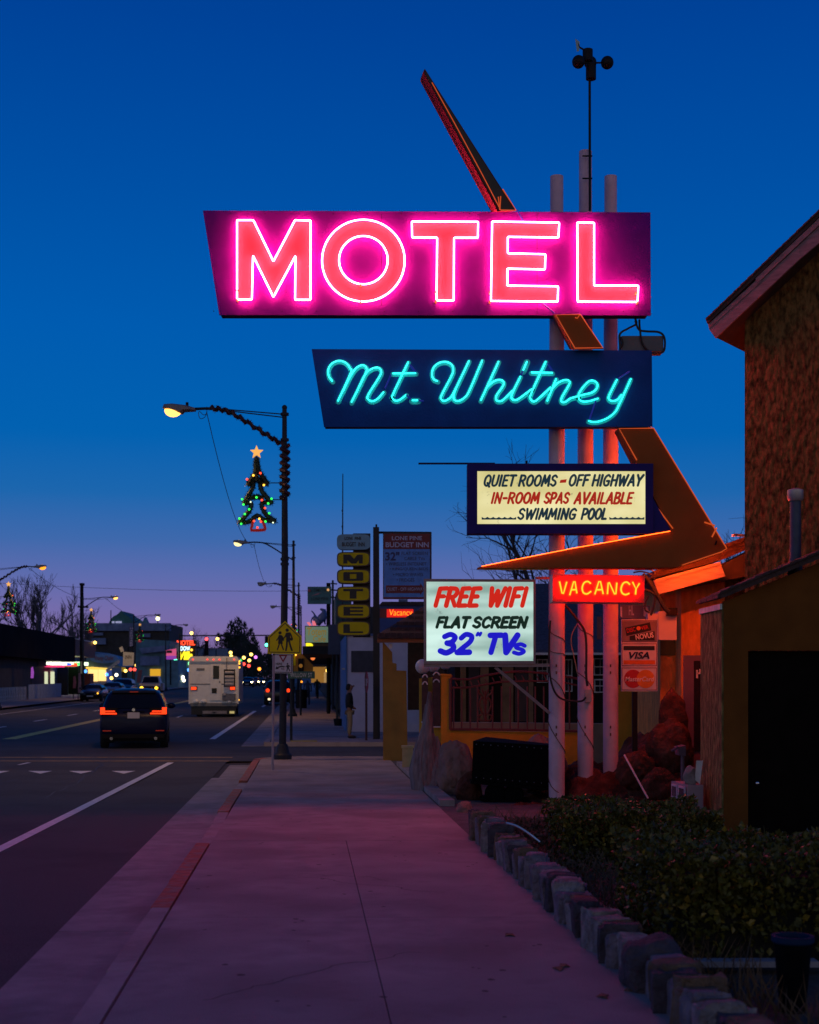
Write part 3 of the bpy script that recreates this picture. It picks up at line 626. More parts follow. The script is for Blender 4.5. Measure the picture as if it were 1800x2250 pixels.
ctext('DISC', 1090, 858, 1210, 918, REDP, rot=-.21, bold=.02); ctext('VER', 1282, 832, 1385, 880, REDP, rot=-.21, bold=.02)
cpoly([(1252+28*math.cos(k*.35), 866+28*math.sin(k*.35)) for k in range(18)], AMBP, .007); ctext('NOVUS', 1210, 935, 1455, 1008, WHTP, rot=-.15, bold=.03)
cpoly([(1048, 1105), (1470, 1105), (1470, 1162), (1048, 1162)], BLKP); cpoly([(1048, 1298), (1476, 1298), (1476, 1354), (1048, 1354)], ORGP)
ctext('VISA', 1120, 1185, 1400, 1280, NVYP, bold=.035, shear=.25)
cpoly([(1178+122*math.cos(k*math.pi/24), 1550+125*math.sin(k*math.pi/24)) for k in range(48)], REDP, .004); cpoly([(1348+122*math.cos(k*math.pi/24), 1552+125*math.sin(k*math.pi/24)) for k in range(48)], AMBP, .0055)
ctext('MasterCard', 1070, 1520, 1465, 1585, WHTP, .008, bold=.015, shear=.2)
# reflective little sign behind
hs = thing('small_panel_sign', 'small grey sign with pale letters just above the card sign', 'sign', W(1400, 1345, 23.2))
MB().pp(zH([(1003, 545), (1405, 560), (1405, 740), (1003, 730)]), 23.2, .06).build('panel', GRYP, hs)
mb = MB(); v, f = text2d('HL', 1120, 560, 1190, 690, bold=.02); mb.add([at(23.2)(x, y, .004) for x, y in zH(v)], f); mb.build('lettering', WHTP, hs)
for x0, x1 in ((1006, 1030), (1320, 1385)): MB().poly([at(23.2)(x, y, .004) for x, y in zH([(x0, 575), (x1, 575), (x1, 720), (x0, 700)])]).build('pale_stripe', WHTP, hs)
for n_ in ('pink_neon', 'turquoise_neon', 'amber_neon', 'amber_neon_rear', 'rear_arrow_neon', 'red_orange_neon'): MATS[n_].cycles.emission_sampling = 'FRONT'   # closed tubes shine outwards only
# anemometer -----------------------------------------------------------
an = thing('anemometer', 'black cup anemometer on a thin mast above the middle pole', 'anemometer', W(1297, 380, 22.0))
p = lambda x, y, D=22.0: W(*zF([(x, y)])[0], D)
MB().tube([p(1367, 1390), p(1365, 400)], .02, 8).build('mast', BLACKM, an, True)
for yy in (975, 1145): MB().tube([p(1310, yy), p(1385, yy)], .012, 6).build('clamp', BLACKM, an)
c = p(1375, 330); MB().lathe(c, [(.045, -.14), (.08, -.13), (.08, .1), (.04, .13)], 14).build('sensor_body', BLACKM, an, True)
c = p(1350, 215); MB().lathe(c, [(.05, -.1), (.08, -.09), (.08, .09), (.05, .1)], 14).build('vane_body', BLACKM, an, True)
MB().tube([p(1355, 370), p(1355, 260)], .02, 6).build('spindle', BLACKM, an)
MB().tube([p(1385, 220), p(1340, 180), p(1285, 150), p(1280, 125)], .014, 6).build('vane_arm', BLACKM, an)
MB().prism([p(1255, 85, 21.99), p(1290, 110, 21.99), p(1285, 180, 21.99), p(1268, 185, 21.99)], [p(1255, 85, 22.01), p(1290, 110, 22.01), p(1285, 180, 22.01), p(1268, 185, 22.01)]).build('vane_fin', M('pale_vane', (.25, .4, .42), .4), an)
for i, (x, y, D) in enumerate(((1280, 262, 21.9), (1498, 268, 22.05), (1370, 268, 22.35))):
    c = p(x, y, D); MB().tube([p(1355, 270), c], .014, 6).build('cup_arm', BLACKM, an)
    MB().ball(c, .1, 16, 10).build('cup', BLACKM, an, True)
# ================================================================= motel buildings and garden
STUC = M('brown_stucco', (.13, .066, .02), .9, .7, 9, 2.5, 7, stretch=(1.9, 1.9, .95), c2=(.26, .14, .045), c2sc=4.5, c2amt=.4, spec=.15)  # paler patches stand in for highlights on the stucco flakes
ORST = M('orange_stucco', (.68, .26, .05), .8, .25, 4, 1, 12, stretch=(2, 2, .8))
OCHW = M('ochre_wall_paint', (.6, .35, .035), .75, .15, 3, .3, 40)
BRW = M('smooth_brown_wall', (.16, .058, .012), .9, .15, 3, .2, 50, spec=.1)
SHING = M('dark_roof_shingle', (.055, .03, .03), .85, .35, 8, .6, 30)
FASC = M('weathered_fascia', (.4, .33, .33), .6, .2, 6, .4, 30, stretch=(.6, .6, 4))
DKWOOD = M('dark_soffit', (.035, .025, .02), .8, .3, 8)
BLK = M('near_black_door', (.008, .006, .005), .95, .2, 6, spec=.03)
# tower building, turned a little so that only its gable end shows
T0 = W(1636.5, 1200, 20.3)
BK = Vector((.574, .819, 0))
def tw(px, py, push=0.):
    k = (px-900)/F; t = (k*(20.3+BK.y*push)-T0.x-BK.x*push)/(1+.7*k); y = 20.3+BK.y*push-.7*t
    return W(px, py, y)
tb = thing('tower_building', 'tall brown stucco building with an overhanging gable roof at the right edge', 'building', (T0.x, T0.y, .1))
back = Vector((.574, .819, 0))*6
fw = [tw(1636.5, 1560), tw(2250, 1560), tw(2250, 300), tw(2030, 335), tw(1636.5, 690)]
for q in fw[:2]: q.z = .1
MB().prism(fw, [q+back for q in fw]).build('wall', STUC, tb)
rk = lambda pts, p0, p1: MB().prism([tw(x, y, p0) for x, y in pts], [tw(x, y, p0)+BK*(p1-p0) for x, y in pts])
rk([(1554, 711), (2010, 275), (2012, 262), (1551, 703)], -.38, 6).build('roof', SHING, tb)
rk([(1556, 713), (1672, 606), (1674, 618), (1558, 722)], -.36, -.33).build('drip_board', M('dark_barge_paint', (.24, .15, .17), .75, .25, 6, .4, 30, stretch=(.6, .6, 4)), tb)
rk([(1660, 612), (2012, 277), (2016, 290), (1663, 623)], -.37, -.335).build('drip_board', M('dark_barge_paint', (.24, .15, .17), .75, .25, 6, .4, 30, stretch=(.6, .6, 4)), tb)
rk([(1558, 723), (1755, 540), (1760, 566), (1572, 743)], -.35, -.315).build('barge_board', M('dark_barge_paint', (.24, .15, .17), .75, .25, 6, .4, 30, stretch=(.6, .6, 4)), tb)
rk([(1752, 543), (2014, 292), (2030, 340), (1754, 572)], -.345, -.315).build('barge_board', M('dark_barge_paint', (.24, .15, .17), .75, .25, 6, .4, 30, stretch=(.6, .6, 4)), tb)
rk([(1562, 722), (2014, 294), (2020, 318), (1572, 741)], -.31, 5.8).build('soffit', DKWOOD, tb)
random.seed(3)
for i in range(30):
    t = i/30; x = 1551+(2010-1551)*t; y = 703-(703-262)*t; u = 16*(1+.6*t)
    rk([(x, y), (x+u*1.02, y-u*.965), (x+u*1.0, y-u*.965-3.2), (x-1, y-3.5-random.random())], -.40-.01*random.random(), .2).build('shingle', SHING, tb)
# shed in front of it
sh = thing('low_shed', 'low brown shed with a dark doorway and a sloping shingle roof', 'shed', (3.76, 17, .1))
X0 = 690/F*17
sw = [(X0, 17.0), (X0, 18.25)]
p = lambda px, py, D=17.0: W(px, py, D)
mb = MB().prism([(X0-.02, 17.01, .1), (X0-.02, 18.25, .1), (X0-.02, 18.25, p(0, 1328).z), (X0-.02, 17.01, p(0, 1328).z)], [(X0+.15, 17.01, .1), (X0+.15, 18.25, .1), (X0+.15, 18.25, p(0, 1328).z), (X0+.15, 17.01, p(0, 1328).z)])
mb.build('side_wall', M('olive_stucco', (.2, .17, .06), .9, .6, 9, 2.5, 8, stretch=(1.9, 1.9, .8), c2=(.1, .075, .03), c2sc=4, c2amt=.7, spec=.15), sh)
g = Vector((0, 0, 0))
A1 = [p(1590.5, 1840), p(1644, 1840), p(1644, 1429), p(2200, 1429), p(2200, 1075), p(1590.5, 1322)]
A1[0].z = A1[1].z = .1
MB().prism(A1, [q+Vector((0, .12, 0)) for q in A1]).build('front_wall', BRW, sh)
do = [p(1645, 1840), p(2000, 1840), p(2000, 1430), p(1645, 1430)]; do[0].z = do[1].z = .1
dd = MB().prism([q+Vector((0, .1, 0)) for q in do], [q+Vector((0, .15, 0)) for q in do]).build('door', BLK, sh)
MB().ball(p(1664, 1721, 16.99), .028, 12, 8).build('door_knob', M('chrome', (.7, .7, .72), .12, 0, metal=1), dd, True)
MB().tube([p(1664, 1721, 16.99), p(1667, 1722, 17.11)], .012, 8).build('knob_stem', MATS['chrome'], dd)
def shp(x, y, d=0.): v = p(x, y, 16.8); return v+Vector((0, d, 0))
RQ = [(1586, 1315), (2200, 1065), (2200, 1053), (1584, 1304)]
MB().prism([shp(x, y) for x, y in RQ], [shp(x, y, 1.32) for x, y in RQ]).build('roof', SHING, sh)
for i in range(22):
    x = 1580+i*19; y = 1305-i*7.75; j = random.uniform(-1.5, 1.5); Q = [(x, y), (x+20, y-8.1), (x+21, y-13+j), (x+2, y-6+j)]
    MB().prism([shp(*q_, -.04) for q_ in Q], [shp(*q_, .5) for q_ in Q]).build('shingle', SHING, sh)
for i in range(4):
    Q = [(1578, 1314), (1590, 1309), (1590, 1302), (1579, 1307)]; MB().prism([shp(*q_, .02+i*.33) for q_ in Q], [shp(*q_, .33+i*.33) for q_ in Q]).build('shingle', SHING, sh)
MB().box(X0-.05, X0-.022, 16.98, 18.2, p(0, 1339).z, p(0, 1327).z).build('eave_board', M('sky_tinted_board', (.5, .6, .58), .6, .2, 8), sh)  # the board's teal stands in for sky light on the eave
vp = thing('vent_pipe', 'capped metal vent pipe on the shed roof by the tower wall', 'vent pipe', W(1748, 1250, 17.8))
c = W(1748, 1260, 17.8)
MB().lathe((c.x, c.y, 0), [(.11, c.z-.1), (.07, W(0, 1222, 17.8).z), (.068, W(0, 1100, 17.8).z)], 18).build('pipe', M('galvanised_pipe', (.04, .05, .09), .5, .3, 8, metal=.2), vp, True)
MB().lathe((c.x, c.y, 0), [(.08, W(0, 1101, 17.8).z), (.1, W(0, 1096, 17.8).z), (.1, W(0, 1077, 17.8).z), (.04, W(0, 1073, 17.8).z)], 18).build('cap', M('pipe_cap', (.4, .36, .38), .4, .15, metal=.5), vp, True)
# office
of = thing('motel_office', 'orange stucco motel office lit red by the vacancy neon', 'building', W(1500, 1650, 22.9))
a = [W(1497, 1690, 22.9), W(1760, 1690, 22.9), W(1760, 1200, 22.9), W(1497, 1262, 22.9)]; a[0].z = a[1].z = .1
MB().prism(a, [q+Vector((0, 4, 0)) for q in a]).build('wall', ORST, of)
a = [W(1593, 1690, 22.88), W(1760, 1690, 22.88), W(1760, 1205, 22.88), W(1593, 1236, 22.88)]; a[0].z = a[1].z = .1
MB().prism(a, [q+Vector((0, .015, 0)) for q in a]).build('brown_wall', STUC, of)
a = [W(1451, 1690, 23.4), W(1497.5, 1690, 23.4), W(1497.5, 1268, 23.4), W(1451, 1285, 23.4)]; a[0].z = a[1].z = .1
MB().prism(a, [q+Vector((0, 3, 0)) for q in a]).build('wall_return', ORST, of)
MB().pp([(1428, 1272), (1582, 1232), (1660, 1200), (1643, 1177), (1497, 1230), (1440, 1253)], 22.3, 5).build('roof', SHING, of)
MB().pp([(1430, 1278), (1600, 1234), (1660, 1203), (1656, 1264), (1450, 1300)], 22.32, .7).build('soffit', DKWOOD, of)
MB().pp([(1436, 1275), (1582.5, 1235), (1594, 1266), (1448, 1306)], 22.16, .05).build('fascia_board', FASC, of)
MB().pp([(1437, 1274), (1582.5, 1234), (1584, 1240), (1439, 1281)], 22.13, .03).build('drip_board', FASC, of)
for i in range(9):
    x = 1436+i*22; y = 1262-i*8.2; j = random.uniform(-2, 1)
    MB().pp([(x, y), (x+23, y-8.6), (x+24, y-14+j), (x+2, y-6+j)], 22.24, .5).build('shingle', SHING, of)
df = MB().pr(1503, 1440, 1548, 1688, 22.84, .05).build('door', M('purple_door_frame', (.16, .1, .15), .5, .1, 5), of)
MB().pr(1525, 1452, 1548, 1650, 22.82, .02, 0).build('pane', M('dark_glass', (.015, .015, .025), .06, 0, spec=.9), df)
for r in ((1530, 1472, 1534, 1490), (1537, 1470, 1543, 1478), (1531, 1478, 1542, 1481)): MB().pr(*r, 22.81, .008).build('reflection_patch', WHTP, df)  # white patches stand in for reflections in the door glass
MB().pr(1451, 1405, 1498, 1440, 23.38, .01).build('dark_wall_panel', M('green_brown_panel', (.12, .12, .03), .8), of)  # thin green-brown panel, darker than the wall around it
eb = thing('meter_box', 'pale metal electric meter box with black conduits under the office eave', 'electrical box', W(1466, 1400, 22.6))
MB().pr(1447, 1343, 1487, 1406, 22.6, .3).build('case', M('pale_meter_box', (.55, .5, .5), .5, .06), eb)
MB().pr(1424, 1348, 1446.5, 1361, 22.62, .2).build('junction', MATS['pale_meter_box'], eb)
for pts, r in (([(1412, 1262), (1425, 1275), (1440, 1300), (1460, 1335), (1470, 1345)], .035), ([(1420, 1270), (1432, 1285), (1440, 1310), (1436, 1335), (1430, 1352)], .018), ([(1416, 1296), (1430, 1300), (1442, 1310)], .02), ([(1425, 1310), (1418, 1325), (1418, 1340), (1428, 1346)], .014), ([(1392, 1258), (1410, 1256), (1430, 1262), (1440, 1275)], .012), ([(1395, 1252), (1430, 1252), (1440, 1262)], .01)):
    MB().tube([W(x, y, 21.9 if r > .015 else 21.6) for x, y in cat([Vector(q) for q in pts], 5)], r, 7).build('conduit', CABLE, eb, True)
MB().pr(1466, 1336, 1489, 1352, 22.5, .3).build('hood', BLACKM, eb)
# motel wing behind
mwg = thing('motel_wing', 'dark shingled motel wing with white framed windows behind the sign poles', 'building', W(1250, 1560, 40))
a = [W(1000, 1560, 40), W(1460, 1560, 40), W(1460, 1434, 40), W(1000, 1434, 40)]; a[0].z = a[1].z = 0
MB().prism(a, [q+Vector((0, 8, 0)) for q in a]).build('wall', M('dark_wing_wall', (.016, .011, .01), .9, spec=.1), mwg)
r0 = [W(960, 1437, 39.2), W(1470, 1437, 39.2), W(1470, 1290, 44.5), W(1130, 1290, 44.5)]
MB().prism(r0, [q+Vector((0, .15, .12)) for q in r0]).build('roof', M('blue_black_shingle', (.05, .05, .075), .8, .4, 10, .6, 20), mwg)
MB().pr(1100, 1434, 1460, 1439, 39.15, .05).build('eave_trim', M('pale_trim', (.5, .5, .52), .6), mwg)
for x0, x1, y0, y1 in ((1305, 1333, 1446, 1484), (1306, 1331, 1492, 1522), (1395, 1418, 1446, 1484), (1180, 1204, 1448, 1500), (1240, 1258, 1448, 1520)):
    w = MB().pr(x0, y0, x1, y1, 39.95, .06).build('window', MATS['pale_trim'], mwg)
    xm, ym = (x0+x1)/2, (y0+y1)/2
    for u0, u1 in ((x0+2.5, xm-.8), (xm+.8, x1-2.5)):
        for v0, v1 in ((y0+2.5, ym-1), (ym+1, y1-2.5)): MB().pr(u0, v0, u1, v1, 39.93, .03).build('pane', MATS['dark_glass'], w)
MB().pr(1312, 1355, 1322, 1405, 39, .05).build('hanging_sign', M('maroon_board', (.2, .05, .06), .6), mwg)
tw2 = thing('tan_planter_wall', 'low tan wall seen through the bars of the iron railing', 'wall', W(1100, 1640, 29))
a = [W(985, 1640, 29), W(1330, 1640, 29), W(1330, 1590, 29), W(985, 1587, 29)]; a[0].z = a[1].z = .1
MB().prism(a, [q+Vector((0, .3, 0)) for q in a]).build('wall_block', M('tan_wall_paint', (.34, .22, .14), .8, .15, 3), tw2)
for x0, x1 in ((1012, 1024), (1056, 1074), (1104, 1128), (1162, 1172)): MB().pr(x0, 1440, x1, 1600, 38.5, .1).build('post', M('brown_door_post', (.14, .08, .04), .8, .3, 3), mwg)
MB().pr(1030, 1452, 1054, 1585, 39.9, .05).build('door', M('dim_door', (.06, .03, .03), .7), mwg); MB().pr(1132, 1452, 1160, 1585, 39.9, .05).build('door', M('dim_door', (.06, .03, .03), .7), mwg)
oy = thing('ochre_wall', 'low ochre yellow wall behind the card sign', 'wall', W(1410, 1640, 26))
a = [W(1195, 1690, 26.5), W(1452, 1690, 26.5), W(1452, 1515, 26.5), W(1195, 1606, 26.5)]; a[0].z = a[1].z = .1; a[3].z = a[2].z-.6; 
MB().pr(1350, 1505, 1452, 1680, 26.5, .3).build('wall_block', OCHW, oy)
# courtyard wall with iron railing
zR = zf(880, 1430, .2087); DR = 26.2
cw = thing('courtyard_wall', 'orange garden wall and pillar topped by a dark red iron railing', 'wall', W(1100, 1690, DR))
IRON = M('dark_red_iron', (.2, .045, .04), .6, .2, 10)
ORW = M('orange_wall_paint', (.85, .33, .02), .75, .15, 3, .3, 40)
def gp(pts, D, t, name, m, par, low=None):
    a = [W(x, y, D) for x, y in zR(pts)]
    if low is not None:
        for i in low: a[i].z = .1
    return MB().prism(a, [q+Vector((0, t, 0)) for q in a]).build(name, m, par)
gp([(430, 1000), (1900, 1000), (1900, 862), (430, 838)], DR, .25, 'low_wall', ORW, cw, (0, 1))
gp([(428, 1000), (538, 1000), (538, 258), (428, 250)], DR-.02, .4, 'pillar', ORW, cw, (0, 1)); gp([(420, 262), (545, 268), (535, 246), (430, 240)], DR-.05, .45, 'pillar_cap', ORW, cw)
gp([(198, 1000), (428, 1000), (428, 268), (198, 292)], DR+.25, .3, 'gate_pier', OCHW, cw, (0, 1))
rl = lambda pts, r, name='rail', D=DR-.06: MB().tube([W(x, y, D) for x, y in cat([Vector(q) for q in zR(pts)], 5)], r, 6).build(name, IRON, cw, True)
rl([(525, 292), (700, 300), (880, 262), (1100, 228), (1300, 220), (1600, 248), (1900, 300)], .022); rl([(528, 388), (700, 386), (900, 355), (1100, 325), (1600, 322), (1900, 370)], .018)
rl([(520, 826), (1200, 832), (1900, 848)], .024); rl([(526, 292), (526, 828)], .028, 'stile')
for x in (560, 645, 735, 812, 970, 1065, 1155, 1240, 1335, 1420, 1510, 1600, 1690, 1780): rl([(x, 375), (x, 826)], .015, 'baluster')
for i, x in enumerate(range(575, 1800, 78)):
    y = 345-max(0, min(1, (x-700)/400))*62; rl([(x, y-22), (x+14, y), (x+24, y+26)], .012, 'scroll')
orn = M('rust_red_ornament', (.16, .03, .02), .6, .3, 20)
for s_ in (-1, 1):
    for pts in ([(0, 690), (40, 640), (62, 560), (40, 500), (10, 520), (18, 560)], [(0, 560), (30, 480), (70, 440), (60, 410)], [(0, 740), (50, 730), (70, 690), (40, 670)], [(0, 480), (26, 430), (30, 400)]):
        MB().tube([W(x, y, DR-.07) for x, y in cat([Vector(q) for q in zR([(892+s_*x, y) for x, y in pts])], 5)], .017, 6).build('ornament', orn, cw, True)
MB().tube([W(x, y, DR-.07) for x, y in zR([(892, 420), (892, 740)])], [.02, .035], 8).build('ornament', orn, cw, True)
for x0, x1, y0, y1 in ((226, 292, 250, 745), (338, 420, 226, 795)):
    xm = (x0+x1)/2; h = 75
    arc = [(xm-(xm-x0)*math.cos(k*math.pi/10), y0+h-h*math.sin(k*math.pi/10)) for k in range(11)]
    top_ = arc[2:9]
    gp([(x0, y1)]+arc+[(x1, y1)], DR-.02 if x0 < 300 else DR-.03, .12, 'arched_board', M('dark_carved_board', (.06, .025, .03), .6, .3, 10), cw)
    MB().tube([W(x, y, DR-.05) for x, y in zR(top_)], .013, 6).build('arched_trim', WHTP, cw, True)
    MB().tube([W(x, y+75*.2087, DR-.06) for x, y in zR(top_)], .013, 6).build('arched_trim', WHTP, cw, True)
    gp([(x0-6, y1), (x1+4, y1), (x1+4, y1+12), (x0-6, y1+12)], DR-.06, .12, 'ledge', WHTP, cw)
for i, (x, y, r) in enumerate(((235, 165, 78), (345, 148, 78), (475, 140, 62))):
    c = W(*zR([(x, y)])[0], 29+i*.6); rr = r*.2087*29/F
    o = thing('globe_lamp', ['round white unlit garden globe standing furthest left under the box sign', 'middle white unlit garden globe half hidden by the box sign', 'third white garden globe mostly hidden behind the box sign'][i], 'lamp', (c.x, c.y, .1), 'white garden globes')
    MB().ball(c, rr, 20, 12).build('globe', M('white_globe', (.6, .58, .62), .35, .03), o, True)
    MB().lathe((c.x, c.y, 0), [(.06, .1), (.04, .3), (.04, c.z-rr*.9), (.08, c.z-rr*.85)], 10).build('post', BLACKM, o, True)
# rocks, driftwood, ore cart
PROCK = M('pink_grey_rock', (.27, .15, .13), .85, .35, 4, .8, 12, c2=(.12, .07, .06), c2sc=2, c2amt=.7)
GROCK = M('grey_rock', (.24, .2, .2), .85, .35, 4, .8, 14)
RROCK = M('red_brown_rock', (.1, .034, .024), .9, .6, 4, 1.6, 8, c2=(.03, .011, .009), c2sc=1.8, c2amt=.85, spec=.2)
def rock(px, py0, py1, D, wpx, lab, m, seed, dy=.8, nm='boulder', sub=4, amp=.22):
    s = D/F; c = W(px, (py0+py1)/2, D); r = (wpx/2*s, wpx/2*s*dy, (py1-py0)/2*s)
    return one(blob(c, r, seed, amp, sub, 1.1), nm, m, lab, 'rock', (c.x, c.y, c.z-r[2]), None, False)
rock(1003, 1628, 1755, 23.5, 78, 'pinkish grey boulder between the driftwood and the black ore cart', PROCK, 2)
rock(1185, 1612, 1740, 23.2, 110, 'mauve grey boulder behind the ore cart and the front pole', PROCK, 5)
rock(1030, 1700, 1775, 22.4, 60, 'low dark boulder at the foot of the pinkish boulder', RROCK, 9)
rock(1478, 1520, 1640, 22.3, 62, 'tall pointed reddish rock beside the office door', RROCK, 12, .6)
rock(1475, 1585, 1720, 21.9, 95, 'broad red brown rock at the right end of the mound', RROCK, 15)
rock(1020, 1762, 1800, 20.3, 36, 'flat pale stone lying at the corner of the driveway', PROCK, 21)
rock(1400, 1652, 1735, 21.6, 84, 'broken red rock under the leaning stick', RROCK, 46, .8, 'boulder', 4, .3)
rock(1448, 1690, 1762, 20.9, 66, 'dark red rock in front of the broad red brown rock', RROCK, 52, .8, 'boulder', 4, .3)
# mound the poles stand on
mb = MB(); vs = []; n = 44; m_ = 30
for j in range(m_+1):
    for i in range(n+1):
        px = 1100+440*i/n; y = 21.3+3.5*j/m_; x = (px-900)/F*22
        top = .5+.5*max(0, min(1, (px-1350)/110))-.42*max(0, min(1, (1266-px)/26))
        e = min(1, (j/m_)*3.2, (1-j/m_)*5+.2, i/n*6, (1-i/n)*8)
        z = top*max(0, e)**.7+.16*mnoise.fractal(Vector((x*2.2, y*2.2, 4)), .9, 2., 4)+.13*abs(mnoise.noise(Vector((x*5, y*5, 1))))
        if abs(px-1286) < 40 or abs(px-1342) < 30: z = min(z, .66)
        vs.append((x, y, .02+max(-.1, z)))
struct(mb.add(vs, [(j*(n+1)+i, j*(n+1)+i+1, (j+1)*(n+1)+i+1, (j+1)*(n+1)+i) for j in range(m_) for i in range(n)]), 'rock_mound', RROCK, None, True)
dw = thing('driftwood_stump', 'tall weathered grey driftwood stump leaning on the gate pier', 'driftwood', W(940, 1750, 24.5))
DWM = M('weathered_driftwood', (.2, .16, .17), .85, .4, 6, 1, 10, stretch=(3, 3, .5))
q = lambda x, y, D=24.4: W(*zR([(x, y)])[0], D)
MB().tube([q(290, 1560), q(280, 1300), q(300, 1050), q(290, 850), q(300, 640), q(310, 430)], [.28, .24, .17, .1, .07, .03], 9).build('trunk', DWM, dw, True)
MB().tube([q(250, 1540, 24.3), q(210, 1250, 24.4), q(225, 1000, 24.4), q(255, 800), q(270, 560)], [.2, .2, .12, .05, .02], 8).build('spur', DWM, dw, True)
MB().tube([q(385, 1580, 24.2), q(375, 1300, 24.3), q(390, 1050, 24.4), q(375, 900)], [.16, .15, .1, .03], 8).build('spur', DWM, dw, True)
oc = thing('ore_cart', 'black riveted iron ore cart parked beside the front sign pole', 'cart', W(1120, 1740, 21.9))
OCM = M('black_iron_cart', (.004, .004, .005), .85, .3, 10, spec=.06)
zq = lambda pts, D: [W(x, y, D) for x, y in zR(pts)]
MB().prism(zq([(752, 1365), (1640, 1440), (1640, 1000), (765, 950)], 21.9), zq([(800, 1340), (1640, 1400), (1640, 985), (900, 905)], 22.8)).build('tub', OCM, oc)
RIV = M('worn_rivet', (.16, .15, .16), .4, metal=.6)
for k in range(11):
    MB().ball(q(800+k*76, 985+k*4.6, 21.88), .011, 6, 4).build('rivet', RIV, oc)
    MB().ball(q(800+k*76, 1335+k*6.4, 21.88), .011, 6, 4).build('rivet', RIV, oc)
gp([(740, 1370), (1600, 1445), (1600, 1475), (740, 1398)], 21.86, .8, 'chassis', OCM, oc)
for x, y in ((1000, 1500), (1190, 1520)):
    for D in (21.95, 22.6):
        c = q(x, y, D); MB().lathe(c, [(.05, -.05), (.14, -.045), (.14, .0), (.165, .005), (.165, .03), (.04, .04)], 18, 'y').build('wheel', OCM, oc, True)
gp([(850, 1560), (1500, 1590), (1500, 1612), (850, 1585)], 21.85, .9, 'rail_bed', OCM, oc)
# bits along the drive
pb = thing('pale_post_block', 'small pale yellow concrete post by the ochre gatehouse wall', 'bollard', W(896, 1690, 29.5))
MB().pr(884, 1641, 908, 1688, 29.5, .22).build('block', M('pale_yellow_block', (.5, .45, .22), .7, .15), pb); MB().pr(882, 1639, 910, 1644, 29.48, .26).build('cap', MATS['pale_yellow_block'], pb)
gl = bpy.data.objects.new('drive_kerb', None); col.objects.link(gl); gl['kind'] = 'structure'
for d0, d1 in ((21.2, 23), (23, 25), (25, 27.2), (27.2, 29.4), (29.4, 31.4)): struct(MB().slabp([S(1.98, d0+.01), S(2.2, d0+.01), S(2.2, d1-.01), S(1.98, d1-.01)], .05, .2), 'kerb_stone', CONC2, gl)
# gatehouse on the corner
gh = thing('gatehouse', 'ochre gatehouse with a dark shingled roof on the street corner', 'gatehouse', W(868, 1672, 33))
a = [W(842, 1672, 33.2), W(896, 1672, 33.2), W(893, 1474, 33.2), W(871, 1473, 33.2), W(871, 1458, 33.2), W(862, 1456, 33.2), W(861, 1432, 33.2), W(841, 1409, 33.2)]; a[0].z = a[1].z = .1
MB().prism(a, [p_+Vector((0, .9, 0)) for p_ in a]).build('wall', M('ochre_gatehouse_paint', (.36, .19, .03), .8, .2, 2, .3, 30), gh)
r0 = [W(829, 1403, 32.9), W(990, 1403, 32.9), W(990, 1330, 35.5), W(949, 1330, 35.5)]
MB().prism(r0, [p_+Vector((0, .1, .1)) for p_ in r0]).build('roof', SHING, gh)
for j in range(6):
    for i in range(13):
        t = j/6; y = 1403-73*t; D = 32.9+2.6*t; x0 = 831+120*t+i*13.4+(j % 2)*6
        if x0+13 > 990: continue
        MB().pp([(x0, y), (x0+12.6, y), (x0+13.5, y-12.5), (x0+1, y-12.5)], D-.06, .05).build('shingle', SHING, gh)
MB().pr(829, 1403, 990, 1412, 32.95, .1).build('fascia', M('dark_orange_fascia', (.3, .12, .05), .6), gh)
gp2 = W(896, 1410, 33.4)
MB().pr(896, 1412, 985, 1560, 34.6, .2).build('back_wall', DKWOOD, gh); MB().pr(855, 1414, 862, 1425, 33.15, .05).build('lamp_block', WHTP, gh)
# cabinet with rock and card on it
nb = thing('news_cabinet', 'grey metal cabinet with four little windows standing behind the hedge', 'cabinet', W(1511, 1790, 17.6))
CABM = M('grey_cabinet_paint', (.33, .24, .28), .5, .1, 5)
c0 = W(1511, 1725, 17.6); c1 = W(1545.5, 1725, 17.6); c2_ = W(1475.5, 1716, 18.35); c3 = c2_+(c1-c0)
low = lambda v: Vector((v.x, v.y, .1))
mb = MB().prism([c0, c1, c3, c2_], [low(c0), low(c1), low(c3), low(c2_)]); mb.build('case', CABM, nb)
for u0, u1 in ((.1, .46), (.54, .93)):
    for h0, h1 in ((.03, .2), (.24, .41)):
        e = (c0-c2_); nn = Vector((-.03*.9, -.03*.35, 0)); P = [c2_+e*u0-Vector((0, 0, h1)), c2_+e*u1-Vector((0, 0, h1)), c2_+e*u1-Vector((0, 0, h0)), c2_+e*u0-Vector((0, 0, h0))]
        fo = MB().prism([v+nn*.3 for v in P], [v+nn*.9 for v in P]).build('window', M('pale_cabinet_frame', (.55, .48, .55), .4), nb)
        mid = sum(P, Vector())/4; MB().prism([mid+(v-mid)*.74+nn*.92 for v in P], [mid+(v-mid)*.74+nn*1.05 for v in P]).build('pane', M('cabinet_glass', (.12, .08, .1), .15, 0, spec=.8), fo)
one(blob(W(1517, 1706, 17.75), (.085, .07, .14), 31, .3, 3, 1.6), 'pointed_stone', GROCK, 'rough pointed stone lying on top of the grey cabinet', 'stone', tuple(W(1517, 1724, 17.75)), None, True)
one(MB().prism([W(1530, 1671, 17.72), W(1545, 1671, 17.72), W(1538, 1724, 17.68), W(1527, 1713, 17.68)], [W(1530, 1671, 17.74), W(1545, 1671, 17.74), W(1538, 1724, 17.7), W(1527, 1713, 17.7)]), 'white_card', WHTP, 'white card propped upright on the grey cabinet', 'card', tuple(W(1534, 1724, 17.7)))
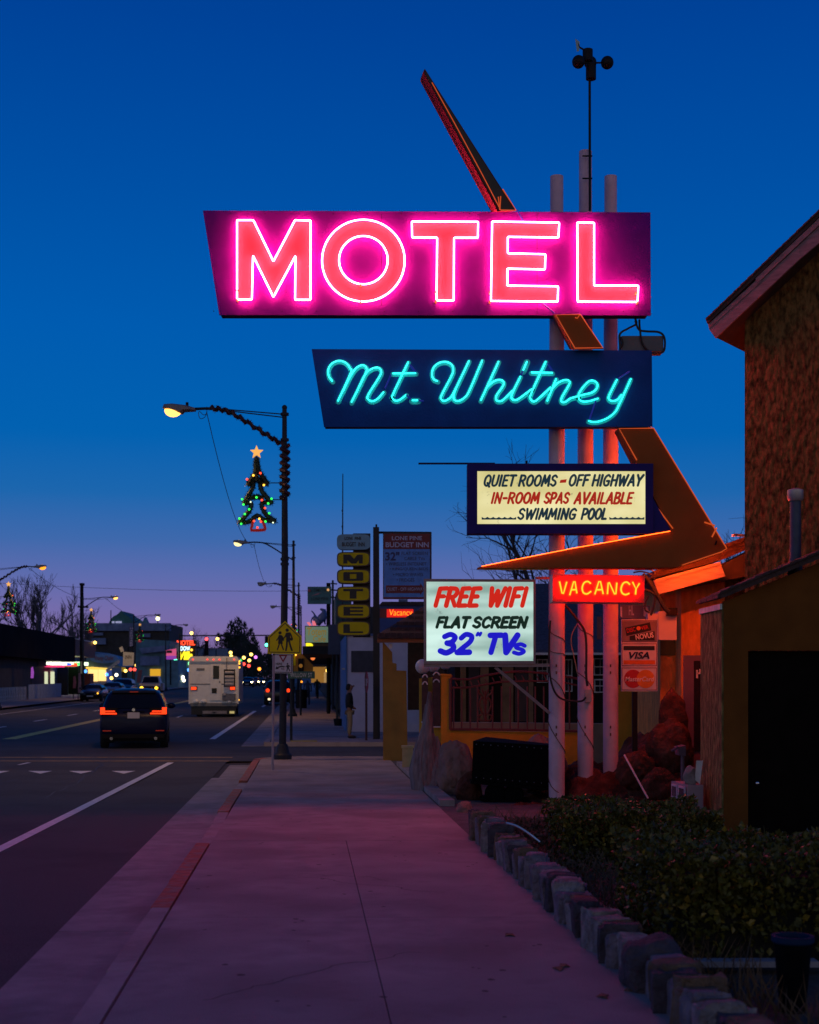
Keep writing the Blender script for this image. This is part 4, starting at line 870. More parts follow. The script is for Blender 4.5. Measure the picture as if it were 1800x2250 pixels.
one(MB().tube([W(1372, 1659, 20.5), W(1390, 1692, 20.3), W(1424, 1754, 20.0)], .013, 6), 'leaning_stick', M('pale_stick', (.6, .5, .5), .6), 'thin pale stick leaning on the red rock mound', 'stick', tuple(W(1424, 1754, 20.0)))
mbx = thing('post_box', 'dark letter box on a thin post between cabinet and red rock', 'letter box', W(1500, 1700, 19))
MB().pp([(1490, 1642), (1507, 1638), (1507, 1661), (1493, 1660)], 19, .3).build('box', M('dark_post_box', (.1, .06, .1), .5), mbx); MB().tube([W(1500, 1660, 19.1), W(1500, 1790, 19.1)], .025, 8).build('post', MATS['dark_post_box'], mbx); MB().tube([W(1476, 1650, 19), W(1490, 1641, 19)], .02, 6).build('flap', MATS['dark_post_box'], mbx)
# stone edging ---------------------------------------------------------
se = thing('stone_edging', 'row of upright grey and brown stones edging the planting bed', 'stone edging', S(2.0, 12))
STN = [M('pale_grey_stone', (.29, .25, .25), .9, .4, 9, 1.5, 30, c2=(.12, .095, .09), c2sc=5, c2amt=.6), M('mauve_grey_stone', (.19, .155, .185), .9, .4, 9, 1.5, 25), M('brown_stone', (.15, .095, .06), .9, .4, 9, 1.5, 20), M('dark_slate_stone', (.06, .047, .06), .85, .4, 9, 1.2, 25)]
random.seed(11); d = 17.0; k = 0; k_big = 0
while d > 5.2:
    w = random.uniform(.11, .235); h = (.3 if d > 15 else .26 if d > 11 else .22)*random.uniform(.86, 1.12); m = random.choice([0, 0, 1, 1, 2, 3, 3]); tx = random.uniform(.1, .135)
    big = k_big == 0 and d < 8.9
    if big: w, h, m, tx, k_big = .36, .31, 3, .18, 1
    bm = bmesh.new(); bmesh.ops.create_icosphere(bm, subdivisions=4, radius=1); vs = []; o = Vector((k*3.1, k*1.7, 0)); lean = random.uniform(-.12, .05); rot = random.uniform(-.25, .25)
    pw_ = random.uniform(.18, .34) if not big else .75
    for v in bm.verts:
        n = v.co.normalized(); e = [math.copysign(abs(t)**pw_, t) for t in n]; f = 1+.2*mnoise.noise(n*1.3+o)+.13*abs(mnoise.noise(n*2.6+o))+.05*mnoise.noise(n*7+o)
        x, y, z = e[0]*tx*f, e[1]*w*.52*f, e[2]*h*.62*f
        x += lean*z; x, y = x*math.cos(rot)-y*math.sin(rot), x*math.sin(rot)+y*math.cos(rot)
        vs.append(S((2.06 if d > 9 else 2.09)+.03*math.sin(k*1.9)+x, d-w/2+y, .12+h*.4+z))
    MB().add(vs, [tuple(v.index for v in f.verts) for f in bm.faces]).build('stone', STN[m], se, True); bm.free()
    d -= w*.93; k += 1
MB().slabp([S(2.05, 5), S(2.2, 5), S(2.2, 17), S(2.05, 17)], .0, .3).build('mortar_core', GAP, se)
bb = thing('bed_border', 'low pale concrete strip across the planting bed in front of the hedge', 'border', W(1610, 2120, 9.0))
for x0, x1 in ((1528, 1612), (1614, 1705), (1707, 1800)): MB().pr(x0, 2113, x1, 2126, 9.0, .12).build('border_block', CONC2, bb)
# hedges -----------------------------------------------------------------
LEAF = M('hedge_leaf', (.075, .068, .007), .5, .6, 9, spec=.3)
LEAF2 = M('hedge_leaf_yellow', (.22, .15, .015), .45, .5, 9)
def hedge(x0, x1, y0, y1, z0, z1, n, lab, size=.03, wav=.1, seed=1):
    random.seed(seed); t = thing('hedge', lab, 'hedge', ((x0+x1)/2, (y0+y1)/2, z0), 'clipped hedges in the bed')
    A, B = MB(), MB()
    for i in range(n):
        f = random.random(); u, v, w = random.random(), random.random(), random.random()
        if f < .42: w = 1-random.random()**2*.18
        elif f < .8: v = random.random()**2*.14
        elif f < .92: u = random.random()**2*.14
        else: u = 1-random.random()**2*.14
        if w < .55 and v < .25 and random.random() > .12+w*1.1: continue      # thin, twiggy lower front
        c = Vector((x0+(x1-x0)*u, y0+(y1-y0)*v, z0+(z1-z0)*w))
        c.z += wav*mnoise.noise(c*2.3)*w; c.x += wav*1.3*mnoise.noise(c*1.9+Vector((5, 0, 0))); c.y += wav*1.6*mnoise.noise(c*1.7+Vector((0, 9, 0)))
        s = size*random.uniform(.5, 1.6); a = Vector((random.gauss(0, 1), random.gauss(0, 1), random.gauss(.3, .8))).normalized(); b = a.orthogonal().normalized()
        b = (Matrix.Rotation(random.uniform(0, 6.28), 3, a) @ b); cc = a.cross(b)
        tip = c+b*s*1.5; l, r = c+cc*s*.55+b*s*.6+a*s*.22, c-cc*s*.55+b*s*.6+a*s*.22
        (B if random.random() < .12 else A).add([c, r, tip, l], [(0, 1, 2), (0, 2, 3)])
    for i in range(26):       # stray sprigs above the clipped top
        c = Vector((random.uniform(x0+.1, x1-.1), random.uniform(y0, y1-.1), z1-.08)); d_ = Vector((random.gauss(0, .35), random.gauss(0, .35), 1)).normalized(); L_ = random.uniform(.06, .2)
        A.tube([c, c+d_*L_], .003, 3)
        for q_ in range(5):
            e_ = c+d_*L_*(.3+.17*q_); a = Vector((random.gauss(0, 1), random.gauss(0, 1), .3)).normalized()*size*1.1; b = a.cross(d_)*.4; (B if random.random() < .35 else A).add([e_, e_+a*.6+b, e_+a*1.3, e_+a*.6-b], [(0, 1, 2, 3)])
    o = A.build('foliage', LEAF, t); o['kind'] = 'stuff'; o = B.build('yellow_leaves', LEAF2, t); o['kind'] = 'stuff'
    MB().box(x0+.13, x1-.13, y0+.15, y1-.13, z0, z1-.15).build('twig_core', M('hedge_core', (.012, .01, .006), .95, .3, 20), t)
hedge(1.62, 4.9, 9.3, 11.0, .08, .8, 22000, 'long clipped hedge in front of the dark shed doorway', seed=2)
hedge(1.52, 3.1, 13.9, 15.9, .08, .64, 14000, 'smaller clipped hedge behind the long one, by the grey cabinet', seed=5)
# weeds between stones and hedges
random.seed(21); mb = MB()
for i in range(1500):
    d = random.uniform(6.5, 18.5); a0 = random.uniform(2.15, 2.75 if d < 13 else 3.0); b = S(a0, d, .1); h = random.uniform(.06, .34); l = Vector((random.gauss(0, .5), random.gauss(0, .5), 1))*h
    s = Vector((random.gauss(0, 1), random.gauss(0, 1), 0)).normalized()*.006; mb.add([b-s, b+s, b+l*.6+s*.7, b+l], [(0, 1, 2, 3)])
o = mb.build('dry_weeds', M('dry_weed', (.14, .075, .03), .8, .5, 9)); o['kind'] = 'stuff'
random.seed(22); mb = MB()
for i in range(2600):
    d = random.uniform(12, 18.6); a0 = random.uniform(2.2, 2.9); h = .38*(1-abs(d-15.3)/4); c = S(a0, d, .1+random.random()**.6*max(.08, h)); s = random.uniform(.012, .03)
    a = Vector((random.gauss(0, 1), random.gauss(0, 1), random.gauss(0, 1))).normalized(); b = a.orthogonal(); mb.add([c, c+a*s*2, c+a*s+b*s], [(0, 1, 2)])
o = mb.build('scrubby_weeds', M('dark_scrub', (.07, .045, .02), .8, .5, 9)); o['kind'] = 'stuff'
fp = thing('flower_pot', 'dark plant pot with a blue rim at the lower right by the hedge', 'pot', W(1742, 2200, 8.0))
c = W(1742, 2060, 8.0); MB().lathe((c.x, c.y, 0), [(.07, .1), (.105, c.z-.03)], 20).build('pot_body', OCM, fp, True); MB().lathe((c.x, c.y, 0), [(.108, c.z-.03), (.118, c.z-.02), (.118, c.z+.012), (.1, c.z+.012), (.095, c.z-.02)], 20).build('rim', M('blue_glaze', (.008, .025, .07), .5, spec=.1), fp, True)
tn = thing('tinsel_strand', 'thin silvery garland strand lying on weeds behind the stone edging', 'garland', W(1160, 1840, 14.2))
MB().tube([W(x, y, 14.0) for x, y in cat([Vector(q_) for q_ in ((1112, 1808), (1135, 1815), (1160, 1830), (1186, 1850))], 6)], .012, 5).build('strand', M('silver_tinsel', (.7, .65, .7), .2, metal=.8), tn)
# litter on the pavement
random.seed(4)
LITT = M('dead_leaf', (.16, .08, .04), .8, .4, 20)
for i, (x, y) in enumerate(((1238, 2123), (1325, 2190), (1228, 2130), (1384, 2176), (1180, 1892), (1230, 1985), (1120, 2055))):
    c = G(x, y, .121); s = .05 if y > 2000 else .06; a = random.uniform(0, 6)
    v = [c+Vector((s*r*math.cos(a+t), s*r*math.sin(a+t)*1.6, .012*(j % 2)+.002)) for j, (r, t) in enumerate(((1, 0), (.5, 1), (.8, 2.4), (.6, 3.6), (.9, 4.6), (.45, 5.5)))]
    one(MB().prism(v, [p_+Vector((0, 0, -.004)) for p_ in v]), 'fallen_leaf', LITT, ['curled brown leaf on the pavement nearest the big dark stone', 'brown leaf at the very bottom of the pavement', 'small leaf beside the curled brown leaf', 'leaf close to the edging under the big dark stone', 'leaf by the edging opposite the smaller hedge', 'leaf by the edging opposite the long hedge', 'lone leaf in the middle of the pavement slab'][i], 'leaf', tuple(c), 'leaves on the pavement')
# ================================================================= street furniture
zL = zf(340, 860, .1971); D1 = gd(1668, .12)
STEEL = M('dark_lamp_steel', (.02, .026, .036), .55, .2, 6, spec=.25)
def zl(x, y, D=None, dy=0.): return W(*zL([(x, y)])[0], D or D1)+Vector((0, dy, 0))
LOC1 = W(621, 1668, D1)
SODIUM = EM('warm_lamp_lens', (1, .42, .085), 3.2); PALEL = EM('yellow_white_lamp_lens', (1, .82, .33), 1.7); ORL = EM('orange_lamp_lens', (1, .3, .015), 2.0)
OFFL = M('unlit_lamp_lens', (.3, .3, .32), .2, .1)
def lamp_build():
    t = thing('street_lamp', 'tall dark street lamp at the near corner with the crossing signs, lit', 'street lamp', tuple(LOC1), 'curved arm street lamps along the road')
    b = LOC1; tp = zl(1448, 180)
    MB().lathe((b.x, b.y, 0), [(.22, b.z-.02), (.22, b.z+.1), (.16, b.z+.16), (.13, b.z+.32), (.105, b.z+.36)], 14).build('base', STEEL, t, True)
    MB().tube([Vector((b.x, b.y, b.z+.3)), zl(1452, 1900), zl(1448, 900), tp], [.088, .082, .068, .055], 14).build('pole', STEEL, t, True)
    MB().ball(tp, .065, 10, 6).build('finial', STEEL, t, True)
    for y in (255, 540, 1870, 1925): c = zl(1450, y); MB().lathe((c.x, c.y, c.z), [(.09, -.03), (.1, -.03), (.1, .03), (.09, .03)], 12).build('collar', STEEL, t)
    MB().tube([zl(x, y) for x, y in cat([Vector(q) for q in ((1440, 590), (1260, 490), (1010, 330), (800, 218), (620, 192), (440, 196))], 5)], .034, 9).build('arm', STEEL, t, True)
    MB().tube([zl(1440, 255), zl(1000, 218), zl(620, 186)], .014, 6).build('brace', STEEL, t, True)
    MB().tube([zl(1440, 290), zl(1000, 238), zl(790, 212)], .014, 6).build('brace', STEEL, t, True)
    h = [(95, 190), (110, 150), (200, 143), (350, 160), (455, 190), (455, 218), (330, 225), (305, 252)]
    a = [zl(x, y, None, -.1) for x, y in h]; a2 = [zl(x, y, None, -.17) for x, y in [(130, 188), (140, 165), (200, 158), (320, 172), (400, 195), (400, 212), (320, 215), (290, 235)]]
    mb = MB().prism(a, [p_+Vector((0, .2, 0)) for p_ in a]); mb.prism(a2, a); b2 = [p_+Vector((0, .34, 0)) for p_ in a2]; mb.prism([p_+Vector((0, .2, 0)) for p_ in a], b2)
    mb.build('lamp_head', M('lamp_head_paint', (.22, .2, .2), .5, .1), t)
    c = zl(205, 212); MB().ball(c, .2, 18, 12, (1.02, .72, .78)).build('lens', SODIUM, t, True)
    ld = bpy.data.lights.new('street_lamp_light', 'SPOT'); ld.energy = 650; ld.color = (1, .5, .16); ld.spot_size = R(150); ld.spot_blend = .6; ld.shadow_soft_size = .12
    lo = bpy.data.objects.new('street_lamp_light', ld); col.objects.link(lo); lo.parent = t; lo.location = zl(205, 300)-LOC1-Vector((0, 0, .04))
    c = zl(362, 146); MB().lathe(c, [(.035, -.03), (.035, .05)], 8).build('photocell', BLACKM, t)
    MB().tube([zl(x, y) for x, y in cat([Vector(q) for q in ((580, 170), (580, 240), (545, 262), (500, 222), (490, 250), (505, 300), (540, 300), (570, 270), (580, 230))], 4)], .008, 5).build('cable', CABLE, t, True)
    MB().tube([zl(1290, 1020), zl(1450, 1020)], .012, 5).build('decoration_bracket', STEEL, t); MB().tube([zl(1320, 1207), zl(1450, 1207)], .012, 5).build('decoration_bracket', STEEL, t)
    return t
GARM = M('dark_green_tinsel', (.006, .03, .016), .5, .5, 30); GARR = M('dark_red_tinsel', (.05, .006, .008), .5, .4, 30)
def bristle(path, r, n, mb=None, spike=.6):
    mb = mb or MB(); mb.tube(path, r*.55, 6); L = [(path[i], path[i+1]) for i in range(len(path)-1)]; tot = sum((b-a).length for a, b in L)
    for a, b in L:
        for _ in range(max(1, int(n*(b-a).length/tot))):
            c = a+(b-a)*random.random(); d = Vector((random.gauss(0, 1), random.gauss(0, .7), random.gauss(0, 1))).normalized(); s = d.orthogonal().normalized()*.012
            mb.add([c-s, c+s, c+d*r*random.uniform(.8, 1.25)], [(0, 1, 2)])
    return mb
def garland_build():
    random.seed(31)
    p0 = [zl(x, y) for x, y in cat([Vector(q) for q in ((620, 190), (800, 215), (1010, 330), (1260, 490), (1440, 600))], 8)]
    P = []
    for i, c in enumerate(p0): P.append(c+Vector((0, .05*math.cos(i*1.9), .05*math.sin(i*1.9))))
    for i in range(40):
        y = 600+i*15.4; c = zl(1450, y); P.append(c+Vector((.095*math.cos(i*1.25), .095*math.sin(i*1.25), 0)))
    return one(bristle(P, .085, 1500), 'garland', GARR, 'dark tinsel garland wound round the arm and post of the nearest lamp', 'garland', tuple(P[0]), 'tinsel garlands on the lamps')
BULB = {'r': EM('red_bulb', (1, .05, .02), 3), 'g': EM('green_bulb', (.03, 1, .08), 2), 'y': EM('amber_bulb', (1, .45, .04), 3), 'w': EM('pale_bulb', (.8, 1, .7), 1.6)}
STARM = M('lit_gold_star', (.5, .3, .08), .4, em=(1, .47, .1), es=.95)
def tree_build():
    random.seed(32)
    t = thing('tree_decoration', 'tinsel Christmas tree decoration with gold star on the nearest lamp post', 'decoration', tuple(zl(1290, 1020)), 'tree decorations on the lamps')
    st = [(1137+ (76 if k % 2 == 0 else 33)*math.sin(k*math.pi/5), 678-(76 if k % 2 == 0 else 33)*math.cos(k*math.pi/5)) for k in range(10)]
    a = [zl(x, y, None, -.03) for x, y in st]; MB().prism(a, [p_+Vector((0, .06, 0)) for p_ in a]).build('star', STARM, t)
    mb = MB(); fr = [[(1133, 740), (1128, 820), (1120, 900), (1080, 970), (1035, 1045)], [(1140, 740), (1150, 830), (1170, 900), (1215, 965), (1265, 1035)], [(1133, 760), (1133, 900), (1135, 1000)], [(1040, 1035), (1100, 1030), (1080, 1100), (1045, 1160), (995, 1255)], [(1262, 1030), (1180, 1035), (1195, 1110), (1240, 1170), (1310, 1245)],
          [(1000, 1250), (1075, 1245), (1060, 1320), (1010, 1390), (945, 1465)], [(1300, 1240), (1195, 1245), (1215, 1330), (1260, 1390), (1345, 1450)], [(1060, 1190), (1130, 1175), (1210, 1190)], [(945, 1465), (1060, 1450), (1140, 1385), (1220, 1430), (1345, 1450)], [(1110, 980), (1090, 1030)], [(1165, 980), (1190, 1030)]]
    for f in fr: bristle([zl(x, y) for x, y in cat([Vector(q) for q in f], 4)], .095, 420, mb)
    mb.build('green_frame', GARM, t)
    bristle([zl(x, y) for x, y in cat([Vector(q) for q in ((1100, 1430), (1085, 1500), (1080, 1545), (1150, 1548), (1228, 1540), (1222, 1490), (1195, 1435))], 3)], .055, 300).build('red_trunk', M('red_tinsel', (.3, .015, .01), .5, .4, 30, em=(.2, .005, .003), es=.5), t)
    me = {}
    for k, x, y in (('r', 1183, 917), ('r', 1035, 985), ('y', 1222, 1050), ('g', 980, 1207), ('g', 1307, 1202), ('g', 1140, 1187), ('w', 1075, 1238), ('r', 1200, 1217), ('g', 1270, 1255), ('g', 995, 1267), ('g', 1058, 1320), ('r', 1234, 1306), ('g', 1010, 1372), ('g', 1282, 1362), ('g', 950, 1422), ('g', 970, 1482), ('y', 1172, 1425), ('r', 1112, 1450), ('r', 1190, 1458), ('g', 1240, 1455), ('w', 1324, 1468), ('r', 1150, 1522), ('y', 1105, 942)):
        c = zl(x, y, None, -.09); MB().ball(c, .027 if k != 'w' else .02, 8, 5).build('bulb', BULB[k], t, True)
    return t
L1 = lamp_build(); G1 = garland_build(); T1 = tree_build()
zlz = 0.12
def put_lamp(px, D, rot, lab, lens, src=L1, a=None):
    c = copy_tree(src); c.location = ((px-900)*D/F, D, LOC1.z+hz(D)-hz(D1)); c.rotation_euler = (0, 0, rot); c['label'] = lab
    for ch in c.children:
        if ch.name.startswith('lens'): recolor(ch, lens)
    for ch in list(c.children):
        if ch.type == 'LIGHT' and lens is OFFL: bpy.data.objects.remove(ch)
    return c
def put_rel(src, lamp, lab):
    c = copy_tree(src); off = Vector(src.location)-LOC1; c.rotation_euler = lamp.rotation_euler
    c.location = Vector(lamp.location)+Matrix.Rotation(lamp.rotation_euler.z, 3, 'Z') @ off; c['label'] = lab; return c
L2 = put_lamp(643, 67.7, 0, 'second street lamp on the pavement side, its head lit yellow white', PALEL)
L3 = put_lamp(655, 98.6, 0, 'unlit third street lamp on the pavement side with a garland on its post', OFFL)
L4 = put_lamp(660.5, 132, 0, 'unlit fourth street lamp on the pavement side with coloured bulbs', OFFL)
LA = put_lamp(-4, 83, math.pi, 'orange lit street lamp whose arm enters from the left edge', ORL)
LB = put_lamp(184, 116, math.pi, 'warm lit street lamp across the road by the parked dark cars', SODIUM)
LC = put_lamp(295, 151, math.pi, 'unlit street lamp across the road beside the beige hanging sign', OFFL)
LD = put_lamp(365, 181, math.pi, 'farthest unlit street lamp across the road by the pink sign', OFFL)
put_rel(G1, LA, 'tinsel garland on the orange lit lamp arm at the left edge'); put_rel(G1, L3, 'tinsel garland on the unlit third lamp beyond the crossing signs')
put_rel(T1, LA, 'tree decoration with star hanging at the left edge'); put_rel(T1, LB, 'lit tree decoration on the lamp by the parked dark cars'); put_rel(T1, LC, 'lit tree decoration beside the green domed roof'); put_rel(T1, L4, 'distant tree decoration just right of the yellow crossing sign')
WIRE = M('thin_wire', (.05, .06, .1), .6)
def wire(pts, r, lab, n=14, sag=0.):
    a, b = Vector(pts[0]), Vector(pts[1]); P = [a+(b-a)*(i/n)-Vector((0, 0, 4*sag*(i/n)*(1-i/n))) for i in range(n+1)]
    return one(MB().tube(P, r, 5), 'overhead_wire', WIRE, lab, 'wire', tuple(a), 'overhead wires')
hd = lambda lamp, x, y: Vector(lamp.location)+Matrix.Rotation(lamp.rotation_euler.z, 3, 'Z') @ (zl(x, y)-LOC1)
wire((hd(L1, 580, 230), hd(L2, 560, 240)), .010, 'thin wire hanging from the nearest lamp arm to the second lamp', sag=.9)
wire((hd(L2, 560, 240), hd(L3, 560, 240)), .012, 'thin wire between the second and third lamps', sag=.8)
wire((hd(LA, 560, 240), hd(LB, 560, 240)), .014, 'thin wire between the two lit lamps across the road', sag=.7)
wire((hd(LB, 560, 240), hd(LC, 560, 240)), .016, 'thin wire from the warm lit lamp to the unlit one by the beige sign', sag=.7)
wire((W(0, 1281, 140), W(690, 1298, 140)), .018, 'long level wire crossing high over the whole road', sag=.3)
# crossing signs on the lamp post
zS = zf(400, 1250, .2087); DZ = D1-.16; ps = at(DZ)
YFL = M('yellow_green_sign', (.85, .68, .008), .5, .05, 4, spec=.2); SBLK = M('sign_black', (.012, .012, .012), .5)
cx = thing('school_crossing_sign', 'yellow pentagon school crossing sign with two walking figures', 'road sign', W(626, 1440, DZ))
pent = [(1085, 548), (1262, 712), (1256, 898), (900, 893), (906, 712)]
MB().pp(zS(pent), DZ, .012).build('plate', YFL, cx)
MB().tube([W(626, 1366, DZ+.05), W(626, 1437, DZ+.05)], .03, 6).build('clamp_bar', STEEL, cx)
inn = [(1085, 566), (1247, 718), (1243, 884), (915, 880), (919, 718)]; in2 = [(1085, 578), (1238, 722), (1234, 876), (923, 872), (927, 722)]
mb = MB(); mb.add([ps(x, y, .003) for x, y in zS(inn)]+[ps(x, y, .003) for x, y in zS(in2)], [(i, (i+1) % 5, 5+(i+1) % 5, 5+i) for i in range(5)]); mb.build('border', SBLK, cx)
def fig(parts, par, D, nm='walking_figure', m=SBLK):
    mb = MB(); k = 0
    for kind, pts, w in parts:
        if kind == 'd': mb.poly([at(D)(x, y, .004) for x, y in zS([(pts[0]+w*math.cos(i*.524), pts[1]+w*math.sin(i*.524)) for i in range(12)])])
        elif kind == 'p': mb.poly([at(D)(x, y, .0045) for x, y in zS(pts)])
        else: mb.ribbon(zS(pts), w*.2087, at(D), lift=.005+.0006*k); k += 1
    mb.build(nm, m, par)
fig([('d', (1033, 673), 17), ('p', [(1020, 695), (1050, 697), (1062, 790), (1012, 788)], 0), ('r', [(1024, 705), (1012, 735), (996, 752)], 6), ('r', [(1050, 705), (1066, 735)], 7), ('p', [(1052, 722), (1076, 728), (1072, 760), (1050, 755)], 0), ('r', [(1026, 785), (1018, 815), (1005, 850)], 6.5), ('r', [(1046, 785), (1055, 815), (1069, 850)], 6.5)], cx, DZ)
fig([('d', (1108, 645), 18), ('p', [(1095, 672), (1140, 668), (1142, 765), (1098, 768)], 0), ('r', [(1100, 680), (1090, 710), (1074, 728)], 7), ('r', [(1138, 678), (1152, 705), (1162, 740)], 8), ('p', [(1140, 725), (1168, 735), (1160, 758), (1138, 750)], 0), ('r', [(1106, 765), (1104, 810), (1095, 858)], 9), ('r', [(1130, 765), (1142, 812), (1158, 858)], 9)], cx, DZ)
yd = thing('yield_sign', 'white yield here to pedestrians sign below the yellow pentagon', 'road sign', W(622, 1480, DZ))
MB().pp(zS([(964, 893), (1165, 896), (1164, 1100), (963, 1096)]), DZ, .012).build('plate', M('white_road_sign', (.62, .6, .64), .45, .05), yd)
MB().tube([W(624, 1440, DZ+.05), W(624, 1478, DZ+.05)], .03, 6).build('clamp_bar', STEEL, yd)
o = [(970, 900), (1159, 903), (1158, 1094), (969, 1090)]; i_ = [(977, 907), (1152, 910), (1151, 1087), (976, 1083)]
mb = MB(); mb.add([ps(x, y, .003) for x, y in zS(o)]+[ps(x, y, .003) for x, y in zS(i_)], [(i, (i+1) % 4, 4+(i+1) % 4, 4+i) for i in range(4)]); mb.build('border', SBLK, yd)
MB().poly([ps(x, y, .003) for x, y in zS([(1018, 906), (1112, 906), (1065, 988)])]).build('triangle', M('sign_red', (.3, .015, .03), .5), yd)
MB().poly([ps(x, y, .005) for x, y in zS([(1042, 919), (1088, 919), (1065, 960)])]).build('triangle_field', WHTP, yd)
def st(body, x0, y0, x1, y1, D, m, par, l=.004, **k):
    v, f = text2d(body, x0, y0, x1, y1, **k); MB().add([at(D)(x, y, l) for x, y in zS(v)], f).build('lettering', m, par)
st('HERE', 988, 988, 1056, 1012, DZ, SBLK, yd, bold=.02); st('TO', 1042, 1042, 1078, 1066, DZ, SBLK, yd, bold=.02)
mb = MB(); mb.ribbon(zS([(1076, 1030), (1045, 1026), (1015, 1036)]), 1.4, ps, lift=.004); mb.poly([ps(x, y, .0045) for x, y in zS([(985, 1058), (995, 1026), (1022, 1052)])]); mb.build('arrow', SBLK, yd)
fig([('d', (1112, 1000), 9), ('p', [(1103, 1012), (1126, 1012), (1126, 1042), (1105, 1042)], 0), ('r', [(1106, 1018), (1094, 1032)], 4), ('r', [(1126, 1018), (1138, 1030)], 4), ('r', [(1112, 1042), (1105, 1075)], 5), ('r', [(1120, 1042), (1136, 1074)], 5)], yd, DZ, 'pedestrian')
b = G(599, 1692, .12)
tp_ = thing('sign_post', 'thin pinkish metal post at the kerb just left of the lamp post', 'post', tuple(b)); MB().tube([b-Vector((0, 0, .02)), W(601.5, 1440, b.y)], .026, 8).build('post', M('pinkish_post', (.42, .33, .35), .5, .1), tp_)
c = W(601.5, 1440, b.y); MB().lathe(c, [(.028, 0), (.02, .03)], 8).build('cap', STEEL, tp_)
# street name blade, beacon
sn = thing('street_name_sign', 'green street name blade reading WILLOW ST on a corner post', 'street sign', W(647, 1640, 42.9))
MB().pr(632, 1475, 692, 1491, 42.9, .02).build('blade', M('green_street_blade', (.01, .08, .07), .4, .05), sn)
MB().tube([W(640, 1638, 42.95), W(640, 1472, 42.95)], .04, 8).build('post', STEEL, sn)
mb = MB(); text(mb, 'WILLOW ST', 638, 1478.5, 686, 1488, at(42.9), .004, bold=.005, spacing=1.12); mb.build('lettering', M('pale_blade_letters', (.5, .5, .55), .5), sn)
wbn = thing('warning_beacon', 'amber warning sign with a dark signal box behind the street name blade', 'warning sign', W(663, 1575, 64))
MB().pp([(645, 1437), (665, 1437), (688, 1462), (688, 1476), (645, 1476)], 64, .02).build('plate', M('amber_sign', (.5, .22, .01), .5, .1), wbn)
MB().pr(655, 1447, 667, 1475, 63.9, .09).build('signal_box', BLACKM, wbn); c = W(661, 1463, 63.78); MB().lathe(c, [(.085, -.03), (.085, .05)], 14, 'y').build('amber_lens', M('dull_amber_lens', (.3, .14, .02), .3, em=(.5, .2, .02), es=.35), wbn)
MB().pr(645, 1441, 650, 1462, 63.92, .03).build('side_plate', YFL, wbn); MB().tube([W(650, 1439, 63.85), W(650, 1439, 63.75)], .04, 8).build('lit_bulb', BULB['y'], wbn); MB().tube([W(661, 1572, 64.1), W(661, 1440, 64.1)], .05, 8).build('post', STEEL, wbn)
MB().tube([W(663, 1498, 63.9), W(663, 1498, 63.8)], .05, 8).build('lit_bulb', ORL, wbn)
# stop sign seen nearly edge on
DSt = 43.2; b = W(805, 1640, DSt); b.z = .12; sg = thing('stop_sign', 'stop sign seen almost edge on beside the dark motel post', 'road sign', tuple(b))
MB().tube([b, W(805, 1478, DSt)], .035, 8).build('post', M('dark_red_post', (.06, .02, .025), .6), sg)
c = W(805, 1499, DSt-.05); u = Vector((math.cos(R(78)), -math.sin(R(78)), 0)); oc_ = [c+u*.34*math.cos(k*math.pi/4+.3927)+Vector((0, 0, .34*math.sin(k*math.pi/4+.3927))) for k in range(8)]; nn = Vector((-u.y, u.x, 0))*-.02
if nn.y > 0: nn = -nn
MB().prism(oc_, [p_-nn*.5 for p_ in oc_]).build('plate', M('sign_red', (.3, .015, .03), .5), sg)
v, f = text2d('STOP', -.24, -.11, .24, .11, bold=.01); uu = u if u.x > 0 else -u
MB().add([c+nn*.3+uu*x-Vector((0, 0, y)) for x, y in v], f).build('lettering', WHTP, sg)
# budget inn pylon
DB = 44.0; b = W(827, 1630, DB); b.z = .12
bi = thing('motel_pylon', 'dark post with stacked yellow panels spelling MOTEL beside the white building', 'pylon sign', tuple(b))
MB().pp([(820, 1640), (835, 1640), (833, 1158), (820, 1158)], DB, .22).build('post', M('black_pylon_paint', (.008, .008, .014), .55), bi)
MB().pr(825, 1152, 829, 1158, DB+.05, .08).build('cap', BLACKM, bi)
zB2 = zf(730, 1150, .13333); YPN = M('yellow_sign_plastic', (.6, .45, .008), .5, .1, 4, spec=.15); TRIMB = M('brown_panel_trim', (.07, .035, .02), .4, .1); GPN = M('blue_grey_panel', (.2, .36, .46), .5, .1, spec=.2)
MB().pr(776, 1172, 814, 1400, DB+.1, .12).build('backing', M('black_pylon_paint', (.01, .01, .014), .55), bi)
def pill(x0, y0, x1, y1, inset=0):
    x0 += inset; x1 -= inset; y0 += inset*.8; y1 -= inset*.8; w, h = x1-x0, y1-y0; out = []
    for k in range(40):
        a = 2*math.pi*k/40; c, s = math.cos(a), math.sin(a); out.append((x0+w/2+math.copysign(abs(c)**.32, c)*w/2, y0+h/2+math.copysign(abs(s)**.5, s)*h/2))
    return zB2(out)
BLK_ = {'M': [[(185, 662), (185, 515), (300, 515), (362, 585), (415, 515), (505, 515), (505, 662), (440, 662), (440, 605), (398, 662), (318, 662), (250, 605), (250, 662)]],
 'O': [[(185, 815), (200, 802), (497, 802), (512, 815), (512, 835), (185, 835)], [(185, 912), (512, 912), (512, 935), (497, 948), (200, 948), (185, 935)], [(185, 835), (292, 835), (292, 912), (185, 912)], [(400, 835), (512, 835), (512, 912), (400, 912)]],
 'T': [[(185, 1080), (510, 1080), (510, 1118), (402, 1118), (402, 1240), (290, 1240), (290, 1118), (185, 1118)]],
 'E': [[(188, 1375), (510, 1375), (510, 1405), (298, 1405), (298, 1430), (510, 1430), (510, 1462), (298, 1462), (298, 1490), (510, 1490), (510, 1520), (188, 1520)]],
 'L': [[(185, 1662), (292, 1662), (292, 1780), (510, 1780), (510, 1808), (185, 1808)]]}
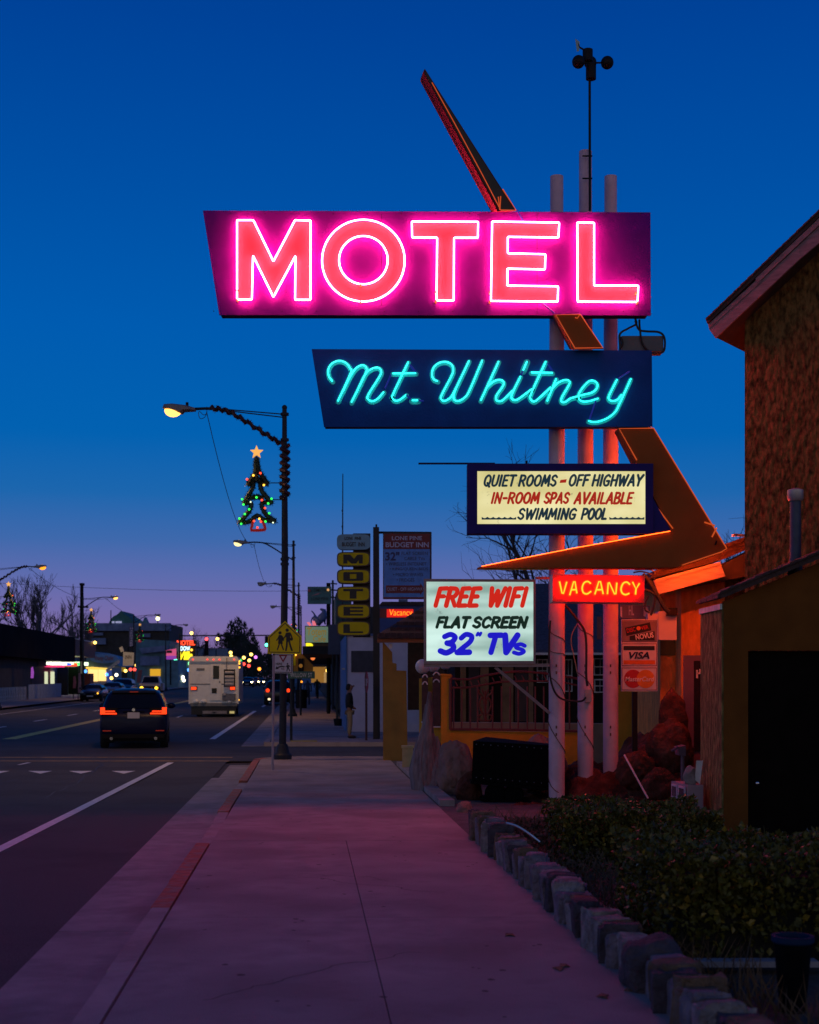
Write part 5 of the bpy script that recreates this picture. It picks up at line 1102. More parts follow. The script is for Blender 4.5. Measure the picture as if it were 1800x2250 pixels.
for ch, y0, y1 in (('', 178, 432), ('M', 470, 708), ('O', 755, 995), ('T', 1040, 1282), ('E', 1330, 1568), ('L', 1612, 1850)):
    o = MB().pp(pill(78, y0, 625, y1), DB-.2, .3).build('panel', GPN if not ch else TRIMB, bi)
    if ch:
        MB().poly([at(DB-.2)(x, y, .004) for x, y in pill(78, y0, 625, y1, 20)]).build('panel_face', YPN, o)
        mb = MB()
        for q_ in BLK_[ch]: mb.poly([at(DB-.2)(x, y, .01) for x, y in zB2(q_)])
        mb.build('lettering', SBLK, o)
    else:
        for tx, xa, ya, xb, yb in (('LONE  PINE', 205, 222, 480, 272), ('BUDGET  INN', 165, 310, 535, 380)):
            v, f = text2d(tx, xa, ya, xb, yb, bold=.03); MB().add([at(DB-.2)(x, y, .004) for x, y in zB2(v)], f).build('lettering', SBLK, o)
mbd = thing('amenities_board', 'blue and maroon amenities board right of the dark pylon post', 'sign', W(895, 1320, DB))
pb2 = lambda pts, m, l, nm: MB().poly([at(DB)(x, y, l) for x, y in zB2(pts)]).build(nm, m, mbd)
MB().pp(zB2([(838, 150), (1640, 150), (1640, 1245), (838, 1245)]), DB, .2).build('backboard', M('dark_board_frame', (.02, .012, .025), .5), mbd)
MAR2 = M('maroon_board_print', (.16, .012, .02), .5); pb2([(852, 172), (1612, 172), (1612, 420), (852, 420)], MAR2, .004, 'heading_band'); pb2([(852, 425), (1612, 425), (1612, 1215), (852, 1215)], M('pale_blue_board', (.13, .28, .68), .6, spec=.15), .004, 'board_face')
pb2([(852, 1215), (1640, 1215), (1640, 1243), (852, 1243)], MAR2, .006, 'bottom_band'); pb2([(888, 1022), (1450, 1022), (1450, 988), (1530, 1085), (1450, 1180), (1450, 1150), (888, 1150)], MAR2, .007, 'arrow_band')
def bt(body, x0, y0, x1, y1, m, **k):
    v, f = text2d(body, x0, y0, x1, y1, **k); MB().add([at(DB)(x, y, .011) for x, y in zB2(v)], f).build('lettering', m, mbd)
LAV = M('lavender_letters', (.42, .4, .6), .5); NVB = M('navy_letters', (.02, .03, .14), .5); DRK = M('dim_letters', (.03, .04, .1), .5)
bt('LONE PINE', 985, 210, 1480, 278, LAV, bold=.02); bt('BUDGET INN', 880, 310, 1592, 395, LAV, bold=.025); bt('32"', 875, 470, 1110, 615, NVB, bold=.03); bt('FLAT SCREEN', 1145, 468, 1575, 522, DRK); bt('CABLE TVs', 1190, 552, 1525, 605, DRK)
bt('• WIRELESS INTERNET', 890, 640, 1555, 695, DRK); bt('• KING/QUEEN BEDS', 950, 728, 1580, 780, DRK); bt('• MICRO WAVES', 1005, 818, 1500, 870, DRK); bt('• FRIDGES', 1065, 905, 1355, 960, DRK); bt('QUIET - OFF HIGHWAY', 905, 1055, 1525, 1122, LAV)
MB().tube([W(827, 1170, DB+.1), W(948, 1171, DB+.1)], .04, 5).build('support', BLACKM, mbd)
vc = thing('small_vacancy_sign', 'small distant red neon sign reading Vacancy by the dark pylon post', 'neon sign', W(880, 1358, 43.9))
MB().pp(zB2([(785, 1405), (1345, 1405), (1345, 1555), (785, 1555)]), DB-.15, .2).build('box', M('dark_red_enamel', (.2, .015, .02), .5), vc)
mb = MB(); v, f = text2d('Vacancy', 945, 1420, 1320, 1550, bold=-.005, shear=.1); mb.add([at(DB-.15)(x, y, .03) for x, y in zB2(v)], f); mb.build('neon_lettering', EM('amber_red_neon', (1, .2, .01), 2.6), vc)
MB().poly([at(DB-.15)(x, y, .006) for x, y in zB2([(900, 1415), (1338, 1415), (1338, 1548), (900, 1548)])]).build('lit_face', EM('red_neon_face', (.75, .012, .008), 1.0), vc)
# ================================================================= vehicles and people
NAVYC = M('navy_car_paint', (.003, .006, .035), .3, .1, 3, spec=.22); GLS = M('car_glass', (.005, .006, .01), .12, 0, spec=.4)
TYRE = M('tyre_rubber', (.012, .012, .012), .85, .2, 20); RIM = M('dull_rim', (.18, .18, .2), .35, .1, metal=.7); CTRIM = M('black_car_trim', (.008, .008, .01), .7, .1, spec=.15)
TAIL = EM('tail_lamp', (1, .045, .006), 1.8); TAILD = M('glowing_red_lens', (.25, .01, .008), .25, .05, em=(.35, .02, .004), es=.35); PLATE = M('licence_plate', (.5, .48, .52), .45, .05); CHR = MATS['chrome']  # red lens is given a faint glow, for reflectors and brake lamp
HEAD = EM('headlamp', (1, .8, .4), 22); HEADD = M('unlit_headlamp', (.4, .42, .42), .12, .05, spec=.8); AMBL = EM('amber_side_lamp', (1, .42, .03), 3)
SUV = [(0, .45, .86, .80, .75), (.05, .36, 1.0, .93, .8), (.16, .32, 1.13, .955, .82), (.26, .32, 1.28, .96, .80), (.42, .32, 1.54, .965, .76), (.56, .32, 1.68, .965, .74), (.8, .32, 1.72, .965, .73), (1.6, .3, 1.745, .965, .73), (2.5, .3, 1.72, .965, .72), (3.0, .3, 1.56, .965, .72), (3.45, .3, 1.26, .96, .76), (3.65, .3, 1.13, .95, .8), (4.3, .32, 1.03, .93, .8), (4.72, .36, .9, .88, .7), (4.88, .45, .74, .75, .6)]
SEDAN = [(0, .45, .8, .78, .7), (.08, .34, .98, .88, .75), (.5, .3, 1.03, .9, .7), (.8, .3, 1.12, .9, .68), (1.3, .3, 1.4, .9, .62), (1.8, .3, 1.46, .9, .6), (2.6, .3, 1.42, .9, .6), (3.1, .3, 1.15, .9, .64), (3.4, .3, 1.0, .9, .7), (4.1, .32, .9, .88, .7), (4.5, .36, .78, .82, .6), (4.62, .42, .62, .7, .5)]
def car_body(st, belt):
    mb = MB(); n = 0
    for y, zb, zt, hw, ht in st:
        if zt > belt+.1: h = [(0, zb), (hw-.12, zb), (hw-.02, zb+.12), (hw, (zb+belt)/2), (hw-.025, belt), (ht+.03, zt-.13), (ht-.08, zt-.02), (0, zt)]
        else: h = [(0, zb), (hw-.12, zb), (hw-.02, zb+.12), (hw, (zb+zt)/2), (hw-.02, zt-.1), (hw-.07, zt-.04), (hw-.28, zt-.005), (0, zt)]
        ring = [(x, y, z) for x, z in h]+[(-x, y, z) for x, z in h[-2:0:-1]]
        mb.v += ring; n = len(ring)
    m = len(st)
    mb.f += [(i*n+k, i*n+(k+1) % n, (i+1)*n+(k+1) % n, (i+1)*n+k) for i in range(m-1) for k in range(n)]+[tuple(range(n)), tuple(range(m*n-1, (m-1)*n-1, -1))]
    return mb
def wheels(par, ys, hw, r, w=.23):
    for y in ys:
        for s in (-1, 1):
            prof = [(r*.62, 0), (r*.93, .0), (r, .03), (r, w-.03), (r*.93, w), (r*.62, w)]
            o = MB().lathe((s*hw-(w if s > 0 else 0), y, r), [(a, b) for a, b in prof], 22, 'x').build('wheel', TYRE, par, True, True)
            ro = MB(); x = s*(hw-.015); ro.lathe((x-.012, y, r), [(r*.2, 0), (r*.64, 0.01), (r*.64, .03), (.05, .026)], 18, 'x'); ro.build('rim', RIM, o, True, True)
def make_car(name, lab, c, loc, rot, st, belt, paint, group=None, tail=None, head=None, scale=1., glass_y=None):
    t = thing(name, lab, c, loc, group, rot); t.scale = (scale,)*3
    b = car_body(st, belt).build('body', paint, t, True, True); md = b.modifiers.new('smooth', 'SUBSURF'); md.levels = md.render_levels = 1
    L = st[-1][0]; hw = max(s[3] for s in st)
    up = [s for s in st if s[2] > belt+.1]; ry = [s for s in st if s[0] <= up[0][0]][-1]
    def zt(y):
        for a, d in zip(st, st[1:]):
            if a[0] <= y <= d[0]: return a[2]+(d[2]-a[2])*(y-a[0])/(d[0]-a[0])
        return st[-1][2]
    def slope_y(z, front):
        seq = st[::-1] if front else st
        for a, d in zip(seq, seq[1:]):
            if a[2] <= z <= d[2]: return a[0]+(d[0]-a[0])*(z-a[2])/(d[2]-a[2])
        return seq[0][0]
    top = max(s[2] for s in st)
    for nm, front in (('rear_window', False), ('windscreen', True)):
        z0, z1 = belt+.06, top-.13; s = 1 if front else -1; P = []
        for z, w in ((z0, .78), (z1, .6)): y = slope_y(z, front)+s*.028; P += [(-w*hw/.965, y, z), (w*hw/.965, y, z)]
        a = [P[0], P[1], P[3], P[2]]; MB().prism([(x, y, z+.0) for x, y, z in a], [(x, y-s*.06, z-.0) for x, y, z in a]).build(nm, GLS, t, False, True)
    cab = [s for s in st if s[2] > top-.35]
    y0, y1 = cab[0][0]+.15, cab[-1][0]+.1; ym = (y0+y1)/2
    for s in (-1, 1):
        xb, xt = s*(hw-.01), s*(up[len(up)//2][4]+.05)
        for u0, u1, v0, v1 in ((y0-.02, ym-.05, y0+.14, ym-.05), (ym+.05, y1+.22, ym+.05, y1-.12)):
            a = [(xb, u0, belt+.03), (xb, u1, belt+.03), (xt, v1, top-.17), (xt, v0, top-.17)]
            MB().prism(a, [(x-s*.05, y, z) for x, y, z in a]).build('side_window', GLS, t, False, True)
        MB().ball((s*(hw+.06), y1+.15, belt+.08), .12, 10, 6, (1.1, .6, .75)).build('mirror', paint, t, True, True)
    r = .36 if top > 1.6 else .32
    wheels(t, (.85 if top > 1.6 else .9, L-.88), hw-.005, r)
    MB().box(-hw+.12, hw-.12, .1, L-.1, .2, .34).build('underbody', CTRIM, t, False, True)
    if head:
        for s in (-1, 1):
            MB().ball((s*(hw-.24), L-.12, .72), .1, 10, 6, (1.4, .8, .8)).build('headlamp', head, t, True, True)
        MB().box(-.35, .35, L-.03, L+.0, .5, .66).build('grille', CTRIM, t, False, True); MB().box(-.26, .26, L-.005, L+.02, .38, .49).build('licence_plate', PLATE, t, False, True)
    return t, slope_y
D = 40.6; loc = (G(281, 1649)); car, sy = make_car('car', 'dark navy estate car with glowing red tail lamps driving away in the near lane', 'car', (loc.x, D-.1, hz(D)), .155, SUV, 1.1, NAVYC)
def cbox(x0, x1, z0, z1, nm, m, y=None, th=.05, off=.03, par=car, tilt=False):
    ya = (sy(z0, False) if y is None else y)-off; yb = (sy(z1, False) if y is None else y)-off
    MB().prism([(x0, ya, z0), (x1, ya, z0), (x1, yb, z1), (x0, yb, z1)], [(x0, ya+th, z0), (x1, ya+th, z0), (x1, yb+th, z1), (x0, yb+th, z1)]).build(nm, m, par, False, True)
for s in (-1, 1):
    X = lambda a, b: (min(s*a, s*b), max(s*a, s*b))
    cbox(*X(.45, .94), .975, 1.17, 'lamp_housing', CTRIM, y=.1, off=.06, th=.1)
    cbox(*X(.80, .93), .985, 1.18, 'tail_lamp', TAIL, y=.1, off=.085, th=.06); cbox(*X(.47, .8), .985, 1.03, 'tail_lamp', TAIL, y=.1, off=.085, th=.05); cbox(*X(.52, .8), 1.055, 1.09, 'tail_lamp', TAIL, y=.1, off=.085, th=.05)
    cbox(*X(.62, .86), .505, .53, 'reflector', TAILD, y=.04, off=.05, th=.04); MB().lathe((s*.62, -.03, .3), [(.03, 0), (.045, 0), (.045, .1), (.03, .1)], 12, 'y').build('tailpipe', CHR, car, True, True)
cbox(-.17, .17, .87, 1.04, 'licence_plate', PLATE, y=.06, off=.06); mbp = MB(); v, f = text2d('7KDR412', -.14, -.03, .14, .03, bold=.01)
MB().lathe((0, .05, 1.11), [(.045, -.03), (.045, .0), (.02, .0)], 14, 'y').build('badge', CHR, car, True, True); cbox(-.3, .3, 1.055, 1.075, 'handle_strip', CTRIM, y=.1, off=.05)
cbox(-.86, .86, .3, .42, 'bumper_insert', CTRIM, y=.03, off=.03); cbox(-.62, .62, 1.6, 1.66, 'roof_spoiler', NAVYC, y=.5, off=.1, th=.25); cbox(-.12, .12, 1.61, 1.635, 'brake_lamp', TAILD, y=.5, off=.12, th=.02)
MB().tube([(0, .16, 1.15), (.32, .2, 1.2)], .012, 5).build('wiper', CTRIM, car, False, True); 
for s in (-1, 1): MB().tube([(s*.66, .9, 1.77), (s*.66, 2.6, 1.77)], .018, 6).build('roof_rail', CTRIM, car, True, True)
# camper ----------------------------------------------------------------
Dc = 70.5; cl = (470-900)*Dc/F
cmp_ = thing('camper_van', 'white truck camper seen from behind with red lamps along its roof edge', 'camper', (cl, Dc, hz(Dc)), None, .072)
CW = M('camper_white', (.86, .88, .83), .45, .08, 2, .05, 20, c2=(.55, .53, .48), c2sc=2, c2amt=.4); CG = M('camper_grey_trim', (.2, .2, .2), .5, .1); CDK = M('camper_dark_recess', (.02, .02, .022), .6)
k = 1/207.; cxp = lambda x: (x-322)*k; czp = lambda y: (1585-y)*k
def cq(x0, y0, x1, y1, nm, m, out=.02, par=None, th=.03):
    return MB().box(cxp(x0), cxp(x1), -out, -out+th, czp(y1), czp(y0)).build(nm, m, par or cmp_, False, True)
hw = cxp(575)
sec = lambda y, z0, z1, w: [(-w, y, z0), (w, y, z0), (w, y, z1-.16), (w-.12, y, z1), (-w+.12, y, z1), (-w, y, z1-.16)]
MB().prism(sec(0, czp(1440), czp(985), hw), sec(4.9, czp(1440), czp(985), hw)).build('body', CW, cmp_, False, True)
MB().prism(sec(-.06, czp(1015), czp(962), hw+.02), sec(-.001, czp(1015), czp(962), hw+.02)).build('roof_cap', CW, cmp_, False, True)
MB().box(-hw+.1, hw-.1, .3, 4, czp(985), czp(962)).build('roof_pod', CW, cmp_, False, True)
for x in (110, 258, 320, 380, 530): cq(x-7, 989, x+7, 1000, 'clearance_lamp', EM('clearance_red', (1, .05, .03), 2.2), .09)
dr = cq(285, 1042, 400, 1412, 'door', CW, .035); cq(316, 1058, 377, 1192, 'door_window', GLS, .05, dr, .02); cq(302, 1288, 353, 1340, 'lower_window', GLS, .05, dr, .02); cq(378, 1215, 388, 1232, 'handle', CDK, .06, dr)
cq(85, 1242, 285, 1252, 'trim_strip', CG, .012); cq(400, 1242, 425, 1252, 'trim_strip', CG, .012); cq(148, 1083, 228, 1107, 'vent', CG, .02); cq(80, 1036, 565, 1042, 'seam', CG, .01)
rk_ = cq(425, 1095, 540, 1275, 'gear_rack', CDK, .02)
for y in (1110, 1160, 1195, 1230): MB().tube([(cxp(438), -.12, czp(y+18)), (cxp(528), -.12, czp(y+18))], .1 if y != 1110 else .07, 10).build('rolled_gear', M('pale_canvas', (.42, .42, .42), .8, .2, 10), rk_, True, True)
for x0, x1 in ((88, 155), (485, 542)): cq(x0, 1270, x1, 1310, 'lamp_housing', CDK, .03); 
for x0, x1 in ((92, 145), (490, 538)): cq(x0, 1276, x1, 1304, 'tail_lamp', TAIL, .05)
cq(410, 1345, 545, 1415, 'storage_shelf', M('dull_grey_bin', (.16, .17, .2), .7, .2, 8), .12, None, .1); cq(415, 1335, 445, 1360, 'bag', M('pale_canvas', (.42, .42, .42), .8), .16, None, .12)
for x in (145, 222, 480): MB().ball((cxp(x), -.05, czp(1425)), .14, 12, 6, (1, .5, .7)).build('wheel_cover', CW, cmp_, True, True)
cq(85, 1440, 560, 1472, 'skirt', CG, .03); cq(92, 1472, 548, 1560, 'bumper', CDK, .0, None, .3)
cq(210, 1520, 455, 1550, 'step_bar', M('dull_metal', (.3, .27, .27), .5), .12, None, .06); MB().prism([(cxp(300), -.14, czp(1530)), (cxp(355), -.14, czp(1530)), (cxp(327), -.14, czp(1545))], [(cxp(300), -.1, czp(1530)), (cxp(355), -.1, czp(1530)), (cxp(327), -.1, czp(1545))]).build('hitch', CDK, cmp_, False, True)
cq(483, 1524, 532, 1548, 'licence_plate', M('lit_plate', (.5, .45, .2), .5, em=(.5, .42, .15), es=.7), .03)
for y in (1010, 1035, 1075): MB().ball((hw+.03, .1, czp(y)), .05, 8, 5).build('side_lamp', AMBL, cmp_, True, True)
MB().ball((hw+.0, .0, czp(1408)), .045, 8, 5).build('side_lamp', AMBL, cmp_, True, True)
for s in (-1, 1): MB().box(s*(hw-.02)-.03, s*(hw-.02)+.03, -.05, .06, czp(1450), czp(1030)).build('corner_trim', CW, cmp_, False, True)
MB().tube([(cxp(455), -.1, czp(1100)), (cxp(455), -.1, czp(975))], .02, 6).build('ladder_rail', CG, cmp_, False, True)
wheels(cmp_, (1.5, 5.1), .95, .4, .26); MB().box(-.95, .95, .2, 5.6, .35, .62).build('chassis', CDK, cmp_, False, True)
MB().prism([(-.95, 4.9, .6), (.95, 4.9, .6), (.8, 4.9, 1.8), (-.8, 4.9, 1.8)], [(-.93, 6.6, .6), (.93, 6.6, .6), (.8, 5.6, 1.8), (-.8, 5.6, 1.8)]).build('cab', CW, cmp_, False, True)
# other vehicles
DKC = M('black_car_paint', (.01, .011, .014), .22, .1, spec=.7); SLC = M('grey_car_paint', (.08, .09, .12), .25, .1, spec=.6)
def far_car(px, D, lab, st, belt, paint, rev, head=None, sc=1., grp='cars parked across the road'):
    x = (px-900)*D/F; rot = .072+(math.pi if rev else 0)
    t, _ = make_car('car', lab, 'car', (x, D, hz(D)), rot, st, belt, paint, grp, head=head, scale=sc)
    return t
pc1 = far_car(216, 114, 'black car parked facing us beside the warm lit lamp', SEDAN, .98, DKC, True, HEADD, .95)
MB().ball((-.62, 4.55, .66), .07, 8, 5).build('side_lamp', AMBL, pc1, True, True)
pc2 = far_car(257, 128, 'dark grey car parked second in the row across the road', SEDAN, .98, SLC, True, HEADD)
pc3 = far_car(279, 136, 'taller dark car parked third in the row across the road', SUV, 1.1, DKC, True, HEADD)
pr_ = far_car(611, 97, 'dark car with round red lamps parked at the kerb behind the post', SUV, 1.1, DKC, False, None, 1., None)
for s in (-.7, .7): MB().ball((s, .02, 1.02), .13, 12, 6, (1, .5, 1)).build('tail_lamp', TAIL, pr_, True, True)
MB().ball((-.6, -.02, .42), .1, 8, 5, (1, .5, .8)).build('reverse_lamp', EM('pale_reverse_lamp', (1, .8, .45), 1.5), pr_, True, True)
for px, D, lab in ((546, 232, 'oncoming car with bright headlamps nearest the camper'), (561, 262, 'oncoming car with bright headlamps in the middle of three'), (573, 300, 'oncoming car with greenish headlamps farthest away')):
    far_car(px, D, lab, SEDAN, .98, DKC, True, HEAD, 1.15, 'oncoming cars with headlamps on')
# pickup with amber lamps
Dp = 142; tk = thing('pickup_truck', 'pale pickup truck with two round amber lamps facing us', 'truck', ((328-900)*Dp/F, Dp, hz(Dp)), None, .072+math.pi)
PKP = M('pinkish_white_paint', (.55, .42, .42), .35, .1)
MB().prism([(-.98, 0, .9), (.98, 0, .9), (.95, 0, 1.2), (-.95, 0, 1.2)], [(-.98, -1.6, .9), (.98, -1.6, .9), (.95, -1.6, 1.25), (-.95, -1.6, 1.25)]).build('bonnet', PKP, tk, False, True)
MB().prism([(-.95, -1.2, 1.22), (.95, -1.2, 1.22), (.75, -1.75, 1.95), (-.75, -1.75, 1.95)], [(-.95, -3.4, 1.22), (.95, -3.4, 1.22), (.75, -3.2, 1.95), (-.75, -3.2, 1.95)]).build('cab', PKP, tk, False, True)
MB().prism([(-.83, -1.2, 1.28), (.83, -1.2, 1.28), (.68, -1.68, 1.86), (-.68, -1.68, 1.86)], [(-.83, -1.3, 1.28), (.83, -1.3, 1.28), (.68, -1.75, 1.86), (-.68, -1.75, 1.86)]).build('windscreen', GLS, tk, False, True)
MB().box(-1, 1, -.05, .06, .4, .92).build('grille', CTRIM, tk, False, True); MB().box(-1, 1, -5.2, -3.4, .5, 1.2).build('bed', PKP, tk, False, True)
for s in (-.74, .74): MB().ball((s, .1, .72), .19, 14, 8, (1, .5, 1)).build('headlamp', EM('amber_headlamp', (1, .6, .03), 3), tk, True, True)
wheels(tk, (-.9, -4.3), .98, .4)
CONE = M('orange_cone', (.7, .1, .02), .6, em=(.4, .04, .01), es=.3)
for i, (px, lab) in enumerate(((318, 'traffic cone before the left amber lamp of the pickup'), (334, 'traffic cone in the middle before the pickup'), (347, 'traffic cone at the right end before the pickup'))):
    Dq_ = 134; b = Vector(((px-900)*Dq_/F, Dq_, hz(Dq_))); o = thing('traffic_cone', lab, 'traffic cone', tuple(b), 'traffic cones by the pickup')
    MB().lathe(tuple(b), [(.2, 0), (.2, .03), (.14, .04), (.04, .85), (.02, .86)], 12).build('cone', CONE, o, True); MB().lathe(tuple(b), [(.107, .35), (.08, .55)], 12).build('band', WHTP, o, True)
# man by the white wall -----------------------------------------------
def skin(name, V, E, mat, par, lev=2):
    me = bpy.data.meshes.new(name); me.from_pydata([v[:3] for v in V], E, []); o = bpy.data.objects.new(name, me); col.objects.link(o)
    md = o.modifiers.new('skin', 'SKIN'); md.use_smooth_shade = True
    for i, v in enumerate(V):
        sv = me.skin_vertices[0].data[i]; sv.radius = (v[3], v[4] if len(v) > 4 else v[3]); sv.use_root = (i == 0)
    s = o.modifiers.new('sub', 'SUBSURF'); s.levels = s.render_levels = lev
    dg = bpy.context.evaluated_depsgraph_get(); m2 = bpy.data.meshes.new_from_object(o.evaluated_get(dg)); bpy.data.objects.remove(o)
    o = bpy.data.objects.new(name, m2); col.objects.link(o); m2.materials.clear(); m2.materials.append(mat); o.parent = par
    for p_ in m2.polygons: p_.use_smooth = True
    return o
fl = G(768, 1622, .12); man = thing('person', 'man in dark hooded jacket and tan trousers standing by the white wall', 'person', (fl.x, fl.y, fl.z), None, R(-82))   # local +y is his front
SKN = M('skin', (.25, .12, .08), .6, .1); JKT = M('black_jacket', (.012, .012, .014), .9, .2, 8); TRS = M('tan_trousers', (.3, .22, .13), .85, .15, 8); SHO = M('dark_shoe', (.02, .015, .015), .6)
body = [(0, 0, .95, .13, .1), (0, .0, 1.2, .13, .1), (0, -.01, 1.4, .15, .09), (0, .01, 1.5, .055), (0, .035, 1.6, .085, .095), (0, .05, 1.68, .075, .09), (.1, 0, .85, .08), (.1, .02, .5, .055), (.1, -.02, .08, .04), (-.1, 0, .85, .08), (-.1, .03, .5, .055), (-.1, 0, .08, .04), (.2, -.01, 1.4, .05), (.24, -.05, 1.12, .04), (.2, .12, .95, .035), (.17, .19, .92, .03), (-.2, -.01, 1.4, .05), (-.24, -.05, 1.12, .04), (-.2, .12, .95, .035), (-.17, .19, .92, .03), (.1, .14, .05, .035), (-.1, .16, .05, .035)]
bE = [(0, 1), (1, 2), (2, 3), (3, 4), (4, 5), (0, 6), (6, 7), (7, 8), (0, 9), (9, 10), (10, 11), (2, 12), (12, 13), (13, 14), (14, 15), (2, 16), (16, 17), (17, 18), (18, 19), (8, 20), (11, 21)]
skin('body', body, bE, SKN, man)
skin('jacket', [(0, 0, .88, .19, .145), (0, 0, 1.1, .175, .135), (0, -.02, 1.34, .19, .125), (0, -.01, 1.47, .11, .09), (.22, -.02, 1.37, .075), (.27, -.06, 1.1, .062), (.22, .08, .95, .055), (-.22, -.02, 1.37, .075), (-.27, -.06, 1.1, .062), (-.22, .08, .95, .055)], [(0, 1), (1, 2), (2, 3), (2, 4), (4, 5), (5, 6), (2, 7), (7, 8), (8, 9)], JKT, man)
skin('hood', [(0, -.05, 1.48, .08), (0, -.03, 1.6, .095, .09), (0, -.01, 1.72, .09, .085)], [(0, 1), (1, 2)], JKT, man)
skin('trousers', [(0, 0, .92, .15, .12), (.1, 0, .78, .095), (.11, .02, .48, .075), (.1, -.02, .1, .065), (-.1, 0, .78, .095), (-.11, .03, .48, .075), (-.1, 0, .1, .065)], [(0, 1), (1, 2), (2, 3), (0, 4), (4, 5), (5, 6)], TRS, man)
for s in (-1, 1): skin('shoe', [(s*.1, -.05, .05, .05), (s*.1, .08, .045, .05), (s*.1, .2, .035, .04)], [(0, 1), (1, 2)], SHO, man)
MB().ball((0, .135, 1.64), .022, 8, 5, (.8, 1.2, 1.3)).build('nose', SKN, man, True, True)
# ================================================================= far street
def fD(a, px): return F*a/(px-900+225)
def fac(mb, a, x0, x1, y0, y1, th=.12, out=.0):
    """block on the street frontage at offset a, between picture columns x0..x1 and rows y0..y1"""
    d0, d1 = fD(a, x0), fD(a, x1); dm = (d0+d1)/2; z = lambda y: CAM_H+(1500-y)*dm/F; s = 1 if a < 0 else -1
    P = [Vector((a+s*out-.072*d, d, zz)) for d, zz in ((d0, z(y1)), (d1, z(y1)), (d1, z(y0)), (d0, z(y0)))]
    return mb.prism(P, [p_-Vector((s*(th+out), 0, 0)) for p_ in P])
def facb(a, x0, x1, y0, y1, nm, m, par, th=.12, out=.06): return fac(MB(), a, x0, x1, y0, y1, th, out).build(nm, m, par)
DKB = M('dark_shop_wall', (.03, .028, .032), .8, .3, 1.5); DKR = M('dark_flat_roof', (.008, .007, .01), .95, .3, 1, spec=.05); BRN = M('brown_fascia', (.12, .035, .025), .7, .2, 2); TEALW = M('dusky_teal_wall', (.08, .19, .26), .8, .3, 1); BLUEW = M('dusky_blue_wall', (.12, .17, .32), .8, .3, 1); CRM = M('cream_wall', (.4, .36, .3), .8, .2, 2); PURW = M('mauve_board', (.3, .25, .36), .6, .1)
def blk(a0, a1, d0, d1, z0, z1): 
    mb = MB(); lo = [S(a0, d0), S(a1, d0), S(a1, d1), S(a0, d1)]; h = hz((d0+d1)/2)
    return mb.prism([Vector((q_.x, q_.y, h+z0)) for q_ in lo], [Vector((q_.x, q_.y, h+z1)) for q_ in lo])
AL = -24.0
WARMW = EM('warm_lit_window', (1, .62, .2), 1.5); PALEW = EM('pale_lit_window', (.75, .8, .5), .9); 
lit = lambda n, c, s: EM(n, c, s)
b1 = thing('dark_shop_building', 'long dark low building with deep roof at the left edge behind the picket fence', 'building', tuple(S(AL, 110)))
blk(AL-18, AL, 74, 152, -.3, 3.5).build('wall', DKB, b1); blk(AL-19, AL+1.3, 72, 139, 3.5, 5.9).build('roof', DKR, b1); blk(AL-19, AL+1.35, 139.02, 152, 3.9, 5.5).build('roof_end', BRN, b1); blk(AL-19, AL+1.4, 139.02, 152, 5.5, 5.6).build('roof_cap', M('pale_roof_edge', (.5, .45, .45), .6), b1)
for i, (x0, x1, y0, y1, c, s) in enumerate(((99, 117, 1455, 1461, (1, 1, .75), 2.2), (118, 127, 1457, 1462, (.02, .15, 1), 1.2), (128, 133, 1455, 1460, (1, .95, .6), 2), (133, 141, 1457, 1464, (1, .08, .02), 1.3), (143, 148, 1456, 1462, (.1, 1, .2), 1.5), (150, 167, 1455, 1462, (.75, 1, .6), 2.2), (98, 112, 1462, 1466, (1, .05, .2), 1))):
    facb(AL, x0, x1, y0, y1, 'lit_sign_panel', lit('shop_sign_glow_%d' % i, c, s), b1, .1, 1.3)
for x0, x1, c in ((96, 104, 'pale_lit_window'), (109, 118.5, 'pale_lit_window')):
    w = facb(AL, x0, x1, 1474, 1509, 'window', CRM, b1, .06, .05); facb(AL, x0+.9, x1-.9, 1476, 1507, 'pane', PALEW, w, .05, .1)
facb(AL, 98, 122, 1509, 1527, 'stall_riser', M('dull_stone_base', (.22, .19, .18), .8), b1, .1, .05); facb(AL, 131, 146, 1509, 1526, 'door', M('mauve_grey_door', (.12, .11, .16), .7), b1, .1, .05)
for x in (126, 151, 158): facb(AL, x, x+1.2, 1466, 1527, 'post', CTRIM, b1, .1, 1.0)
for x0, x1, y0, y1, m in ((131, 133, 1485, 1500, 'pale_trim'), (138, 140.5, 1480, 1502, 'pale_trim')): facb(AL, x0, x1, y0, y1, 'poster', MATS[m], b1, .05, .06)
gs = thing('gabled_shop_sign', 'mauve house shaped sign board hanging under the dark roof across the road', 'sign', tuple(W(89, 1465, 131)))
MB().pp([(75, 1456), (89, 1439), (101, 1451), (101, 1464), (78, 1464)], 127, .2).build('board', PURW, gs); MB().tube([W(89, 1441, 127.1), W(89, 1425, 127.1)], .04, 6).build('hanger', CTRIM, gs)
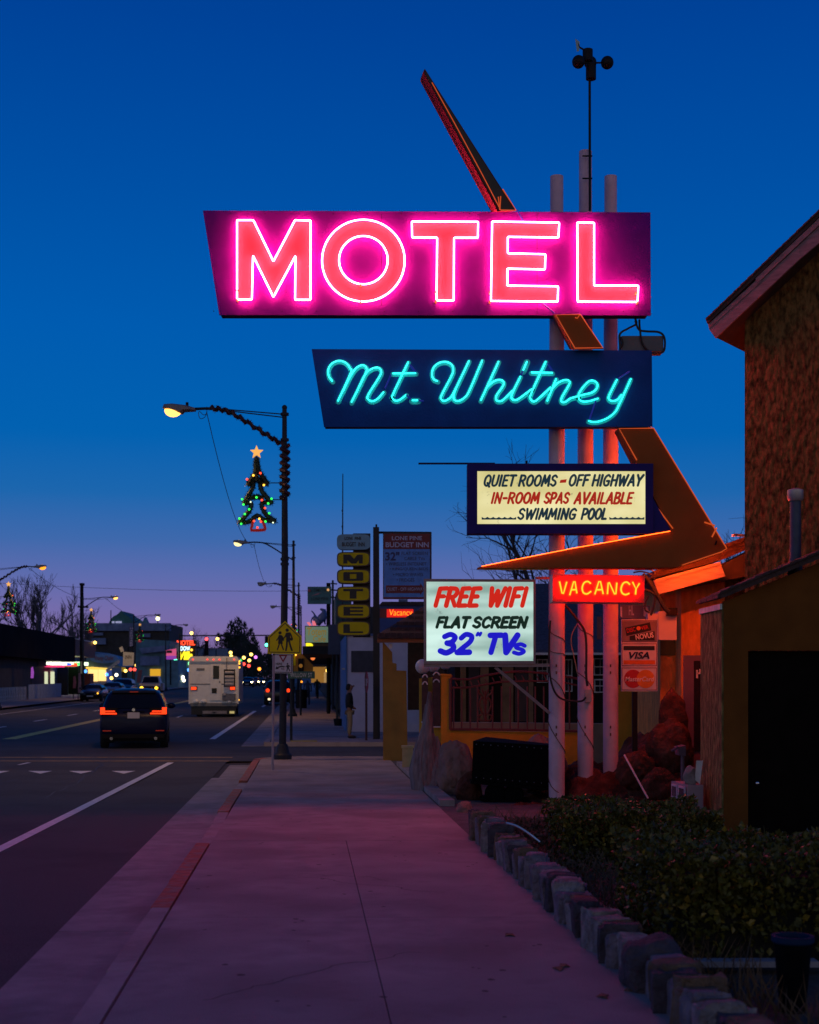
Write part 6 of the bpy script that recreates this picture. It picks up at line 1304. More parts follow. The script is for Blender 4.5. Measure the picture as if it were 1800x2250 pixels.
for px, y0, y1, D, m, lab in ((71, 1465, 1490, 120, 'glowing_violet_banner', 'glowing violet flag banner beside the mauve gabled sign'), (180, 1452, 1480, 118, 'pale_green_banner', 'pale green banner on the warm lit lamp post'), (164, 1485, 1512, 116, 'red_white_banner', 'red and white feather banner near the warm lit lamp'), (175, 1478, 1522, 114, 'pink_banner', 'striped pink banner beside the warm lit lamp post')):
    c_ = {'glowing_violet_banner': (.5, .2, .6), 'pale_green_banner': (.4, .5, .4), 'red_white_banner': (.45, .12, .14), 'pink_banner': (.4, .2, .24)}[m]
    o = thing('feather_banner', lab, 'banner', (W(px, 1525, D).x, D, hz(D)), 'feather banners')
    MB().pp([(px-3.4, y1), (px+2.5, y1), (px+3.6, (y0+y1)/2), (px+1.5, y0), (px-2.5, y0+2)], D, .04).build('cloth', M(m, c_, .7, .2, 6, em=(.5, .1, .7) if 'violet' in m else None, es=.5), o); b_ = W(px-3.4, y1, D); MB().tube([Vector((b_.x, D+.05, hz(D))), W(px-2.6, y0, D+.05)], .035, 6).build('staff', CTRIM, o)
fn = thing('picket_fence', 'white picket fence at the left edge across the road', 'fence', tuple(S(AL+1.8, 105)))
PKF = M('white_picket', (.42, .45, .52), .6, .1)
for i in range(46):
    d = 84+i*.62
    lo = [S(AL+1.8, d), S(AL+1.86, d), S(AL+1.86, d+.2), S(AL+1.8, d+.2)]; MB().prism([q_+Vector((0, 0, .1)) for q_ in lo], [q_+Vector((0, 0, 1.15)) for q_ in lo]).build('picket', PKF, fn)
for z in (.4, .95):
    lo = [S(AL+1.72, 84), S(AL+1.78, 84), S(AL+1.78, 112), S(AL+1.72, 112)]; MB().prism([q_+Vector((0, 0, z)) for q_ in lo], [q_+Vector((0, 0, z+.1)) for q_ in lo]).build('rail', PKF, fn)
pf = thing('board_fence', 'pale blue grey board fence right of the picket fence', 'fence', tuple(S(AL+1.9, 118)))
for i in range(12): 
    d = 113+i*1.25; lo = [S(AL+1.8, d), S(AL+1.88, d), S(AL+1.88, d+1.2), S(AL+1.8, d+1.2)]; MB().prism([q_+Vector((0, 0, .1)) for q_ in lo], [q_+Vector((0, 0, 1.3)) for q_ in lo]).build('board', M('pale_blue_board_fence', (.22, .27, .36), .7, .15, 3), pf)
# diner
dn = thing('diner', 'small lit diner with flared roof and an oval sign across the road', 'building', tuple(S(AL, 168)))
blk(AL-10, AL, 155, 184, -.3, 3.1).build('wall', CRM, dn)
facb(AL, 194, 214, 1471, 1497, 'window', WARMW, dn, .05, .08); facb(AL, 216, 232, 1471, 1496, 'window', WARMW, dn, .05, .08); facb(AL, 191, 234, 1467, 1471, 'lit_soffit', EM('yellow_soffit', (1, .62, .1), 1.2), dn, .1, .6)
facb(AL, 188, 196, 1480, 1505, 'red_column', M('red_brown_column', (.3, .05, .03), .7), dn, .3, .5); facb(AL, 234, 244, 1472, 1498, 'poster', M('mauve_poster', (.3, .28, .4), .6, em=(.1, .2, .9), es=.15), dn, .05, .1)
MB().pp([(188, 1466), (262, 1464), (252, 1444), (205, 1432), (190, 1444)], 156, 8).build('roof', M('teal_blue_roof', (.12, .24, .36), .6, .2, 2), dn)
MB().pp([(199+30*0, 1447)]+[(229+31*math.cos(t*.2618), 1447-10.5*math.sin(t*.2618)) for t in range(12, -12, -1)], 155.6, .3).build('oval_sign', M('blue_oval_sign', (.16, .32, .6), .5), dn)
v, f = text2d('Frosty Chalet', 209, 1441, 250, 1454, bold=.02, shear=.2); MB().add([at(155.6)(x, y, .05) for x, y in v], f).build('lettering', M('dull_red_letters', (.3, .1, .14), .6), dn)
MB().pp([(232, 1472), (236, 1476), (264, 1453), (260, 1449)], 150, .3).build('boom', M('mauve_white_boom', (.45, .4, .5), .6), dn)
# back buildings
dm = thing('domed_building', 'dark building with a green arched and pointed roof behind the diner', 'building', tuple(W(280, 1500, 232)))
MB().pp([(186, 1512), (372, 1512), (372, 1371), (186, 1371)], 232, 14).build('wall', DKB, dm)
MB().pp([(238, 1374)]+[(266-27*math.cos(t*math.pi/10), 1374-25*math.sin(t*math.pi/10)-(7 if t == 5 else 0)) for t in range(0, 11)]+[(296, 1374)], 231.6, 10).build('arched_gable', M('dusky_green_gable', (.04, .15, .15), .8, .2, 1), dm)
MB().pr(186, 1369, 374, 1386, 231.4, 1).build('parapet', BLUEW, dm); MB().pp([(311, 1371), (318, 1356), (325, 1371)], 231.5, 2).build('turret', TEALW, dm)
for x0, x1, y0, y1 in ((194, 226, 1390, 1396), (200, 232, 1402, 1416), (300, 330, 1392, 1400)): MB().pr(x0, y0, x1, y1, 231.3, .5).build('dim_panel', BLUEW, dm)
for x0, x1 in ((246, 251), (254, 267)): MB().pr(x0, 1365, x1, 1369, 231.2, .3).build('pale_window', EM('pale_gable_window', (.35, .36, .6), .8), dm)
MB().tube([W(244, 1372, 231), W(244, 1341, 231)], .08, 5).build('aerial', CTRIM, dm)
rp_ = thing('rust_red_board', 'rust red hoarding between the warm lit lamp and the diner roof', 'sign', tuple(W(199, 1430, 160)))
MB().pr(186, 1413, 210, 1430, 160, .3).build('board', M('rust_red_board', (.3, .06, .03), .7), rp_); MB().tube([W(198, 1430, 160.2), W(198, 1470, 160.2)], .1, 6).build('post', CTRIM, rp_)
tb2 = thing('teal_shop_building', 'dim teal shops stepping down towards the traffic lights', 'building', tuple(W(340, 1505, 212)))
MB().pp([(296, 1512), (392, 1512), (392, 1450), (372, 1450), (372, 1408), (300, 1404)], 212, 10).build('wall', TEALW, tb2)
MB().pr(330, 1470, 352, 1486, 211.6, .5).build('lit_awning', EM('yellow_awning_glow', (.8, .4, .02), .9), tb2); MB().pr(252, 1464, 275, 1476, 186, .3).build('lit_awning', EM('dim_yellow_glow', (.5, .3, .02), .5), tb2)
MB().pp([(305, 1424), (368, 1418), (368, 1430), (312, 1436)], 211, 1.5).build('canopy', BLUEW, tb2); MB().pr(308, 1442, 350, 1462, 211.4, .5).build('panel', BLUEW, tb2); MB().pr(280, 1470, 293, 1500, 186, .4).build('green_panel', M('green_teal_panel', (.06, .2, .2), .7), tb2); MB().pp([(300, 1500), (308, 1500), (312, 1472), (304, 1472)], 200, .4).build('red_panel', M('dull_red_panel', (.25, .08, .08), .7), tb2)
bl = thing('blue_roofed_building', 'long dim building with blue panels behind the camper', 'building', tuple(W(460, 1500, 290)))
MB().pr(380, 1424, 500, 1515, 290, 10).build('wall', DKB, bl)
for x0 in (424, 450, 476): MB().pr(x0, 1425, x0+24, 1450, 289.5, .5).build('roof_panel', M('blue_roof_panel', (.1, .16, .3), .5), bl)
# signs across the road
bs = thing('beige_hanging_sign', 'beige hanging sign board with scrolled top beside the unlit lamp', 'sign', tuple(W(282, 1462, 149)))
MB().pp([(271, 1432), (294, 1434), (293, 1462), (270, 1463)], 149, .2).build('board', M('beige_sign_board', (.5, .36, .26), .6, .15, 4, em=(.3, .18, .1), es=.4), bs); MB().pp([(262, 1424), (268, 1420), (272, 1430), (266, 1433)], 149, .2).build('figure', M('beige_sign_board', (.5, .36, .26), .6), bs); MB().tube([W(282, 1434, 149.2), W(282, 1422, 149.2), W(295, 1420, 149.2)], .06, 6).build('bracket', CTRIM, bs)
v, f = text2d('INN', 275, 1440, 289, 1448, bold=.02); MB().add([at(149)(x, y, .02) for x, y in v], f).build('lettering', M('brown_print', (.2, .1, .06), .6), bs)
hw_ = thing('vertical_shop_sign', 'tall narrow sign with stacked letters HARDWARE above the beige sign', 'sign', tuple(W(289, 1420, 170)))
MB().pr(284, 1377, 294.5, 1422, 170, .3).build('board', M('mauve_blue_board', (.1, .1, .2), .6), hw_); MB().tube([W(292, 1500, 170.3), W(292, 1378, 170.3)], .1, 6).build('post', CTRIM, hw_)
for i, ch in enumerate('HARDWARE'): v, f = text2d(ch, 286, 1378.5+i*5.4, 292.5, 1382.6+i*5.4, bold=.03); MB().add([at(170)(x, y, .02) for x, y in v], f).build('lettering', M('pink_white_letters', (.5, .42, .6), .5), hw_)
dv = thing('far_motel_sign', 'distant neon sign in red white and yellow on a black board', 'neon sign', tuple(W(410, 1463, 222)))
MB().pp([(388, 1405), (432, 1407), (426, 1464), (392, 1464)], 222, .4).build('board', SBLK, dv); MB().tube([W(409, 1512, 222.3), W(409, 1463, 222.3)], .15, 8).build('post', CTRIM, dv)
def nt(body, x0, y0, x1, y1, c, s, par, D, nm, **k): v, f = text2d(body, x0, y0, x1, y1, **k); MB().add([at(D)(x, y, .08) for x, y in v], f).build('neon_lettering', EM(nm, c, s), par)
nt('MOTEL', 389, 1407, 429, 1418, (1, .06, .02), 2.2, dv, 222, 'far_red_neon', bold=.05); nt('DOW', 397, 1420, 418, 1430, (.6, .85, 1), 2.2, dv, 222, 'far_white_neon', bold=.03); nt('Villa', 394, 1431, 424, 1450, (1, .75, .02), 1.7, dv, 222, 'far_yellow_neon', bold=.05, shear=.2)
MB().ball(W(421, 1428, 221.7), .2, 8, 5).build('bulb', BULB['y'], dv)
for i, x in enumerate((396, 408, 416, 420)): MB().ball(W(x, 1458, 221.6), .28, 10, 6, (1, .5, 1)).build('green_bulb', EM('far_green_glow', (.25, 1, .4), 2.6), dv)
pk = thing('pink_sign', 'glowing pink sign left of the distant neon motel sign', 'lit sign', tuple(W(375, 1450, 205)))
MB().pp([(364, 1429), (387, 1425), (387, 1448), (364, 1449)], 205, .3).build('panel', EM('pink_panel_glow', (.75, .1, .25), .8), pk); MB().pr(364, 1441, 387, 1449, 204.9, .1).build('lower_band', EM('violet_band_glow', (.35, .06, .5), .7), pk); MB().pr(366, 1429, 378, 1435, 204.9, .05).build('dark_print', SBLK, pk); MB().tube([W(375, 1505, 205.2), W(375, 1448, 205.2)], .12, 6).build('post', CTRIM, pk)
gp_ = thing('globe_street_light', 'distant round yellow white street light above the teal shops', 'street light', (W(347, 1505, 240).x, 240, hz(240)))
MB().ball(W(347, 1359, 240), .36, 14, 8).build('globe', EM('pale_globe_glow', (1, .95, .45), 2.5), gp_, True); MB().tube([Vector((W(347, 1505, 240).x, 240, hz(240))), W(347, 1363, 240)], .08, 6).build('pole', STEEL, gp_)
# scattered shop lights
SL = [(312, 1489, 'y', 'in the shop window left of the pickup'), (356, 1490, 'y', 'low right of the pickup'), (361, 1494, 'o', 'lowest right of the pickup'), (384, 1486, 'y', 'under the pink sign post'), (391, 1478, 'r', 'right of the pink sign post'), (396, 1492, 'y', 'left of the camper at bonnet height'), (300, 1462, 'y', 'on the beige sign post'), (245, 1490, 'y', 'in the diner doorway'), (256, 1483, 'w', 'at the diner end wall'), (85, 1470, 'w', 'under the mauve gabled sign'), (152, 1478, 'o', 'in the dark shop doorway'), (136, 1473, 'p', 'beside the posters of the dark shop'), (415, 1472, 'b', 'low left of the camper'), (518, 1462, 'r', 'beside the camper roof corner'), (527, 1472, 'y', 'between camper and oncoming headlamps'), (528, 1452, 'g', 'green one over the camper shoulder'), (570, 1470, 'o', 'just left of the crossing signs'), (209, 1412, 'y', 'on the rust red board'), (276, 1474, 'y', 'under the beige sign'), (287, 1471, 'r', 'left of a red pair under the beige sign'), (296, 1471, 'r', 'right of a red pair under the beige sign'), (352, 1479, 'y', 'left of the pickup awning row'), (364, 1478, 'y', 'right of the pickup awning row'), (371, 1481, 'w', 'over the violet shop light'), (379, 1474, 'o', 'below the pink sign'), (371, 1488, 'v', 'above the far pavement left of the camper'), (402, 1488, 'w', 'beside the camper left flank'), (404, 1495, 'w', 'lower beside the camper left flank'), (331, 1461, 'w', 'on the teal shop panel'),
      (235, 1482, 'b', 'in the diner poster'), (188, 1475, 'b', 'by the warm lit lamp post'), (173, 1473, 'p', 'by the pink banner'), (507, 1434, 'y', 'highest of three right of the camper roof'), (508, 1442, 'y', 'middle of three right of the camper roof'), (508, 1449, 'y', 'lowest of three right of the camper roof'), (536, 1445, 'y', 'above the oncoming headlamps'), (552, 1438, 'y', 'high above the oncoming headlamps'), (548, 1451, 'y', 'just above the oncoming headlamps'), (536, 1459, 'r', 'left red one above the headlamps'), (547, 1463, 'r', 'right red one above the headlamps'), (562, 1444, 'v', 'faint one left of the crossing sign'), (478, 1404, 'y', 'high over the camper roof'), (421, 1391, 'y', 'above the distant neon sign'),
      (689, 1466, 'w', 'at the lit shop end of the right pavement'), (702, 1474, 'y', 'second along the right pavement shops'), (708, 1481, 'y', 'large one low in the right pavement shops'), (715, 1473.5, 'y', 'rightmost in the right pavement shops'), (695, 1479, 'w', 'pale one in the right pavement shops'), (692, 1485, 'o', 'orange one low in the right pavement shops'), (715.6, 1457, 'g', 'green one under the dark awning'), (715.6, 1462.5, 'w', 'white one under the dark awning'), (704, 1489, 'w', 'faint one behind the right pavement walkers')]
BCOL = {'y': EM('shop_yellow', (1, .62, .12), 4), 'r': EM('shop_red', (1, .07, .05), 2.5), 'w': EM('shop_white', (1, .95, .65), 4), 'o': EM('shop_orange', (1, .25, .02), 4), 'v': EM('shop_violet', (.7, .2, 1), 2), 'b': EM('shop_blue', (.08, .3, 1), 3), 'p': EM('shop_pink', (1, .1, .35), 2.5), 'g': EM('shop_green', (.05, 1, .15), 2)}
for m_ in list(BCOL.values())+list(BULB.values()): m_.cycles.emission_sampling = 'NONE'
for px, py, k_, w_ in SL:
    D = 150 if px < 300 else 215 if px < 500 else 260 if px < 600 else 120
    nmz = {'y': 'warm yellow', 'r': 'red', 'w': 'white', 'o': 'orange', 'v': 'violet', 'b': 'blue', 'p': 'pink', 'g': 'green'}[k_]
    c = W(px, py, D); one(MB().ball(c, .00118*D, 10, 6), 'shop_light', BCOL[k_], 'small %s street light %s' % (nmz, w_), 'light', tuple(c), 'small lights along the street', True)
# traffic lights on a span
tw_ = thing('signal_mast', 'dark signal mast and span holding the traffic lights over the far crossing', 'signal mast', (W(395, 1510, 215).x, 215, hz(215)))
MB().tube([Vector((W(395, 1510, 215).x, 215, hz(215))), W(395, 1392, 215)], .14, 8).build('pole', STEEL, tw_); MB().tube([W(395, 1397, 215), W(598, 1396, 215)], .1, 6).build('span_arm', STEEL, tw_)
for px, py, lab, on in ((586, 1396, 'traffic light showing green left of the yellow crossing sign', 2), (454, 1398, 'traffic light showing red hanging over the camper', 0), (386, 1430, 'traffic light showing green blue below the distant neon sign', 2)):
    D = 214.6; sl = thing('traffic_light', lab, 'traffic light', tuple(W(px, py, D)), 'traffic lights on the span'); h_ = 42 if on == 0 else 27
    MB().pr(px-4, py+2, px+4, py+h_, D, .3).build('housing', CTRIM, sl); MB().pr(px-.6, py-1, px+.6, py+3, D+.1, .08).build('hanger', STEEL, sl)
    for i in range(3):
        on_ = i == on; c = W(px, py+6+i*(h_-9)/2.4, D-.05); MB().ball(c, .26 if on_ else .2, 10, 6, (1, .4, 1)).build('lens', (EM('signal_green', (.1, 1, .6), 4) if on == 2 else EM('signal_red', (1, .08, .1), 3)) if on_ else CTRIM, sl, True)
# right side beyond the side street
wb_ = thing('white_building', 'lavender white building with a dark boarded window behind the dark pylon post', 'building', tuple(W(800, 1628, 50)))
WBM = M('white_stucco', (.6, .54, .68), .8, .1, 2, .2, 40)
P = [Vector((-2.19, 50, .1)), Vector((6, 50, .1)), Vector((6, 50, 3.62)), Vector((-2.19, 50, 3.62))]; MB().prism(P, [q_+Vector((-.58, 8, 0)) for q_ in P]).build('wall', WBM, wb_)
MB().pr(772, 1430, 830, 1477, 49.97, .06).build('boarded_window', M('dark_board', (.06, .055, .07), .8, .2, 4), wb_)
P = [Vector((-2.24, 49.95, .12)), Vector((-2.2, 49.95, .12)), Vector((-2.2, 49.95, 3.62)), Vector((-2.24, 49.95, 3.62))]; MB().prism(P, [q_+Vector((-.58, 8, 0)) for q_ in P]).build('blue_side_wall', M('blue_side_paint', (.1, .2, .4), .7, .1), wb_)
MB().pr(752, 1468, 758, 1472, 51, .1).build('utility_box', M('pale_box_case', (.6, .5, .45), .5), wb_); MB().pr(760, 1392, 1010, 1397, 49.9, .2).build('coping', BLUEW, wb_)  # the small pale block is a utility box on the wall
MB().pr(835, 1328, 990, 1400, 52, 4).build('upper_storey', M('deep_blue_upper_wall', (.05, .07, .2), .7, .15, 2), wb_); MB().pp([(833, 1330), (992, 1330), (970, 1322), (840, 1322)], 51.9, 4.2).build('roof', SHING, wb_); MB().pr(876, 1317, 896, 1328, 52.5, .6).build('roof_unit', BLUEW, wb_)
r2 = thing('dark_awning_shops', 'row of dark shopfronts with awnings along the right pavement', 'building', tuple(S(1.65, 90)))
blk(1.65, 12, 60, 185, 0, 4.6).build('wall', DKB, r2); blk(-.2, 1.64, 62, 96, 2.9, 3.25).build('awning', M('black_awning', (.01, .01, .015), .8), r2); blk(.2, 1.64, 100, 150, 2.7, 3.0).build('awning', CRM, r2)
blk(1.25, 1.9, 61, 68, 3.4, 5.6).build('teal_tower', M('dark_teal_tower', (.03, .08, .09), .8), r2)
MB().pr(712, 1477, 718, 1500, 118, .3).build('lit_column', M('cream_lit_column', (.5, .4, .25), .7, em=(.6, .35, .12), es=.6), r2); MB().pr(722, 1457, 727.5, 1500, 100, .3).build('maroon_column', M('maroon_column', (.2, .06, .09), .7), r2); MB().pr(686, 1461, 710, 1465, 119, .4).build('lit_fascia', M('cream_lit_fascia', (.5, .4, .25), .7, em=(.6, .4, .2), es=.55), r2)
MB().pr(684, 1462, 716, 1500, 119.5, .2).build('lit_shop_front', M('amber_lit_front', (.2, .1, .03), .8, .6, 1.2, em=(.35, .16, .03), es=.7), r2)
ns = thing('navy_hanging_sign', 'dark navy upright sign left of the white building', 'sign', tuple(W(734, 1437, 57)))
MB().pr(721, 1372, 747, 1438, 57, .2).build('board', M('navy_board', (.02, .035, .09), .5), ns); b_ = W(741, 1570, 57.1); MB().tube([Vector((b_.x, 57.1, hz(57)+.12)), W(741, 1438, 57.1)], .05, 8).build('post', STEEL, ns)
ts = thing('teal_board_sign', 'dim teal board sign with a pink swoosh on a black post', 'sign', tuple(W(722, 1500, 75)))
MB().pr(676, 1289, 728, 1327, 75, .2).build('board', M('teal_sign_board', (.03, .13, .16), .5, .15, 2), ts); b_ = W(722, 1560, 75.2); MB().tube([Vector((b_.x, 75.2, hz(75)+.12)), W(722, 1281, 75.2)], .11, 8).build('post', CTRIM, ts)
MB().pp([(684, 1309.5), (696, 1304.5), (707, 1302), (697, 1307)], 75-.01, .02, .01).build('swoosh', M('pink_swoosh', (.4, .14, .2), .5), ts)
for tx, x0, y0, x1, y1 in (('SMITH', 690, 1293, 718, 1300), ('LONE PINE', 684, 1312, 722, 1319)): v, f = text2d(tx, x0, y0, x1, y1, bold=.01); MB().add([at(75)(x, y, .02) for x, y in v], f).build('lettering', M('dark_teal_letters', (.01, .04, .05), .5), ts)
MB().ball(W(680, 1297, 74.9), .09, 8, 5).build('bulb', M('dim_pink_bulb', (.4, .1, .12), .5), ts); MB().ball(W(721, 1296, 74.9), .07, 8, 5).build('bulb', EM('dim_gold_bulb', (.8, .4, .15), .8), ts)
up_ = thing('utility_pole', 'thin utility pole with brackets left of the yellow MOTEL panels', 'utility pole', (W(731.5, 1560, 62).x, 62, .3)); MB().tube([W(731.5, 1560, 62), W(731.5, 1275, 62)], .045, 7).build('pole', STEEL, up_)
for y in (1282, 1296, 1312): MB().tube([W(727, y, 62), W(741, y+1, 62)], .03, 5).build('bracket', STEEL, up_)
gb = thing('green_board_sign', 'pale green sign board with yellow lettering under the blue horse', 'sign', tuple(W(697, 1412, 72)))
MB().pr(670, 1375, 723, 1413, 72, .3).build('frame', M('dark_green_frame', (.01, .04, .04), .6), gb); MB().pr(671.5, 1377, 721.5, 1411.5, 71.98, .05).build('board', M('pale_green_board', (.22, .4, .32), .5, .12, 1.5, em=(.1, .2, .15), es=.45), gb)
YLT = M('dull_yellow_letters', (.4, .3, .04), .5, em=(.2, .13, .01), es=.5); v, f = text2d('Totem', 675, 1379, 717, 1396, bold=.01, shear=.1); MB().add([at(71.98)(x, y, .01) for x, y in v], f).build('lettering', YLT, gb); v, f = text2d('Cafe', 688, 1397, 716, 1410, bold=.01, shear=.1); MB().add([at(71.98)(x, y, .01) for x, y in v], f).build('lettering', YLT, gb)
MB().pr(672, 1413, 722, 1440, 72.05, .2).build('lower_panel', SBLK, gb); b_ = W(722, 1560, 72.2); MB().tube([Vector((b_.x, 72.2, hz(72)+.12)), W(722, 1412, 72.2)], .08, 8).build('post', CTRIM, gb)
# neon blades under it
nb_ = thing('parking_neon_sign', 'yellow neon letter sign with a pale arrow under the green board', 'neon sign', tuple(W(682, 1440, 71)))
MB().pr(671, 1412, 692, 1441, 71.05, .1).build('board', SBLK, nb_); nt('P', 672.5, 1413, 688, 1428, (1, .85, .02), 1.2, nb_, 71, 'yellow_p_neon', bold=.09); MB().pr(679, 1422, 691, 1427.5, 70.9, .04).build('neon_bar', EM('amber_bar', (1, .5, .02), 1.1), nb_)
MB().pp([(679, 1428.5), (690.5, 1428.5), (688, 1433), (682.5, 1439.5)], 70.9, .05).build('arrow_light', EM('pale_arrow', (.6, .95, 1), 1.0), nb_)
c = W(687.5, 1445, 71); one(MB().ball(c, .115, 12, 8, (1, .4, 1.15)), 'round_lit_sign', EM('orange_round_glow', (1, .22, .05), 1.1), 'round orange lit sign below the pale neon arrow', 'lit sign', tuple(c), None, True)
# horse on the green sign
zHo = zf(660, 1270, .07884)
ho = thing('horse_figure', 'rearing blue horse figure on top of the green board sign', 'statue', tuple(W(697, 1375, 72.1))); HBL = M('blue_horse_paint', (.03, .07, .24), .5, .1)
hv = lambda x, y, r, dy=0: tuple(W(*zHo([(x, y)])[0], 72.1)+Vector((0, dy, 0))-Vector(ho.location))+(r,)
V = [hv(480, 1200, .26), hv(590, 1130, .24), hv(660, 1010, .17), hv(690, 930, .11), hv(600, 880, .075), hv(545, 860, .05), hv(400, 1110, .1), hv(345, 1110, .04, -.05), hv(310, 1180, .03, -.05), hv(310, 1260, .025, -.05), hv(405, 1050, .06, .1), hv(380, 990, .04, .1), hv(305, 905, .03, .1), hv(520, 1260, .15, .05), hv(560, 1320, .09, .05), hv(680, 1140, .12, .1), hv(670, 1220, .05, .1), hv(700, 1300, .04, .1), hv(690, 870, .035, .05), hv(450, 1300, .09, -.1)]
skin('body', V, [(0, 1), (1, 2), (2, 3), (3, 4), (4, 5), (0, 6), (6, 7), (7, 8), (8, 9), (6, 10), (10, 11), (11, 12), (0, 13), (13, 14), (1, 15), (15, 16), (16, 17), (3, 18), (0, 19)], HBL, ho)
for pts in ([(180, 1240), (250, 1225), (320, 1320), (250, 1335), (210, 1290)], [(330, 1190), (400, 1200), (440, 1290), (440, 1325), (340, 1325)]):
    MB().pp(zHo(pts), 71.9, .05).build('pink_flame', EM('pink_flame_glow', (.95, .2, .26), .8), ho)
# small street things on the right pavement
def pot(px, y0, y1, D, w, lab):
    s = D/F; b_ = W(px, y1, D); t = thing('planter', lab, 'planter', (b_.x, D, hz(D)+.12), 'dark planters'); h_ = (y1-y0)*s
    MB().lathe((b_.x, D, hz(D)+.12), [(w*.38*s, 0), (w*.5*s, h_), (w*.44*s, h_), (w*.42*s, h_-.04)], 14).build('pot', BLACKM, t, True)
    for i in range(7): a = i*.9; MB().tube([(b_.x+.05*math.cos(a), D+.05*math.sin(a), hz(D)+.1+h_), (b_.x+.12*math.cos(a), D+.1*math.sin(a), hz(D)+.12+h_+random.uniform(.5, 1.1))], .008, 4).build('stem', M('dry_stem', (.1, .1, .06), .8), t)
pot(743, 1573, 1588, 55.5, 21, 'dark planter with thin stems against the blue side wall')
tbn = thing('litter_bin', 'dark litter bin with a slim signpost by the far corner pavement', 'bin', tuple(S(-.35, 84, .12))); b_ = S(-.35, 84, .12)
MB().lathe(tuple(b_), [(.33, 0), (.36, 1.0), (.3, 1.05), (.1, 1.12)], 16).build('bin_body', BLACKM, tbn, True); MB().lathe((b_.x, b_.y, b_.z+1.0), [(.37, 0), (.38, .05), (.37, .08)], 16).build('rim', CTRIM, tbn, True)
for i, (px, D, c_, lab, rz) in enumerate(((676, 90, 'blue', 'walker in a dark blue coat far along the right pavement', .0), (697, 112, 'black', 'dark clad walker farthest along the right pavement', .3))):
    x = (px-900)*D/F; w_ = thing('person', lab, 'person', (x, D, hz(D)+.12), 'walkers on the right pavement', rz)
    dk = M('walker_dark_coat', (.03, .05, .1), .85) if c_ == 'blue' else M('walker_black_coat', (.015, .015, .018), .9)
    skin('body', [(0, 0, .92, .15, .11), (0, 0, 1.15, .15, .11), (0, 0, 1.38, .16, .1), (0, .01, 1.5, .06), (0, .02, 1.63, .09), (.09, .12, .5, .07), (.09, .05, .06, .05), (-.09, -.1, .5, .07), (-.09, -.28, .1, .05), (.2, 0, 1.38, .06), (.24, -.05, 1.12, .05), (.22, .05, .9, .04), (-.2, 0, 1.38, .06), (-.24, -.02, 1.12, .05), (-.22, .1, .9, .04)], [(0, 1), (1, 2), (2, 3), (3, 4), (0, 5), (5, 6), (0, 7), (7, 8), (2, 9), (9, 10), (10, 11), (2, 12), (12, 13), (13, 14)], dk, w_)
# utility poles, aerial
po = thing('utility_pole', 'tall dark utility pole just left of the warm lit lamp', 'utility pole', (W(180, 1530, 124).x, 124, hz(124))); x_ = W(180, 1530, 124).x
MB().tube([(x_, 124, hz(124)), tuple(W(180, 1283, 124))], [.2, .15], 10).build('pole', CTRIM, po, True); MB().tube([W(171, 1333, 123.7), W(194, 1334, 123.7)], .08, 6).build('cross_arm', CTRIM, po); MB().pr(175, 1281, 184, 1286, 123.8, .4).build('cap', CTRIM, po)
for x in (173, 192): MB().tube([W(x, 1333, 123.7), W(x, 1329, 123.7)], .05, 6).build('insulator', CTRIM, po)
ae = thing('radio_aerial', 'very thin tall aerial rising behind the yellow MOTEL panels', 'aerial', tuple(W(753, 1396, 56))); MB().tube([W(753, 1398, 56), W(753, 1190, 56), W(753.5, 1041, 56)], [.035, .03, .018], 6).build('mast', STEEL, ae)
for y in (1120, 1155): MB().tube([W(750.5, y, 56), W(753, y+8, 56)], .012, 4).build('stay', STEEL, ae)
ra = thing('roof_bracket', 'small pale bracket arm beside the tower wall', 'bracket', tuple(W(1625, 1176, 21.5))); MB().tube([W(1613, 1175, 21.5), W(1640, 1177, 21.5)], .02, 6).build('arm', M('grey_bracket', (.2, .22, .25), .5), ra); MB().pr(1612, 1173, 1619, 1177.5, 21.45, .1).build('tip', M('grey_bracket', (.2, .22, .25), .5), ra); MB().tube([W(1640, 1177, 21.5), W(1660, 1179, 21.9)], .02, 6).build('stay', M('grey_bracket', (.2, .22, .25), .5), ra)
# ---------------------------------------------------------------- trees
BARK = M('dark_bark', (.045, .035, .035), .9, .3, 8)
FBARK = M('hazed_bark', (.11, .1, .12), .9, .3, 8)  # bark lightened to stand in for distance haze
def bare_tree(base, H, spread, seed, lab, lv=5, grp=None, n0=5, r0=.2, lean=(0, 0), up=.25, twig=3, rm=.006, bark=None):
    rnd = random.Random(seed); t = thing('bare_tree', lab, 'tree', tuple(base), grp); tr_, cr = MB(), MB()
    def grow(p_, d, L, r, k):
        P = [p_]; q_ = Vector(p_); dd = Vector(d)
        for i in range(3):
            dd = (dd+Vector((rnd.gauss(0, .16), rnd.gauss(0, .16), rnd.gauss(0, .1)+up*.12))).normalized(); q_ = q_+dd*L/3; P.append(Vector(q_))
        (tr_ if k >= lv-1 else cr).tube(P, [r, r*.85, r*.72, r*.55], 6 if k >= lv-1 else 3)
        if k == 0: return
        for j in range(n0 if k == lv else rnd.choice((2, 3, 3)) if k > 1 else twig):
            s = rnd.choice((1, 2, 3, 3)) if k < lv else rnd.choice((2, 3, 3)); ax = Vector((rnd.gauss(0, 1), rnd.gauss(0, 1), rnd.gauss(0, 1))).normalized()
            nd = (dd+ax*spread*rnd.uniform(.5, 1.1)+Vector((0, 0, up*.4))).normalized(); grow(P[s], nd, L*rnd.uniform(.6, .86), max(rm, r*.55), k-1)
    b_ = Vector(base); grow(b_, Vector((lean[0], lean[1], 1)).normalized(), H*.32, r0, lv)
    tr_.build('trunk', bark or BARK, t, True); o = cr.build('crown', bark or BARK, t); o['kind'] = 'stuff'
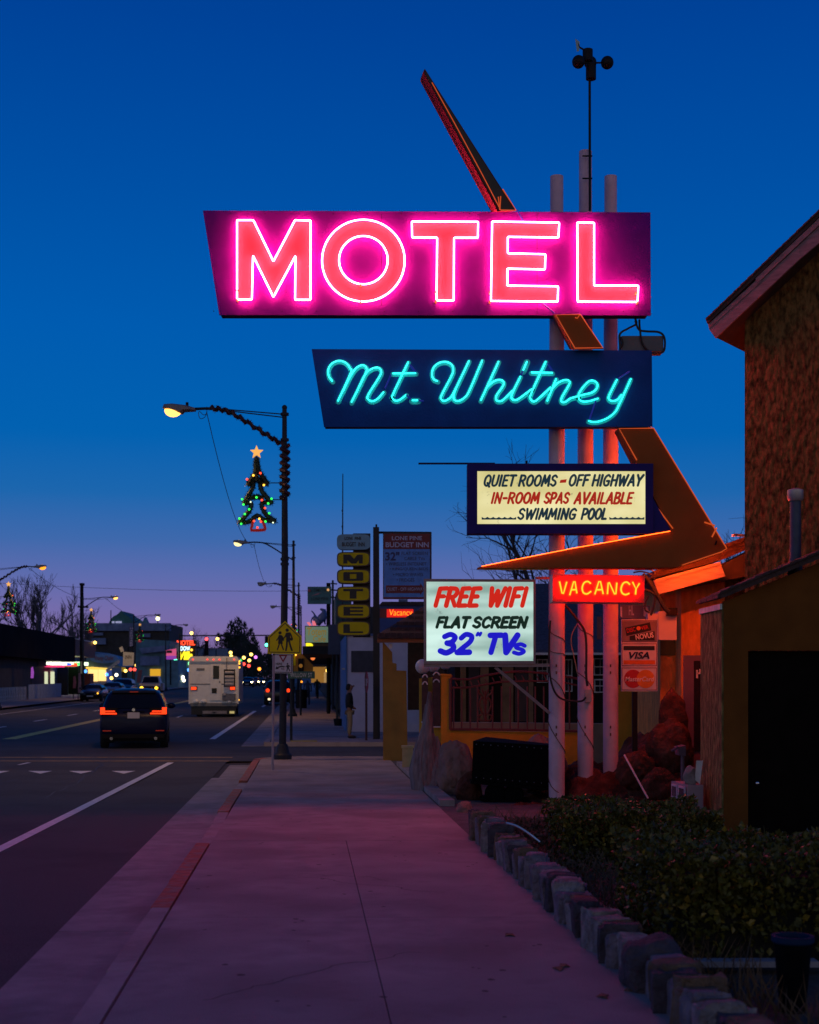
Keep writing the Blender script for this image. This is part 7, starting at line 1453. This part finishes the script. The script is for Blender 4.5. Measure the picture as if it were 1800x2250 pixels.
bare_tree(W(1275, 1545, 54), 10.3, .9, 5, 'bare spreading tree behind the sign poles and box sign', 6, None, 5, .24, (-.06, 0), .14)
bare_tree(W(1640, 1560, 44), 7.4, .9, 8, 'bare tree whose twig tips show beside the tower wall', 5, None, 4, .16, (-.15, 0))
TG = 'bare trees across the road'
bare_tree(Vector((-50.5, 168, 1)), 11.8, .72, 21, 'bare tree at the left edge behind the hanging decoration', 6, TG, 5, .4, (.05, 0), .5, 4, .024, FBARK)
bare_tree(Vector((-45.0, 172, 1)), 13.4, .62, 22, 'tallest bare tree across the road with a dense crown', 6, TG, 6, .5, (0, 0), .6, 4, .024, FBARK)
bare_tree(Vector((-40.5, 166, 1)), 10, .75, 23, 'smaller bare tree left of the tall utility pole', 6, TG, 5, .35, (0, 0), .5, 4, .024, FBARK)
bare_tree(Vector((-46, 285, 1.3)), 13.5, .8, 24, 'far bare tree right of the green domed roof', 5, TG, 5, .3, (.1, 0), .4)
bare_tree(Vector((-44, 330, 1.3)), 12, .8, 25, 'far low bare tree above the distant neon sign', 5, TG, 5, .3)
bare_tree(Vector((-66, 215, 1.3)), 12, .7, 26, 'bare tree filling the gap behind the first two', 5, TG, 5, .4)
EVG = M('evergreen_leaf', (.018, .03, .02), .8, .4, 3)
def evergreen(base, H, w, seed, lab):
    rnd = random.Random(seed); t = thing('evergreen_tree', lab, 'tree', tuple(base), 'dark trees at the end of the road'); b_ = Vector(base)
    MB().tube([b_, b_+Vector((0, 0, H*.8))], [.3, .08], 7).build('trunk', BARK, t); mb = MB()
    sp_ = [(rnd.uniform(-w*.5, w*.5), rnd.uniform(-w*.5, w*.5), rnd.uniform(.72, 1.05)*H) for _ in range(9)]
    for i in range(2600):
        sx, sy_, sz = rnd.choice(sp_); u = rnd.random()**.7; z = H*.12+(sz-H*.12)*u; rr = (w*.42*(1-u**2.2)+.25)*rnd.random()**.5; a = rnd.uniform(0, 6.28)
        c = b_+Vector((sx*(.4+.6*u)+rr*math.cos(a), sy_*(.4+.6*u)+rr*math.sin(a), z)); s = rnd.uniform(.2, .5); d = Vector((rnd.gauss(0, .5), rnd.gauss(0, .5), 1)).normalized(); e = d.orthogonal().normalized()*.35
        mb.add([c-e*s, c+e*s, c+d*s*1.8], [(0, 1, 2)])
    o = mb.build('crown', EVG, t); o['kind'] = 'stuff'
evergreen(W(505, 1507, 300)-Vector((0, 0, .2)), 14.2, 7.5, 41, 'dark evergreen with upright spikes at the end of the road'); evergreen(W(535, 1507, 310)-Vector((0, 0, .2)), 12.5, 6.5, 42, 'lower dark evergreen right of the spiky one'); evergreen(W(565, 1507, 330)-Vector((0, 0, .2)), 9, 7, 43, 'low dark evergreen left of the green traffic light'); evergreen(W(440, 1507, 360)-Vector((0, 0, .2)), 11, 9, 44, 'broad dark tree behind the distant neon sign'); evergreen(W(610, 1507, 340)-Vector((0, 0, .2)), 8, 7, 45, 'dark tree half hidden by the crossing signs')
evergreen(W(400, 1507, 340)-Vector((0, 0, .2)), 10, 8, 46, 'dark tree left of the camper roof'); evergreen(W(330, 1507, 330)-Vector((0, 0, .2)), 11, 9, 47, 'dark tree behind the teal shops')

# only the big signs are sampled as light sources; the many small lamps just glow
for m_ in bpy.data.materials:
    if m_.name not in ('pink_neon', 'turquoise_neon', 'amber_neon', 'amber_neon_rear', 'rear_arrow_neon', 'red_orange_neon', 'cream_lit_panel', 'greenish_lit_panel', 'warm_lit_window', 'pale_lit_window', 'tail_lamp'): m_.cycles.emission_sampling = 'NONE'
